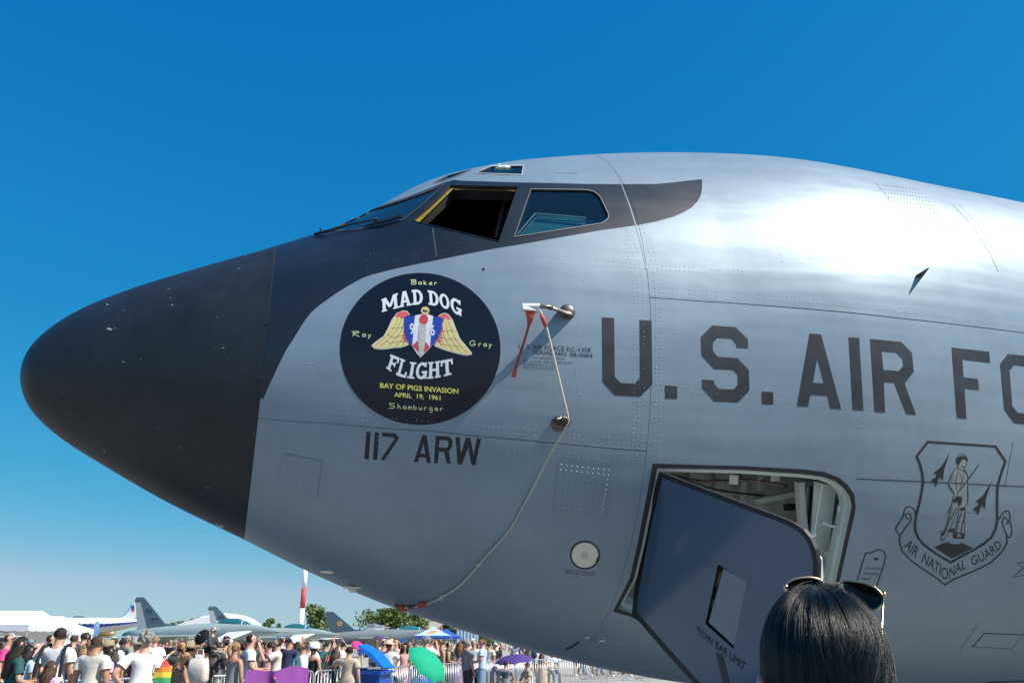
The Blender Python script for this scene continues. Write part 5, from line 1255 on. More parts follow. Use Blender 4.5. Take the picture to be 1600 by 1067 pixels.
# ---- crowd barriers
def barrier(a, b, label, nb=None):
    d = b - a; L = d.length; o = empty('crowd_barrier', a, math.atan2(d.y, d.x), label, 'barrier', 'steel crowd barriers along the line')
    L -= .06; h, r = 1.1, .12
    pts = [(0, 0, .12)] + [(r - r * math.cos(t), 0, h - r + r * math.sin(t)) for t in np.linspace(0, math.pi / 2, 5)] + [(L - r + r * math.sin(t), 0, h - r + r * math.cos(t)) for t in np.linspace(0, math.pi / 2, 5)] + [(L, 0, .12)]
    MB().tube(pts + [(0, 0, .12)], .021, 8).obj('frame', M_TUBE, o, smooth=True)
    nb = nb or max(6, int(L / .115)); bar = None
    for i in range(nb):
        x = L * (i + 1) / (nb + 1)
        if bar is None: bar = MB().tube([(0, 0, .12), (0, 0, h - .02)], .009, 6).obj('bar', M_TUBE, o, smooth=True); bar.location.x = x
        else: c = bar.copy(); COL.objects.link(c); c.parent = o; c.location.x = x
    for x in (.25, L - .25): MB().tube([(x, -.3, .02), (x, 0, .14), (x, .3, .02)], .018, 6).obj('foot', M_TUBE, o)
    return o
BP = [(-12, 12.7), (226, 14.7), (384, 15.9), (492, 18.2), (607, 20.9), (641, 22.2), (738, 25.8), (832, 32)]
bl = ['steel barrier at the left edge in front of the teal shirted woman', 'steel barrier below the rainbow bag', 'steel barrier under the purple banner', 'steel barrier in front of the blue wheelie bin', 'short steel barrier right of the blue wheelie bin', 'steel barrier crossing behind the green umbrella', 'steel barrier below the purple sunshade']
def gz(px, d): v_ = place(px, d, 1.0); v_.z = 0; return v_
for i in range(len(BP) - 1): barrier(gz(*BP[i]), gz(*BP[i + 1]), bl[i])
for i, (p, q) in enumerate((((790, 29), (868, 30.5)), ((872, 30.5), (950, 32)), ((905, 40), (985, 41)), ((990, 41), (1070, 42)))):
    barrier(gz(*p), gz(*q), ('side barrier running right from the purple sunshade', 'side barrier in front of the seated group', 'far barrier below the walking legs', 'rightmost far barrier under the tanker belly')[i])

# purple banner over the rail
M_PUR = mat('banner_purple', (.24, .06, .30), .7, var=.1, vscale=6)
pb = empty('purple_banner', place(436, 16.3), 0, 'purple cloth banner hung over the barrier between two people', 'banner')
tp = [(384, 1047, 15.6), (402, 1046, 15.9), (420, 1048, 16.0), (432, 1047, 16.0), (446, 1043, 16.2), (456, 1039.5, 16.4), (470, 1041, 16.6), (483, 1044, 16.8)]
tp = smooth_loop(tp, 5, False); v = []
for i, (x, y, d) in enumerate(tp):
    X, Z = xz(x, y, d)
    for j in range(6):
        q = j / 5; v.append(Vector((X * (1 - .0 * q) + .03 * q * math.sin(i * .9), d + .05 * math.sin(i * .8) * q, Z * (1 - q) + .25 * q)) - pb.location)
mk('cloth', v, [(i * 6 + j, i * 6 + j + 1, i * 6 + j + 7, i * 6 + j + 6) for i in range(len(tp) - 1) for j in range(5)], M_PUR, pb)
# blue wheelie bin
M_BIN = mat('bin_blue', (.012, .09, .42), .45, coat=.1); M_BINL = mat('bin_lid_blue', (.01, .16, .62), .4, coat=.15)
bn = empty('wheelie_bin', gz(582, 19.6), R(-12), 'blue wheelie bin with its lid thrown open behind the barrier', 'bin')
mb = MB(); rg = lambda w_, d_, z: [(-w_, -d_, z), (w_, -d_, z), (w_, d_, z), (-w_, d_, z)]
mb.loft([rg(.22, .25, .08), rg(.30, .33, 1.0), rg(.33, .36, 1.0), rg(.33, .36, 1.08), rg(.29, .32, 1.08), rg(.29, .32, .9)]); mb.obj('body', M_BIN, bn)
mb = MB()
hx, hz_ = .36, 1.10
ld = Vector((-.62, 0, .46)).normalized(); nl = Vector((.46, 0, .62)).normalized()
c = [Vector((hx, 0, hz_)), Vector((hx, 0, hz_)) + ld * .78]
mb.loft([[c[0] + Vector((0, -.35, 0)), c[0] + Vector((0, .35, 0)), c[0] + Vector((0, .35, 0)) + nl * .04, c[0] + Vector((0, -.35, 0)) + nl * .04], [c[0] * .5 + c[1] * .5 + Vector((0, -.36, 0)) , c[0] * .5 + c[1] * .5 + Vector((0, .36, 0)), c[0] * .5 + c[1] * .5 + Vector((0, .34, 0)) + nl * .10, c[0] * .5 + c[1] * .5 + Vector((0, -.34, 0)) + nl * .10], [c[1] + Vector((0, -.30, 0)), c[1] + Vector((0, .30, 0)), c[1] + Vector((0, .28, 0)) + nl * .05, c[1] + Vector((0, -.28, 0)) + nl * .05]]); mb.obj('lid', M_BINL, bn)
for y in (-.26, .26): MB().tube([(.24, y - .04, .1), (.24, y + .04, .1)], .1, 14).obj('wheel', M_JK, bn)
MB().tube([(.38, -.28, 1.04), (.40, -.2, 1.06), (.40, .2, 1.06), (.38, .28, 1.04)], .018, 6).obj('handle', M_BIN, bn)
# umbrellas
def umbrella(c, axis, rad, depth, col, label, name='umbrella', pole=.8, col2=None):
    o = empty(name, c, 0, label, 'umbrella', None); ax = Vector(axis).normalized(); u = ax.orthogonal().normalized(); w_ = ax.cross(u)
    m = mat('umbrella_%s' % '_'.join(label.split()[:2]), col, .8, spec=.2, var=.05, vscale=6)
    ng = 8; seg = 4; rows = 6; v = [ax * depth]; f = []
    for i in range(1, rows + 1):
        q = i / rows
        for k in range(ng * seg):
            a = 2 * math.pi * k / (ng * seg); ph = (k % seg) / seg
            sc = 1 - .10 * math.sin(math.pi * ph) * q; r = rad * math.sin(q * math.pi * .42) / math.sin(math.pi * .42) * sc
            v.append((u * math.cos(a) + w_ * math.sin(a)) * r + ax * (depth * (1 - (1 - math.cos(q * math.pi * .5)) * 1.0) + .05 * q * rad * math.sin(math.pi * ph)))
    N_ = ng * seg
    f += [(0, 1 + k, 1 + (k + 1) % N_) for k in range(N_)]
    f += [(1 + i * N_ + k, 1 + (i + 1) * N_ + k, 1 + (i + 1) * N_ + (k + 1) % N_, 1 + i * N_ + (k + 1) % N_) for i in range(rows - 1) for k in range(N_)]
    mk('umbrella_cover', v, f, m, o)
    MB().tube([ax * (depth + .05), ax * (depth - pole)], .010, 6).obj('shaft', M_PVC, o)
    for k in range(ng):
        a = 2 * math.pi * k / ng; dd = u * math.cos(a) + w_ * math.sin(a)
        MB().tube([ax * depth * .97, dd * rad * .55 + ax * depth * .70, dd * rad * .98 + ax * .01], .004, 4).obj('rib', M_PVC, o)
    return o
def pt(px, py, d): x, z = xz(px, py, d); return Vector((x, d, z))
umbrella(pt(666, 1038, 20.8), (.62, -.38, .70), .56, .22, (.015, .36, .20), 'green open umbrella tilted over the barrier')
umbrella(pt(804, 1034, 27.5), (-.10, -.10, 1), .62, .22, (.085, .05, .22), 'dark purple sunshade open low behind the right barrier')
umbrella(pt(592, 997, 48), (.1, -.1, 1), .34, .13, (.10, .05, .16), 'plum umbrella held up before the big tree')
umbrella(pt(626, 1002, 40), (-.1, -.2, 1), .33, .13, (.02, .06, .22), 'navy umbrella with pale patch above the phone holders')
umbrella(pt(558, 1008, 36), (.35, -.5, .8), .27, .12, (.65, .05, .22), 'hot pink umbrella beyond the blue bin')
umbrella(pt(316, 995, 19), (-.35, -.75, .45), .19, .08, (.012, .012, .014), 'black small parasol with yellow lining by the hooded child')
# ------------------------------------------------------------------ people
SKINS = [mat('skin_light', (.58, .33, .22), .5), mat('skin_tan', (.46, .24, .14), .5), mat('skin_brown', (.30, .155, .09), .5), mat('skin_pink', (.62, .34, .26), .5)]
HAIRS = {n_: mat('hair_' + n_.replace(' ', '_'), c_, .62, spec=.3, var=.35, vscale=30, bump=.9, bscale=45, stretch=(1, 1, .25)) for n_, c_ in (('black', (.010, .009, .009)), ('dark brown', (.026, .017, .012)), ('brown', (.065, .038, .022)), ('blond', (.33, .20, .085)), ('grey', (.26, .245, .23)), ('auburn', (.15, .058, .026)))}
COLS = {'white': (.78, .78, .78), 'off white': (.68, .63, .55), 'black': (.015, .015, .017), 'charcoal': (.05, .052, .055), 'grey': (.25, .25, .26), 'navy': (.015, .025, .08), 'royal blue': (.02, .06, .33), 'sky blue': (.28, .46, .66), 'pale blue': (.45, .56, .70), 'teal': (.015, .085, .085), 'green': (.05, .17, .08), 'olive': (.10, .105, .05), 'sage': (.26, .29, .22), 'red': (.45, .035, .03), 'coral': (.62, .20, .16), 'pink': (.68, .36, .36), 'hot pink': (.60, .05, .20), 'lilac': (.55, .40, .60), 'purple': (.14, .05, .22), 'yellow': (.68, .50, .12), 'mustard': (.48, .28, .05), 'orange': (.62, .22, .04), 'beige': (.52, .43, .32), 'khaki': (.30, .25, .16), 'brown': (.14, .085, .05), 'denim': (.06, .10, .18), 'pale denim': (.20, .28, .40), 'turquoise': (.03, .42, .48), 'stone': (.42, .39, .34), 'maroon': (.14, .02, .03)}
def cloth(c): return mat('cloth_' + c.replace(' ', '_'), COLS[c], .8, var=.10, vscale=9, bump=.5, bscale=14)
J0 = dict(pel=(0, 0, .96), sp=(0, .0, 1.10), ch=(0, .01, 1.30), nb=(0, .01, 1.455), hb=(0, -.005, 1.53), hc=(0, -.015, 1.625), cr=(0, -.0, 1.70),
          ls=(.175, .01, 1.41), le=(.225, .03, 1.14), lw=(.235, -.04, .90), lh=(.23, -.07, .80), rs=(-.175, .01, 1.41), re=(-.225, .03, 1.14), rw=(-.235, -.04, .90), rh=(-.23, -.07, .80),
          lp=(.095, 0, .92), lk=(.105, -.02, .50), la=(.11, .02, .09), lt=(.125, -.15, .035), rp=(-.095, 0, .92), rk=(-.105, -.02, .50), ra=(-.11, .02, .09), rt=(-.125, -.15, .035))
POSES = {
 'stand': {},
 'hip': dict(le=(.37, .07, 1.17), lw=(.21, -.03, 1.02), lh=(.15, -.07, 1.0)),
 'hips': dict(le=(.37, .07, 1.17), lw=(.21, -.03, 1.02), lh=(.15, -.07, 1.0), re=(-.37, .07, 1.17), rw=(-.21, -.03, 1.02), rh=(-.15, -.07, 1.0)),
 'phone': dict(le=(.25, -.20, 1.25), lw=(.10, -.34, 1.50), lh=(.06, -.37, 1.58), re=(-.25, -.20, 1.25), rw=(-.10, -.34, 1.50), rh=(-.06, -.37, 1.58)),
 'high': dict(le=(.28, -.12, 1.52), lw=(.16, -.25, 1.76), lh=(.10, -.28, 1.84), re=(-.28, -.12, 1.52), rw=(-.16, -.25, 1.76), rh=(-.10, -.28, 1.84)),
 'hold': dict(le=(.25, .02, 1.15), lw=(.10, -.22, 1.12), lh=(.04, -.27, 1.13), re=(-.25, .02, 1.15), rw=(-.10, -.22, 1.10), rh=(-.03, -.27, 1.10)),
 'fold': dict(le=(.25, .0, 1.16), lw=(.02, -.20, 1.20), lh=(-.07, -.19, 1.22), re=(-.25, .0, 1.16), rw=(-.02, -.21, 1.16), rh=(.07, -.20, 1.17)),
 'walk': dict(lk=(.10, -.16, .52), la=(.11, -.22, .12), lt=(.12, -.38, .10), rk=(-.10, .05, .50), ra=(-.11, .26, .16), rt=(-.12, .13, .04), lw=(.24, .12, .90), lh=(.235, .12, .80), rw=(-.24, -.18, .93), rh=(-.23, -.24, .84)),
 'reach': dict(le=(.40, -.10, 1.27), lw=(.62, -.20, 1.16), lh=(.70, -.23, 1.12)),
 'brow': dict(re=(-.36, -.10, 1.46), rw=(-.17, -.13, 1.64), rh=(-.09, -.15, 1.69)),
 'bend': dict(nb=(0, -.07, 1.45), hb=(0, -.13, 1.51), hc=(0, -.20, 1.575), cr=(0, -.22, 1.64), ch=(0, -.03, 1.30), le=(.25, -.06, 1.15), lw=(.12, -.28, 1.05), lh=(.06, -.33, 1.03), re=(-.25, -.06, 1.15), rw=(-.12, -.28, 1.05), rh=(-.05, -.33, 1.03)),
 'sit': dict(lk=(.14, -.38, .90), la=(.13, -.40, .48), lt=(.13, -.54, .44), rk=(-.14, -.38, .90), ra=(-.13, -.40, .48), rt=(-.13, -.54, .44), le=(.25, -.10, 1.17), lw=(.14, -.30, 1.08), lh=(.09, -.36, 1.08), re=(-.25, -.10, 1.17), rw=(-.14, -.30, 1.08), rh=(-.08, -.36, 1.08)),
}
RAD = dict(pel=(.150, .110), sp=(.138, .10), ch=(.155, .105), nb=(.075, .07), hb=(.056, .060), hc=(.076, .094), cr=(.058, .075), ls=(.068, .066), le=(.044, .044), lw=(.030, .034), lh=(.036, .022), lp=(.098, .10), lk=(.060, .064), la=(.042, .046), lt=(.036, .030))
RADW = dict(RAD, pel=(.165, .115), sp=(.112, .088), ch=(.132, .105), nb=(.062, .06), hb=(.047, .052), ls=(.055, .055), le=(.036, .036), lw=(.026, .028), lp=(.10, .10), lk=(.054, .058), la=(.036, .040))
BONES = [('pel', 'sp', 'hip'), ('sp', 'ch', 'torso'), ('ch', 'nb', 'torso'), ('nb', 'hb', 'neck'), ('hb', 'hc', 'head'), ('hc', 'cr', 'head')]
for s_ in 'lr': BONES += [('ch', s_ + 's', 'torso'), (s_ + 's', s_ + 'e', 'uarm'), (s_ + 'e', s_ + 'w', 'farm'), (s_ + 'w', s_ + 'h', 'hand'), ('pel', s_ + 'p', 'hip'), (s_ + 'p', s_ + 'k', 'thigh'), (s_ + 'k', s_ + 'a', 'shin'), (s_ + 'a', s_ + 't', 'foot')]
BODY = {}
def body(pose, sex):
    k = (pose, sex)
    if k in BODY: return BODY[k]
    J = dict(J0); J.update(POSES[pose]); RR = RADW if sex == 'w' else RAD
    if sex == 'w':
        for n_ in ('ls', 'rs'): x, y, z = J[n_]; J[n_] = (x * .86, y, z)
    names = list(J); idx = {n_: i for i, n_ in enumerate(names)}
    vs_ = [J[n_] for n_ in names]; es = [(idx[a], idx[b]) for a, b, _ in BONES]
    rad = [RR[n_] if n_ in RR else RR['l' + n_[1:]] for n_ in names]
    # fingers and thumb branch from the palm
    me = bpy.data.meshes.new('body'); 
    for sd in 'lr':
        wv, hv = Vector(J[sd + 'w']), Vector(J[sd + 'h']); d_ = (hv - wv).normalized(); sdv = d_.cross(Vector((0, 1, 0.3))).normalized()
        i0 = idx[sd + 'h']
        tip = hv + d_ * .085 ; vs_.append(tuple(tip)); rad.append((.026, .011)); es.append((i0, len(vs_) - 1))
        th_ = (wv + hv) / 2 + sdv * (.042 if sd == 'l' else -.042) + d_ * .03 + Vector((0, -.02, 0)); vs_.append(tuple(th_)); rad.append((.011, .011)); es.append((i0, len(vs_) - 1))
    me.from_pydata(vs_, es, [])
    o = bpy.data.objects.new('body', me); COL.objects.link(o)
    sk = o.modifiers.new('skin', 'SKIN'); sk.use_smooth_shade = True; sk.branch_smoothing = .6
    for i, sv in enumerate(me.skin_vertices[0].data): sv.radius = rad[i]; sv.use_root = (i == idx['pel'])
    ss = o.modifiers.new('sub', 'SUBSURF'); ss.levels = 1; ss.render_levels = 1
    bpy.context.view_layer.update()
    m2 = bpy.data.meshes.new_from_object(o.evaluated_get(bpy.context.evaluated_depsgraph_get()))
    bpy.data.objects.remove(o)
    V = np.array([v.co[:] for v in m2.vertices]); Nn = np.array([v.normal[:] for v in m2.vertices]); F = [tuple(p.vertices) for p in m2.polygons]
    bpy.data.meshes.remove(m2)
    # refine the head: nose, brow, jaw
    hc = np.array(J['hc']); rel_ = V - hc
    best = np.full(len(V), 9e9); lab = np.array(['torso'] * len(V), dtype=object); tp_ = np.zeros(len(V))
    for a, b, nm in BONES:
        A, B = np.array(J[a]), np.array(J[b]); d = B - A; t = np.clip(((V - A) @ d) / (d @ d), 0, 1)
        ra = np.mean(rad[idx[a]]); rb = np.mean(rad[idx[b]])
        ds = np.linalg.norm(V - (A + t[:, None] * d), axis=1) / (ra + (rb - ra) * t)
        u = ds < best; best[u] = ds[u]; lab[u] = nm; tp_[u] = t[u]
    hd = (lab == 'head') & (rel_[:, 1] < -.05)
    for x0, z0, amt, sx_, sz_ in ((0, -.015, .030, .016, .022), (0, -.075, .012, .02, .015), (0, .03, .006, .05, .012)):
        V[:, 1] -= hd * amt * np.exp(-((rel_[:, 0] - x0) / sx_)**2 - ((rel_[:, 2] - z0) / sz_)**2)
    if sex == 'w':
        for x0 in (.075, -.075):
            u = (lab == 'torso') & (V[:, 1] < 0); V[:, 1] -= u * .045 * np.exp(-((V[:, 0] - x0) / .055)**2 - ((V[:, 2] - 1.27) / .06)**2)
    BODY[k] = dict(V=V, N=Nn, F=F, lab=lab, t=tp_, J=J, hc=hc, sex=sex); return BODY[k]
GM = {}
def garment(pose, sex, kind):
    k = (pose, sex, kind)
    if k in GM: return GM[k]
    B = body(pose, sex); V, Nn, lab, t, J = B['V'], B['N'], B['lab'], B['t'], B['J']; z = V[:, 2]
    off = .014; sel = None; rel_ = V - B['hc']
    tor = ((lab == 'torso') & ~((z > 1.44) & (np.abs(V[:, 0]) < .075))) | ((lab == 'hip') & (z > .90))
    if kind == 'body': return None
    if kind == 'tee': sel = tor | ((lab == 'uarm') & (t < .68)); off = .018
    elif kind == 'long': sel = tor | (lab == 'uarm') | ((lab == 'farm') & (t < .93)); off = .017
    elif kind == 'tank': sel = tor & (z < 1.43) & ~((np.abs(V[:, 0]) > .15) & (z > 1.32)); off = .014
    elif kind == 'trousers': sel = ((lab == 'hip') & (z < 1.06)) | (lab == 'thigh') | ((lab == 'shin') & (t < .93)); off = .012
    elif kind == 'shorts': sel = ((lab == 'hip') & (z < 1.06)) | ((lab == 'thigh') & (t < .92)); off = .020
    elif kind == 'shoes': sel = lab == 'foot'; off = .014
    elif kind == 'short hair': sel = (lab == 'head') & ((rel_[:, 2] > .062) | ((rel_[:, 1] > -.01) & (rel_[:, 2] > -.055))); off = .016
    elif kind == 'cap': sel = (lab == 'head') & (rel_[:, 2] > .038); off = .022
    elif kind == 'beard': sel = (lab == 'head') & (rel_[:, 1] < -.02) & (rel_[:, 2] < -.035); off = .008
    sel = np.asarray(sel, bool)
    F = [f for f in B['F'] if all(sel[i] for i in f)]
    P = V + Nn * off
    if kind in ('tee', 'long', 'tank'):   # hang loosely round the waist, folds
        u = (lab == 'hip') | (lab == 'torso'); wz = np.clip((1.25 - z) / .3, 0, 1) * u
        P = P + Nn * (wz * .014)[:, None] + Nn * (u * .006 * np.sin(V[:, 0] * 38 + z * 25) * np.sin(z * 31))[:, None]
        if kind == 'tee': ua = lab == 'uarm'; P = P + Nn * (ua * np.clip((t - .2) / .5, 0, 1) * .016)[:, None]
    if kind == 'shorts': P = P + Nn * ((lab == 'thigh') * t * .018)[:, None]
    if kind in ('trousers',): P = P + Nn * ((lab == 'shin') * .010 * (1 + .5 * np.sin(z * 60)))[:, None]
    if kind == 'short hair': P = P + Nn * (.005 * np.sin(V[:, 0] * 120) * np.sin(z * 140))[:, None]
    used = sorted({i for f in F for i in f}); mp_ = {u: i for i, u in enumerate(used)}
    pv = [tuple(P[u]) for u in used]; pf = [tuple(mp_[i] for i in f) for f in F]
    if kind == 'cap':
        b = len(pv); c = B['hc']; n = 9
        for i in range(n):
            a = math.pi + math.pi * i / (n - 1); x = math.cos(a)
            pv += [(c[0] + .085 * x, c[1] - .055 + .055 * math.sin(a), c[2] + .052), (c[0] + .078 * x, c[1] - .07 + .125 * math.sin(a), c[2] + .040), (c[0] + .078 * x, c[1] - .07 + .125 * math.sin(a), c[2] + .033)]
        for i in range(n - 1): pf += [(b + 3 * i, b + 3 * i + 3, b + 3 * i + 4, b + 3 * i + 1), (b + 3 * i + 1, b + 3 * i + 4, b + 3 * i + 5, b + 3 * i + 2), (b + 3 * i + 2, b + 3 * i + 5, b + 3 * i + 3, b + 3 * i)]
    if kind in ('dress', 'skirt'): pass
    me = bpy.data.meshes.new(kind.replace(' ', '_')); me.from_pydata(pv, [], pf); me.materials.append(None)
    me.polygons.foreach_set('use_smooth', np.ones(len(pf), bool)); me.update()
    GM[k] = me; return me
def drape(kind, pose, sex, ln=1.0):
    """skirts, long hair and hats that hang from the figure rather than follow it"""
    k = (pose, sex, kind, ln)
    if k in GM: return GM[k]
    B = body(pose, sex); c = B['hc']; mb = MB(); n = 20
    if kind == 'skirt':
        z1 = 1.02 - .62 * ln; rings = []
        for i in range(9):
            q = i / 8; z = 1.05 + (z1 - 1.05) * q; rx, ry = .165 + .09 * q + .03 * math.sin(q * 3), .125 + .12 * q
            rings.append([(rx * math.cos(a) * (1 + .09 * q * math.sin(a * 7 + q)), ry * math.sin(a) * (1 + .09 * q * math.sin(a * 7 + q)), z + .015 * math.sin(a * 3)) for a in [2 * math.pi * j / n for j in range(n)]])
        mb.loft(rings, 0, False)
    elif kind == 'long hair':
        rings = []; ez = 1.625 - .36 * ln
        for i in range(10):
            q = i / 9; z = c[2] + .105 + (ez - c[2] - .105) * q; wd = (.03 + .085 * math.sin(min(1, q * 3.2) * math.pi / 2)) * (1 + .25 * q) * (1 - .55 * max(0, q - .75) / .25)
            yb = c[1] + .02 + .075 * math.sin(min(1, q * 2.6) * math.pi / 2) + .03 * q; ring = []
            for j in range(13):
                a = math.pi * (j / 12) ; r_ = 1 + .07 * math.sin(j * 2.3 + i * .7)
                ring.append((c[0] + wd * math.cos(a) * r_, (c[1] - .035 if q < .35 else c[1] + .01) + (yb - c[1] + .035) * math.sin(a) * r_, z + .010 * math.sin(j * 3.1)))
            for j in range(12, -1, -1):
                a = math.pi * (j / 12); ring.append((c[0] + wd * .6 * math.cos(a), c[1] + .01 + (yb - c[1]) * .45 * math.sin(a), z))
            rings.append(ring)
        mb.loft(rings, 0, True)
    elif kind == 'ponytail':
        mb.tube([(c[0], c[1] + .09, c[2] + .04), (c[0], c[1] + .15, c[2] + .02), (c[0], c[1] + .17, c[2] - .08), (c[0], c[1] + .14, c[2] - .2)], [.02, .035, .035, .012], 8)
    elif kind == 'bun':
        mb.sphere((c[0], c[1] + .08, c[2] + .10), .05, 10, 8)
    elif kind == 'curly hair':
        r_ = random.Random(3)
        for i in range(70):
            a = r_.uniform(0, 6.283); u = r_.uniform(-.25, 1); rr = math.sqrt(max(0, 1 - u * u)); p = (c[0] + .09 * rr * math.cos(a), c[1] + .01 + .105 * rr * math.sin(a), c[2] + .02 + .10 * u)
            if p[1] < c[1] - .045 and p[2] < c[2] + .07: continue
            mb.sphere(p, r_.uniform(.022, .034), 6, 5)
    elif kind == 'bucket hat':
        f_ = lambda r1, z: [(c[0] + r1 * math.cos(a), c[1] + .005 + r1 * 1.12 * math.sin(a), c[2] + z) for a in [2 * math.pi * j / n for j in range(n)]]
        mb.loft([f_(.155, .0), f_(.118, .055), f_(.105, .13), f_(.06, .145)], 0, True)
    elif kind == 'sun hat':
        f_ = lambda r1, z: [(c[0] + r1 * math.cos(a), c[1] + .005 + r1 * 1.08 * math.sin(a), c[2] + z + .015 * math.sin(a * 2) * (r1 > .15)) for a in [2 * math.pi * j / n for j in range(n)]]
        mb.loft([f_(.21, .045), f_(.205, .055), f_(.112, .06), f_(.10, .14), f_(.05, .155)], 0, True)
    elif kind == 'sunglasses':
        for sx_ in (-1, 1): mb.sphere((c[0] + sx_ * .036, c[1] - .094, c[2] + .020), (.032, .012, .022), 10, 6)
        mb.tube([(c[0] - .08, c[1] + .0, c[2] + .022), (c[0] - .076, c[1] - .085, c[2] + .024), (c[0] + .076, c[1] - .085, c[2] + .024), (c[0] + .08, c[1], c[2] + .022)], .006, 5)
    elif kind == 'eyes':
        for sx_ in (-1, 1): mb.sphere((c[0] + sx_ * .032, c[1] - .088, c[2] + .016), (.013, .010, .007), 8, 5)
        mb.tube([(c[0] - .022, c[1] - .093, c[2] - .052), (c[0], c[1] - .098, c[2] - .053), (c[0] + .022, c[1] - .093, c[2] - .052)], .005, 5)
        for sx_ in (-1, 1): mb.tube([(c[0] + sx_ * .018, c[1] - .094, c[2] + .035), (c[0] + sx_ * .046, c[1] - .086, c[2] + .037)], .005, 4)
    elif kind == 'ears':
        for sx_ in (-1, 1): mb.sphere((c[0] + sx_ * .083, c[1] + .012, c[2] + .0), (.014, .024, .034), 8, 6)
    me = bpy.data.meshes.new(kind.replace(' ', '_')); me.from_pydata(mb.v, [], mb.f); me.materials.append(None)
    me.polygons.foreach_set('use_smooth', np.ones(len(mb.f), bool)); me.update(); GM[k] = me; return me
def bodymesh(pose, sex):
    k = (pose, sex, 'bodymesh')
    if k not in GM:
        B = body(pose, sex); me = bpy.data.meshes.new('body'); me.from_pydata([tuple(v) for v in B['V']], [], B['F']); me.materials.append(None)
        me.polygons.foreach_set('use_smooth', np.ones(len(B['F']), bool)); me.update(); GM[k] = me
    return GM[k]
def put(name, me, m, parent):
    o = bpy.data.objects.new(name, me); COL.objects.link(o); o.parent = parent
    if name in ('ears', 'shoes', 'eyes'): o['kind'] = 'stuff'
    o.material_slots[0].link = 'OBJECT'; o.material_slots[0].material = m; return o
PEOPLE = []
M_EYE = mat('eye_line', (.03, .02, .018), .4); M_SHADE = mat('shades', (.012, .012, .015), .15)
def person(px, d, H, yaw, label, pose='stand', sex='m', skin=0, hair=('short hair', 'dark brown'), top=('tee', 'white'), bot=('shorts', 'navy'), hat=None, shades=False, beard=None, shoe='white', group='visitors in the crowd', z=0.0, wide=1.0, ln=1.0, detail=True):
    """yaw 0 faces the camera, 90 faces the right of the picture, 180 shows the back"""
    o = empty('person', place(px, d, H * .93 + z), R(yaw), label, 'person', group); o.location.z = z
    s = H / 1.755; o.scale = (s * wide, s * wide, s)
    B = put('body', bodymesh(pose, sex), SKINS[skin], o)
    if top[0] == 'dress':
        put('dress_top', garment(pose, sex, 'tank'), cloth(top[1]), o); put('dress_skirt', drape('skirt', pose, sex, ln), cloth(top[1]), o)
    elif top: put({'tee': 'shirt', 'long': 'long_sleeved_shirt', 'tank': 'tank_top'}[top[0]], garment(pose, sex, top[0]), cloth(top[1]), o)
    if top[0] != 'dress':
        if bot[0] == 'skirt': put('skirt', drape('skirt', pose, sex, .75), cloth(bot[1]), o)
        else: put(bot[0], garment(pose, sex, bot[0]), cloth(bot[1]), o)
    put('shoes', garment(pose, sex, 'shoes'), cloth(shoe), o)
    if hair:
        if hair[0] != 'curly hair': put('hair', garment(pose, sex, 'short hair'), HAIRS[hair[1]], o)
        if hair[0] != 'short hair': put({'long hair': 'long_hair', 'ponytail': 'ponytail', 'bun': 'hair_bun', 'curly hair': 'hair'}[hair[0]], drape(hair[0], pose, sex, ln if hair[0] == 'long hair' and top[0] != 'dress' else 1.0), HAIRS[hair[1]], o)
    if hat: put(hat[0].replace(' ', '_'), garment(pose, sex, 'cap') if hat[0] == 'cap' else drape(hat[0], pose, sex), cloth(hat[1]), o)
    if shades: put('sunglasses', drape('sunglasses', pose, sex), M_SHADE, o)
    elif detail: put('eyes', drape('eyes', pose, sex), M_EYE, o)
    if detail: put('ears', drape('ears', pose, sex), SKINS[skin], o)
    if beard: put('beard', garment(pose, sex, 'beard'), HAIRS[beard], o)
    if detail and top[0] in ('tee', 'tank') and (len(PEOPLE) * 7) % 10 < 4:
        k = ('print', pose, sex, len(PEOPLE) % 3)
        if k not in GM:
            sg = -1 if k[3] != 1 else 1; Bv = body(pose, sex)
            fr = [i for i in range(len(Bv['V'])) if Bv['lab'][i] == 'torso' and Bv['N'][i][1] * sg > .35 and 1.16 < Bv['V'][i][2] < 1.39 and abs(Bv['V'][i][0]) < .10]
            fs = set(fr); ff = [f for f in Bv['F'] if all(i in fs for i in f)]; mp2 = {u: i for i, u in enumerate(fr)}
            me = bpy.data.meshes.new('print'); me.from_pydata([tuple(Bv['V'][u] + Bv['N'][u] * .031) for u in fr], [], [tuple(mp2[i] for i in f) for f in ff]); me.materials.append(None); GM[k] = me
        put('shirt_print', GM[k], cloth(['black', 'navy', 'coral', 'white', 'grey', 'teal'][(len(PEOPLE) * 5) % 6]), o)
    PEOPLE.append(o); return o
def topH(px, y, d): return xz(px, y, d)[1]
def P(px, ytop, d, yaw, label, **k):
    Hh = topH(px, ytop, d) - k.get('z', 0.0) - k.pop('hx', .0)
    return person(px, d, Hh, yaw, label, **k)
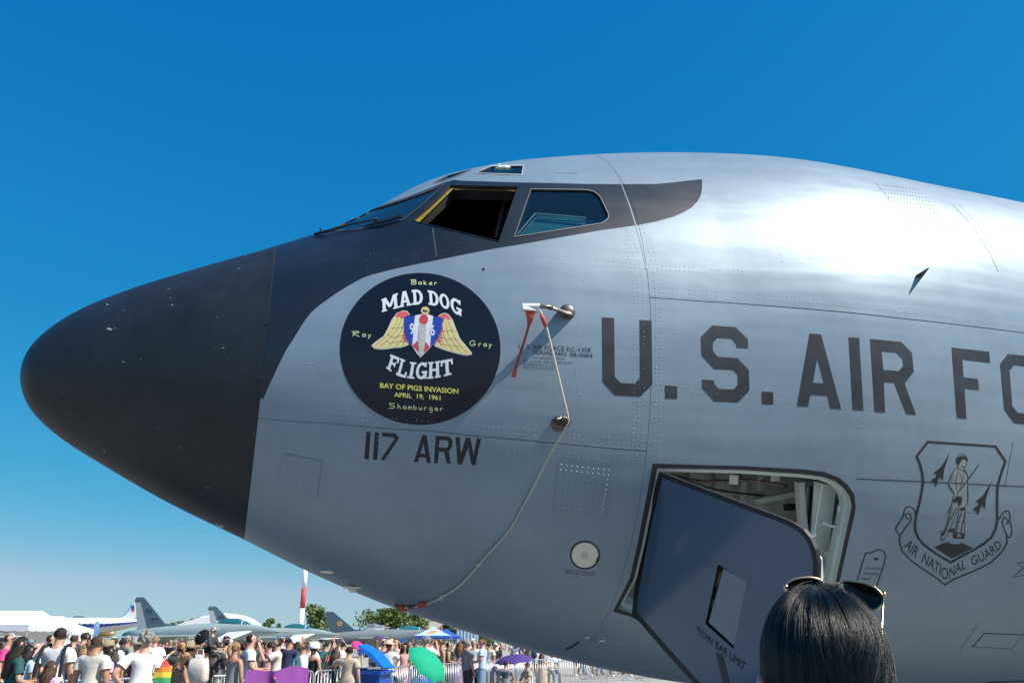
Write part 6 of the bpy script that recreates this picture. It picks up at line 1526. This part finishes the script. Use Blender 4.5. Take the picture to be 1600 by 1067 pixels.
def backpack(p, col, label, strap=True):
    """rucksack worn by p, on the back"""
    o = empty('backpack', p.location, p.rotation_euler.z, label, 'backpack', 'backpacks worn in the crowd'); o.scale = p.scale; o.location.z = p.location.z
    mb = MB(); rg = lambda w_, y0, y1, z: [(w_ * math.copysign(abs(math.cos(a)) ** .6, math.cos(a)), (y0 + y1) / 2 + (y1 - y0) / 2 * math.copysign(abs(math.sin(a)) ** .6, math.sin(a)), z) for a in [2 * math.pi * j / 16 for j in range(16)]]
    mb.loft([rg(.12, .15, .25, .98), rg(.155, .14, .30, 1.03), rg(.16, .14, .31, 1.2), rg(.15, .14, .29, 1.36), rg(.10, .15, .24, 1.44)]); mb.obj('bag_body', cloth(col), o, smooth=True)
    mb = MB(); mb.loft([rg(.11, .28, .345, 1.04), rg(.115, .28, .355, 1.14), rg(.10, .28, .335, 1.20)]); mb.obj('front_pocket', cloth(col), o, smooth=True)
    for sx_ in (-1, 1): MB().tube([(sx_ * .10, .17, 1.42), (sx_ * .11, .10, 1.475), (sx_ * .12, -.02, 1.47), (sx_ * .13, -.125, 1.38), (sx_ * .135, -.135, 1.2), (sx_ * .15, .0, 1.05), (sx_ * .12, .15, 1.02)], .021, 6).obj('strap', cloth(col), o)
    return o

# ---- the people one can tell apart along the barrier, left to right
P(30, 991, 12.6, 140, 'woman with long dark wavy hair in a dark teal T-shirt at the left edge', sex='w', pose='hold', hair=('long hair', 'dark brown'), top=('tee', 'teal'), bot=('shorts', 'olive'), skin=0, ln=1.25)
p_ = P(95, 974.5, 13.2, 180, 'tall man in white T-shirt with black rucksack straps beside the teal shirted woman', hair=('short hair', 'dark brown'), top=('tee', 'white'), bot=('shorts', 'stone'), skin=0, wide=1.06)
bs = empty('shoulder_straps', p_.location, p_.rotation_euler.z, 'pair of black rucksack straps over the tall man\'s white T-shirt', 'straps'); bs.scale = p_.scale
for sx_ in (-1, 1): MB().tube([(sx_ * .13, -.10, 1.1), (sx_ * .125, -.135, 1.3), (sx_ * .125, -.03, 1.49), (sx_ * .14, .10, 1.46), (sx_ * .155, .155, 1.3), (sx_ * .16, .16, 1.08)], .024, 6).obj('strap', cloth('black'), bs)
P(78, 1029, 12.9, 178, 'girl with long brown hair standing right behind the barrier by the tall man', sex='w', hair=('long hair', 'brown'), top=('tee', 'lilac'), bot=('shorts', 'denim'), ln=1.2)
P(152, 987.5, 12.9, 172, 'young man in an off white T-shirt seen from behind, short brown hair', hair=('short hair', 'brown'), top=('tee', 'off white'), bot=('shorts', 'khaki'), skin=1, wide=1.05)
P(229, 985.5, 13.2, 215, 'older man with grey curly hair and white sleeveless shirt, hand on hip', pose='hip', hair=('curly hair', 'grey'), top=('tee', 'white'), bot=('shorts', 'grey'), skin=3, wide=1.08, shades=True)
P(277, 1007, 14.0, 70, 'person with cropped dark hair leaning forward behind the rainbow bag', pose='bend', hair=('short hair', 'dark brown'), top=('tank', 'black'), bot=('shorts', 'black'), skin=1)
P(292, 1029, 15.3, 185, 'small girl in a pink dress between the leaning person and the tote bag', sex='w', hair=('bun', 'auburn'), top=('dress', 'pink'), ln=.9, skin=0)
ad = P(326, 1003.5, 15.0, 150, 'adult in a charcoal T-shirt carrying a capped child on the shoulders', hair=('short hair', 'dark brown'), top=('tee', 'charcoal'), bot=('shorts', 'grey'), skin=0, pose='phone')
P(333, 977.5, 15.05, 80, 'child in a dark hooded top and white cap riding on shoulders', pose='sit', hair=('short hair', 'brown'), top=('long', 'charcoal'), bot=('trousers', 'charcoal'), hat=('cap', 'white'), skin=0, z=.95, detail=True)
P(368, 997.5, 14.9, -25 + 180, 'blond woman with sunglasses in a grey blue tank top reaching over the banner', sex='w', pose='reach', hair=('ponytail', 'blond'), top=('tank', 'grey'), bot=('trousers', 'denim'), shades=True, skin=1)
P(392, 986, 16.4, 120, 'man with shaved dark hair in white T-shirt looking right, behind the blond woman', hair=('short hair', 'dark brown'), top=('tee', 'white'), bot=('shorts', 'navy'), skin=0, pose='hold', wide=1.05)
P(474, 998, 17.2, -75, 'bearded man in a white shirt facing left at the end of the purple banner', pose='hold', hair=('short hair', 'brown'), top=('long', 'white'), bot=('trousers', 'stone'), beard='brown', skin=1, wide=1.05)
P(490, 1003, 18.6, 160, 'person in a white bucket hat with bare tanned back by the bearded man', sex='w', hair=('short hair', 'brown'), top=('tank', 'black'), bot=('shorts', 'black'), hat=('bucket hat', 'white'), skin=1)
P(451, 993.5, 23, 10, 'man in a navy polo shirt and dark cap facing the camera above the banner', hair=('short hair', 'black'), top=('tee', 'navy'), bot=('shorts', 'khaki'), hat=('cap', 'navy'), shades=True, skin=1, wide=1.08)
P(422, 999.5, 22, 170, 'man in a pale pink shirt seen from behind, left of the black rucksack', hair=('short hair', 'black'), top=('tee', 'pink'), bot=('shorts', 'beige'), skin=0)
p_ = P(433, 997.5, 23.5, 150, 'woman with sunglasses in off white top wearing a black rucksack by the pink shirt', sex='w', hair=('ponytail', 'dark brown'), top=('tee', 'off white'), bot=('trousers', 'beige'), shades=True)
backpack(p_, 'black', 'black rucksack with orange trim worn beside the pale pink shirt')
P(441, 992.5, 26, 140, 'man in a white T-shirt and white cap behind the navy polo shirt', hair=('short hair', 'brown'), top=('tee', 'white'), bot=('shorts', 'black'), hat=('cap', 'white'))
P(200, 990, 23.5, 150, 'man in sage green shirt and white cap standing below the airliner tail', hair=('short hair', 'grey'), top=('tee', 'sage'), bot=('shorts', 'beige'), hat=('cap', 'white'), skin=1)
P(132, 984.5, 21.5, 170, 'man in a royal blue shirt and navy cap by the blue feather banner', hair=('short hair', 'dark brown'), top=('tee', 'royal blue'), bot=('trousers', 'navy'), hat=('cap', 'navy'))
p_ = P(178, 991, 18.6, 200, 'person in white T-shirt and white cap carrying the black and turquoise rucksack', hair=('short hair', 'brown'), top=('tee', 'white'), bot=('trousers', 'pale denim'), hat=('cap', 'white'))
backpack(p_, 'charcoal', 'black rucksack with turquoise straps behind the off white T-shirt')
P(243, 989.5, 21.5, 200, 'man in white T-shirt with hand on hip right of the grey curly hair', pose='hip', hair=('short hair', 'blond'), top=('tee', 'white'), bot=('shorts', 'denim'), skin=3)
P(14, 985.5, 17.5, 110, 'person in white cap and hot pink top at the left edge', sex='w', hair=('short hair', 'brown'), top=('tee', 'hot pink'), bot=('shorts', 'white'), hat=('cap', 'white'))
P(80, 986.5, 17.8, 120, 'person in a turquoise cap left of the tall man\'s head', hair=('short hair', 'brown'), top=('tee', 'beige'), bot=('shorts', 'black'), hat=('cap', 'turquoise'))
P(116, 987.5, 20.5, 190, 'person in sky blue cap and charcoal shirt right of the tall man', hair=('short hair', 'brown'), top=('tee', 'charcoal'), bot=('shorts', 'black'), hat=('cap', 'sky blue'))
P(62, 998, 16.4, 130, 'person in a teal blue shirt bending left of the tall man', pose='bend', hair=('short hair', 'dark brown'), top=('tee', 'teal'), bot=('shorts', 'grey'))
P(44, 1004, 15.8, 165, 'woman in a pale blue top behind the teal T-shirt', sex='w', hair=('long hair', 'black'), top=('tee', 'pale blue'), bot=('shorts', 'black'))
P(144, 995, 15.6, -60, 'dark haired man facing left beside the off white T-shirt', hair=('short hair', 'black'), top=('tee', 'black'), bot=('shorts', 'black'), skin=2)
P(353, 990, 20.5, 40, 'bearded man in a stone shirt, dark cap and green shorts behind the blond woman', hair=('short hair', 'black'), top=('tee', 'stone'), bot=('shorts', 'sage'), hat=('cap', 'navy'), beard='black', pose='hold')
P(546, 1006.5, 18.7, 170, 'man in a black cap and beige shirt slouching beside the blue bin', pose='reach', hair=('short hair', 'black'), top=('tee', 'beige'), bot=('shorts', 'black'), hat=('cap', 'black'), wide=1.12)
P(524, 1009, 19.6, 160, 'woman with long brown hair and olive dress beside the silver helmet', sex='w', hair=('long hair', 'brown'), top=('dress', 'olive'), ln=1.1)
P(632, 1003.5, 24.5, 25, 'woman with long brown hair in a pale pink floral dress left of the green umbrella', sex='w', hair=('long hair', 'dark brown'), top=('dress', 'pink'), ln=1.25, skin=1)
P(600, 996.5, 28, 10, 'person in white T-shirt raising a phone overhead beyond the bin lid', pose='high', hair=('short hair', 'dark brown'), top=('tee', 'white'), bot=('shorts', 'beige'), hx=.16)
P(612, 993.5, 29, -20, 'tall young man in white T-shirt and pale blue shorts beyond the bin lid', hair=('short hair', 'black'), top=('tee', 'white'), bot=('shorts', 'pale blue'), pose='phone')
P(620, 1000, 30.5, 15, 'woman in a lilac top and denim shorts beside the pale blue shorts', sex='w', hair=('long hair', 'brown'), top=('tee', 'lilac'), bot=('shorts', 'pale denim'))
P(754, 995, 24.8, -100, 'ginger man in a pale blue T-shirt and blue shorts in profile with sunglasses', hair=('short hair', 'auburn'), top=('tee', 'pale blue'), bot=('shorts', 'pale denim'), shades=True, pose='hold', skin=3)
P(741, 996.5, 25.4, -20, 'dark haired man in white T-shirt facing the ginger man', hair=('short hair', 'black'), top=('tee', 'white'), bot=('trousers', 'navy'))
P(731, 998, 25.2, 130, 'grey haired man in a grey T-shirt left of the dark haired man', hair=('short hair', 'grey'), top=('tee', 'grey'), bot=('trousers', 'charcoal'))
P(718, 1001, 27.5, 165, 'woman with long auburn hair in a long orchid pink dress', sex='w', pose='hold', hair=('long hair', 'auburn'), top=('dress', 'lilac'), ln=1.15)
p_ = P(701, 1000, 26.8, 100, 'man in a brown tank top with a teal rucksack right of the green umbrella', hair=('short hair', 'black'), top=('tank', 'brown'), bot=('shorts', 'charcoal'), skin=1, pose='hold')
backpack(p_, 'teal', 'teal green rucksack worn by the man in the brown tank top')
P(692, 997, 29.5, 170, 'person in sky blue T-shirt left of the teal rucksack', hair=('short hair', 'grey'), top=('tee', 'sky blue'), bot=('shorts', 'navy'))
P(680, 998.5, 30.5, 180, 'man in white printed T-shirt above the green umbrella', hair=('short hair', 'black'), top=('tee', 'white'), bot=('shorts', 'black'), wide=1.08)
P(764, 1001, 31, 160, 'man in off white T-shirt and black trousers right of the ginger man', hair=('short hair', 'brown'), top=('tee', 'off white'), bot=('trousers', 'black'))
P(774, 1002, 32, 20, 'woman in black top with white hat near the right barrier', sex='w', hair=('ponytail', 'black'), top=('tee', 'black'), bot=('trousers', 'black'), hat=('cap', 'white'), pose='hold')
# seated people behind the right hand fence
for px, d, z_, yw, lb, kw in ((790, 27.0, -.45, 170, 'person in grey crouching under the purple sunshade', dict(top=('tee', 'grey'), bot=('trousers', 'grey'))), (824, 27.4, -.5, -60, 'person in stone shirt sitting right of the purple sunshade', dict(top=('tee', 'stone'), bot=('shorts', 'beige'))), (846, 33.5, -.3, 150, 'woman in beige dress sitting behind the side barrier', dict(sex='w', hair=('long hair', 'brown'), top=('dress', 'beige'))), (862, 33.8, -.25, 30, 'person in white and grey sitting rightmost behind the side barrier', dict(top=('tee', 'white'), bot=('trousers', 'grey')))):
    person(px, d, 1.62, yw, lb, pose='sit', z=z_, **kw)
# walkers whose legs show under the belly
wk = [('shorts', 'navy', 0), ('trousers', 'denim', 1), ('shorts', 'black', 1), ('shorts', 'khaki', 2), ('trousers', 'royal blue', 0), ('shorts', 'beige', 1), ('trousers', 'pale denim', 0), ('shorts', 'charcoal', 2), ('skirt', 'red', 1), ('shorts', 'denim', 1)]
wn = ['first', 'second', 'third', 'fourth', 'fifth', 'sixth', 'seventh', 'eighth', 'ninth', 'tenth']
for i, (bk, bc, sk_) in enumerate(wk):
    px = 901 + i * 9.2
    person(px - 3, 46 + (i % 3) * 1.1, 1.62 + .02 * (i % 6), (75, 100, 60, -80, 110)[i % 5], '%s walker from the left whose legs show under the tanker belly, %s %s' % (wn[i], bc, bk), pose='walk' if i % 3 else 'stand', skin=sk_, sex='w' if i in (2, 5, 8) else 'm', top=('tee', ['white', 'navy', 'coral', 'grey', 'black'][i % 5]), bot=(bk, bc), shoe=['white', 'black', 'grey'][i % 3], group='walkers beyond the side fence', detail=False)

# ---- the rest of the crowd
def landmark(px):
    for lim, t_ in ((45, 'at the wide white canopy'), (75, 'right of the wide white canopy'), (105, 'by the closed white tent'), (140, 'by the blue feather banner'), (170, 'in front of the airliner nose'), (200, 'in front of the airliner tail'), (232, 'under the nearer fighter\'s tail fin'), (268, 'beneath the nearer fighter\'s wing'), (305, 'before the white dome shelter'), (345, 'under the second tail fin'), (375, 'below the nearer fighter\'s cockpit'), (405, 'below the nearer fighter\'s canard'), (440, 'below the nearer fighter\'s nose'), (470, 'at the foot of the striped mast'), (505, 'below the farther fighter\'s cockpit'), (540, 'below the farther fighter\'s nose'), (575, 'left of the pink umbrella'), (600, 'below the plum umbrella'), (630, 'beneath the navy umbrella'), (660, 'before the ball radome'), (690, 'before the pale blue tent'), (725, 'before the dark blue tent'), (770, 'before the glass block'), (2000, 'under the tanker\'s nose')):
        if px < lim: return t_
rc_ = random.Random(21); used_lab = set(); spots = [(p.location.x, p.location.y) for p in PEOPLE]
topc = ['white'] * 9 + ['off white'] * 3 + ['black'] * 3 + ['grey', 'charcoal', 'navy', 'navy', 'royal blue', 'sky blue', 'pale blue', 'teal', 'green', 'olive', 'sage', 'red', 'red', 'coral', 'coral', 'pink', 'pink', 'hot pink', 'lilac', 'purple', 'yellow', 'mustard', 'orange', 'beige', 'beige', 'khaki', 'brown', 'turquoise', 'maroon']
N_CROWD = 205; made = 0; tries = 0
while made < N_CROWD and tries < 9000:
    tries += 1
    q = made / N_CROWD
    d = 20 + 44 * (rc_.random() ** .75) if made > 40 else 16 + 9 * rc_.random()
    px = rc_.uniform(-6, 560 if d < 19 else (690 if d < 24 else 846))
    pos = place(px, d, 1.6)
    if 34 < d < 50 and px < 128: continue
    lim = .46 if d < 30 else .42
    if any((pos.x - x) ** 2 + (pos.y - y) ** 2 < lim ** 2 for x, y in spots): continue
    # keep the barrier line clear
    bd = np.interp(px, [b[0] for b in BP], [b[1] for b in BP])
    if d < bd + .6: continue
    if 385 < px < 480 and d < 19: continue
    if 540 < px < 620 and d < 22.5: continue
    sex = 'w' if rc_.random() < .46 else 'm'; child = rc_.random() < .06
    hc_ = rc_.choice(['black', 'dark brown', 'dark brown', 'brown', 'brown', 'blond', 'grey', 'auburn'])
    hs_ = rc_.choice(['long hair', 'long hair', 'ponytail', 'bun', 'short hair']) if sex == 'w' else rc_.choice(['short hair'] * 6 + ['curly hair'])
    hat = None
    if rc_.random() < .30: hat = (rc_.choice(['cap', 'cap', 'cap', 'bucket hat', 'sun hat'] if sex == 'm' else ['cap', 'sun hat', 'bucket hat']), rc_.choice(['white', 'white', 'black', 'navy', 'beige', 'red', 'khaki', 'royal blue', 'stone', 'sky blue', 'turquoise']))
    tk = rc_.choice(['tee'] * 6 + ['long', 'tank', 'tank']) if sex == 'm' else rc_.choice(['tee', 'tee', 'tank', 'tank', 'long', 'dress', 'dress'])
    tc_ = rc_.choice(topc); gn = {'tee': 'T-shirt', 'long': 'long sleeved shirt', 'tank': 'tank top', 'dress': 'dress'}[tk]
    hd_ = ('%s %s' % (hat[1], hat[0])) if hat else ('%s %s' % (hc_, hs_) if hs_ != 'bun' else '%s hair bun' % hc_) if hs_ != 'ponytail' else '%s ponytail' % hc_
    if hs_ in ('short hair', 'long hair', 'curly hair') and not hat: hd_ = '%s %s' % (hs_.split()[0], hc_) + ' hair'
    who = 'child' if child else ('woman' if sex == 'w' else 'man')
    pose = rc_.choice(['stand'] * 4 + ['hip', 'hips', 'phone', 'hold', 'hold', 'fold', 'walk', 'brow', 'phone', 'high' if d > 24 else 'hold'])
    key = (who, tc_, gn, hd_, landmark(px)); lb = '%s in %s %s with %s %s' % key
    if lb in used_lab or len(lb.split()) > 16: continue
    used_lab.add(lb); spots.append((pos.x, pos.y))
    Hh = rc_.uniform(1.12, 1.4) if child else (rc_.gauss(1.655, .05) if sex == 'w' else rc_.gauss(1.755, .06))
    Hh = min(max(Hh, 1.1), 1.88)
    yaw = rc_.choice([180, 180, 160, 200, 90, -90, 0, 20, -30, 120, -120, 140, 60]) + rc_.uniform(-15, 15)
    pp = person(px, d, Hh, yaw, lb, pose=pose, sex=sex, skin=rc_.choice([0, 0, 1, 1, 3, 2]), hair=(hs_, hc_), top=(tk, tc_), bot=(rc_.choice(['shorts', 'shorts', 'trousers'] + (['skirt'] if sex == 'w' else [])), rc_.choice(['navy', 'black', 'denim', 'pale denim', 'khaki', 'beige', 'grey', 'white', 'olive', 'charcoal'])), hat=hat, shades=rc_.random() < .3, shoe=rc_.choice(['white', 'black', 'grey', 'brown']), wide=rc_.uniform(.96, 1.12), ln=rc_.uniform(.8, 1.2), detail=d < 34, beard=hc_ if (sex == 'm' and not child and rc_.random() < .25) else None)
    made += 1
    if made % 9 == 4 and 90 < abs(yaw) < 270 and tk != 'dress':
        bc_ = ['black', 'navy', 'charcoal', 'olive', 'maroon', 'teal', 'grey'][(made // 9) % 7]
        backpack(pp, bc_, '%s rucksack on the %s in %s %s %s' % (bc_, who, tc_, gn.split()[-1], key[4]))
print('CROWD', made, 'of', len(PEOPLE), 'meshes', len(GM))

# ---- bags and small belongings
o = empty('drawstring_bag', place(254, 13.3, 1.2), R(10), 'rainbow striped drawstring bag beside the white sleeveless shirt', 'bag')
o.location.z = .95; o.scale = (.66, .66, .85)
rb = [(.60, .05, .04), (.70, .25, .03), (.72, .58, .05), (.06, .35, .10), (.03, .16, .50), (.16, .05, .30)]
nm_ = ['red', 'orange', 'yellow', 'green', 'blue', 'violet']
zt_ = [.52, .42, .335, .25, .165, .08, .0]
wf = lambda z: .06 + .12 * min(1, (.52 - z) / .12) if z > .40 else .19 - .02 * max(0, (.06 - z) / .06)
for i in range(6):
    mb = MB(); mb.loft([[(wf(z) * math.cos(a), .09 * min(1, wf(z) / .15) * math.sin(a) * (1 + .15 * math.sin(5 * a + z * 9)), z) for a in np.linspace(0, 2 * math.pi, 19)[:-1]] for z in (zt_[i], (zt_[i] + zt_[i + 1]) / 2, zt_[i + 1])], 0, i == 5)
    mb.obj('stripe', mat('rainbow_' + nm_[i], rb[i], .7, var=.08, vscale=10), o, smooth=True)
MB().tube([(0, .0, .52), (.05, .1, .62), (.02, .25, .58)], .008, 5).obj('cord', M_PVC, o)
o = empty('tote_bag', place(309, 14.6, 1.2), R(-15), 'cream canvas tote bag hanging behind the hooded child', 'bag'); o.location.z = 1.02
mb = MB(); rg = lambda w_, d_, z: [(w_ * math.copysign(abs(math.cos(a)) ** .5, math.cos(a)), d_ * math.copysign(abs(math.sin(a)) ** .5, math.sin(a)), z) for a in [2 * math.pi * j / 16 for j in range(16)]]
mb.loft([rg(.15, .06, 0), rg(.19, .09, .06), rg(.18, .09, .22), rg(.15, .06, .38)]); mb.obj('bag_body', cloth('off white'), o, smooth=True)
MB().tube([(-.08, 0, .36), (-.04, .0, .52), (.05, 0, .52), (.08, 0, .36)], .012, 6).obj('strap', cloth('off white'), o)
o = empty('helmet_bag', place(510, 18.9, 1.0), 0, 'round black bag with a silver disc by the beige shirt', 'bag'); o.location.z = .72
MB().sphere((0, 0, .2), (.21, .13, .23), 16, 10).obj('bag_body', cloth('black'), o, smooth=True); MB().sphere((.02, -.11, .2), (.13, .05, .13), 16, 8).obj('silver_disc', M_ALUP, o, smooth=True)
MB().tube([(-.05, 0, .40), (.02, .05, .75), (.10, .02, .95)], .014, 6).obj('strap', cloth('black'), o)
o = empty('water_bottle', place(428, 15.7, 1.0), 0, 'dark bottle with pink cap held over the purple banner', 'bottle'); o.location.z = .96
MB().tube([(0, 0, -.12), (0, 0, .06), (0, 0, .09)], [.035, .035, .02], 10).obj('bottle_body', cloth('navy'), o, smooth=True); MB().tube([(0, 0, .09), (0, 0, .125)], .024, 10).obj('cap', mat('cap_pink', (.7, .2, .25), .4), o)
o = empty('blue_cover', gz(656, 23.2), 0, 'blue tarpaulin heap behind the barrier under the green umbrella', 'tarpaulin')
mb = MB(); mb.loft([[(r_ * math.cos(a) * (1 + .1 * math.sin(5 * a)), r_ * .7 * math.sin(a), z) for a in np.linspace(0, 2 * math.pi, 19)[:-1]] for r_, z in ((.42, 0), (.40, .3), (.33, .7), (.2, .98), (.05, 1.05))]); mb.obj('cloth', mat('tarp_blue', (.01, .12, .35), .6, bump=.6, bscale=6), o, smooth=True)
# ------------------------------------------------------------------ the woman close to the camera, seen from behind
hw = Vector((.4545, 1.30, 1.626))
wm = empty('person', (hw.x, hw.y - .0, 0), R(160), 'woman close to the camera seen from behind, glossy black hair, gold sunglasses pushed up', 'person')
s_w = 1.626 / 1.625; wm.scale = (s_w,) * 3
put('body', bodymesh('stand', 'w'), SKINS[3], wm)
put('tank_top', garment('stand', 'w', 'tank'), cloth('hot pink'), wm); put('trousers', garment('stand', 'w', 'trousers'), cloth('denim'), wm); put('shoes', garment('stand', 'w', 'shoes'), cloth('white'), wm)
wi = Matrix.LocRotScale(wm.location, wm.rotation_euler, wm.scale).inverted()
def LW_(p): return wi @ Vector(p)
m = bpy.data.materials.new('black_hair_shell'); m.use_nodes = True
p_ = m.node_tree.nodes['Principled BSDF']; p_.inputs['Base Color'].default_value = (.006, .006, .007, 1); p_.inputs['Roughness'].default_value = .6; p_.inputs['Specular IOR Level'].default_value = .2
hc_ = hw + Vector((0, -.008, -.004)); RX, RY, RZ = .0825, .110, .102
fw = Vector((math.sin(R(20)), math.cos(R(20)), 0)); rt = Vector((fw.y, -fw.x, 0))
def shell(a, b, k=1.0):
    """point of the hair surface: a round the head (0 = back), b down from the crown"""
    up = math.cos(b); ra = math.sin(b)
    loc = -fw * (math.cos(a) * ra * RY) + rt * (math.sin(a) * ra * RX)
    z = RZ * up
    if b > math.pi / 2:                         # below the widest ring the hair hangs straight
        loc = (-fw * math.cos(a) * RY + rt * math.sin(a) * RX) * (1 + .02 * (b - math.pi / 2)); z = -(b - math.pi / 2) * .12
    return hc_ + loc * k + Vector((0, 0, z * k if z > 0 else z))
rings = [[LW_(shell(2 * math.pi * j / 48, .02 + i * .1, .975)) for j in range(48)] for i in range(34)]
mb = MB(); mb.loft(rings, 0, True); hs_ = mb.obj('hair_mass', m, wm, smooth=True)
hm = bpy.data.materials.new('black_hair'); hm.use_nodes = True; t = hm.node_tree
for n_ in list(t.nodes):
    if n_.type == 'BSDF_PRINCIPLED': t.nodes.remove(n_)
hb = t.nodes.new('ShaderNodeBsdfHairPrincipled'); hb.parametrization = 'COLOR'
hb.inputs['Color'].default_value = (.001, .001, .001, 1); hb.inputs['IOR'].default_value = 1.5; hb.inputs['Roughness'].default_value = .24; hb.inputs['Radial Roughness'].default_value = .4
hb.inputs['Random Roughness'].default_value = .3; hb.inputs['Coat'].default_value = .1 if 'Coat' in hb.inputs else 0
t.links.new(hb.outputs[0], t.nodes['Material Output'].inputs['Surface'])
r_ = random.Random(5); NS, NPT = 16000, 12; pos = []; rad = []
for i in range(NS):
    fly = i > NS - 700
    a0 = r_.uniform(-math.pi, math.pi); b0 = abs(r_.gauss(.0, .55)) + .03 if r_.random() < .6 else r_.uniform(.05, 1.6)
    clump = math.sin(a0 * 23 + math.sin(a0 * 7) * 2) * .022 + math.sin(a0 * 61) * .010
    ln = r_.uniform(1.3, 2.6); tw = r_.gauss(0, .10) + .18 * math.sin(a0 * 3 + 1); lift = 1 + clump * .6 + r_.uniform(-.010, .014) + (r_.uniform(.02, .10) if fly else 0)
    for j in range(NPT):
        q = j / (NPT - 1); b = b0 + ln * q; a = (a0 * (1 - (.50 if a0 > 0 else .12) * q * q) if abs(a0) < 2.4 else a0) + tw * q * q + .02 * math.sin(q * 9 + i)
        k = lift + (.012 * math.sin(q * 5 + a0 * 9) * q) + (q * q * r_.uniform(0, .05) if fly else 0) - .012 * q
        pos.append(LW_(shell(a, b, k))); rad.append((.00034 if not fly else .00022) * (1 - .7 * q ** 3))
cu = bpy.data.hair_curves.new('hair_strands'); cu.add_curves([NPT] * NS)
cu.attributes['position'].data.foreach_set('vector', np.array([tuple(p) for p in pos], dtype=np.float32).ravel())
ra_ = cu.attributes.get('radius') or cu.attributes.new('radius', 'FLOAT', 'POINT')
ra_.data.foreach_set('value', np.array(rad, dtype=np.float32))
cu.materials.append(hm)
ho = bpy.data.objects.new('hair_strands', cu); COL.objects.link(ho); ho.parent = wm; ho['kind'] = 'stuff'
mb = MB()
mb.sphere(LW_(pt(1387, 1066, 1.285)), (.012, .016, .020), 12, 8); mb.obj('ear', SKINS[3], wm, smooth=True)
mb = MB(); mb.sphere(LW_(pt(1189, 1072, 1.27)), (.006, .012, .016), 12, 8); mb.obj('ear', mat('skin_flush', (.62, .22, .22), .5), wm, smooth=True)
# sunglasses on top of the head: a thing resting on her hair
gl = empty('sunglasses', pt(1300, 915, 1.345), 0, 'gold rimmed dark sunglasses pushed up on the black hair', 'sunglasses')
M_GOLD = mat('gold_rim', (.78, .50, .27), .25, 1.0); M_LENS = mat('dark_lens', (.012, .009, .007), .15, spec=.25)
def gpt(px, py, d): return pt(px, py, d) - gl.location
def lens(loop, d, dd):
    L = smooth_loop(loop, 5); v = [gpt(x, y, d + dd * (x - loop[0][0]) / 60) for x, y in L]; c = sum(v, Vector()) / len(v) + Vector((0, .012, .004)); n = len(v)
    mk('lens', v + [c], [(i, (i + 1) % n, n) for i in range(n)], M_LENS, gl)
    return v
vl = lens([(1226, 919), (1233, 908.5), (1247, 903.5), (1266, 902), (1282, 906), (1286, 914), (1268, 930), (1242, 932)], 1.342, .0)
vr = lens([(1316, 909), (1340, 909), (1360, 914), (1373, 923), (1380, 933), (1378, 944), (1367, 952), (1348, 950), (1326, 934)], 1.345, -.03)
for v_ in (vl, vr): MB().tube(v_ + [v_[0]], .0021, 8).obj('rim', M_GOLD, gl, smooth=True)
MB().tube([gpt(1286, 908, 1.345), gpt(1300, 912, 1.36), gpt(1317, 910, 1.345)], .0018, 8).obj('bridge', M_GOLD, gl, smooth=True)
mb = MB(); mb.sphere(gpt(1381, 928, 1.315), .0042, 10, 8); mb.obj('hinge', M_GOLD, gl, smooth=True); mb = MB(); mb.sphere(gpt(1228, 916, 1.335), .0038, 10, 8); mb.obj('hinge', M_GOLD, gl, smooth=True)
mb = MB(); mb.sphere(gpt(1283, 907.5, 1.335), .0034, 10, 8); mb.obj('nose_pad_arm', M_GOLD, gl, smooth=True)
mb = MB(); mb.sphere(gpt(1366, 918, 1.325), .0036, 10, 8); mb.obj('nose_pad_arm', M_GOLD, gl, smooth=True)
MB().tube([gpt(1380.5, 930, 1.313), gpt(1379.5, 950, 1.30), gpt(1378, 975, 1.285), gpt(1378, 1010, 1.26), gpt(1376, 1035, 1.235), gpt(1372, 1075, 1.215)], [.0019, .0018, .0018, .0018, .002, .0024], 8).obj('temple_arm', M_GOLD, gl, smooth=True)
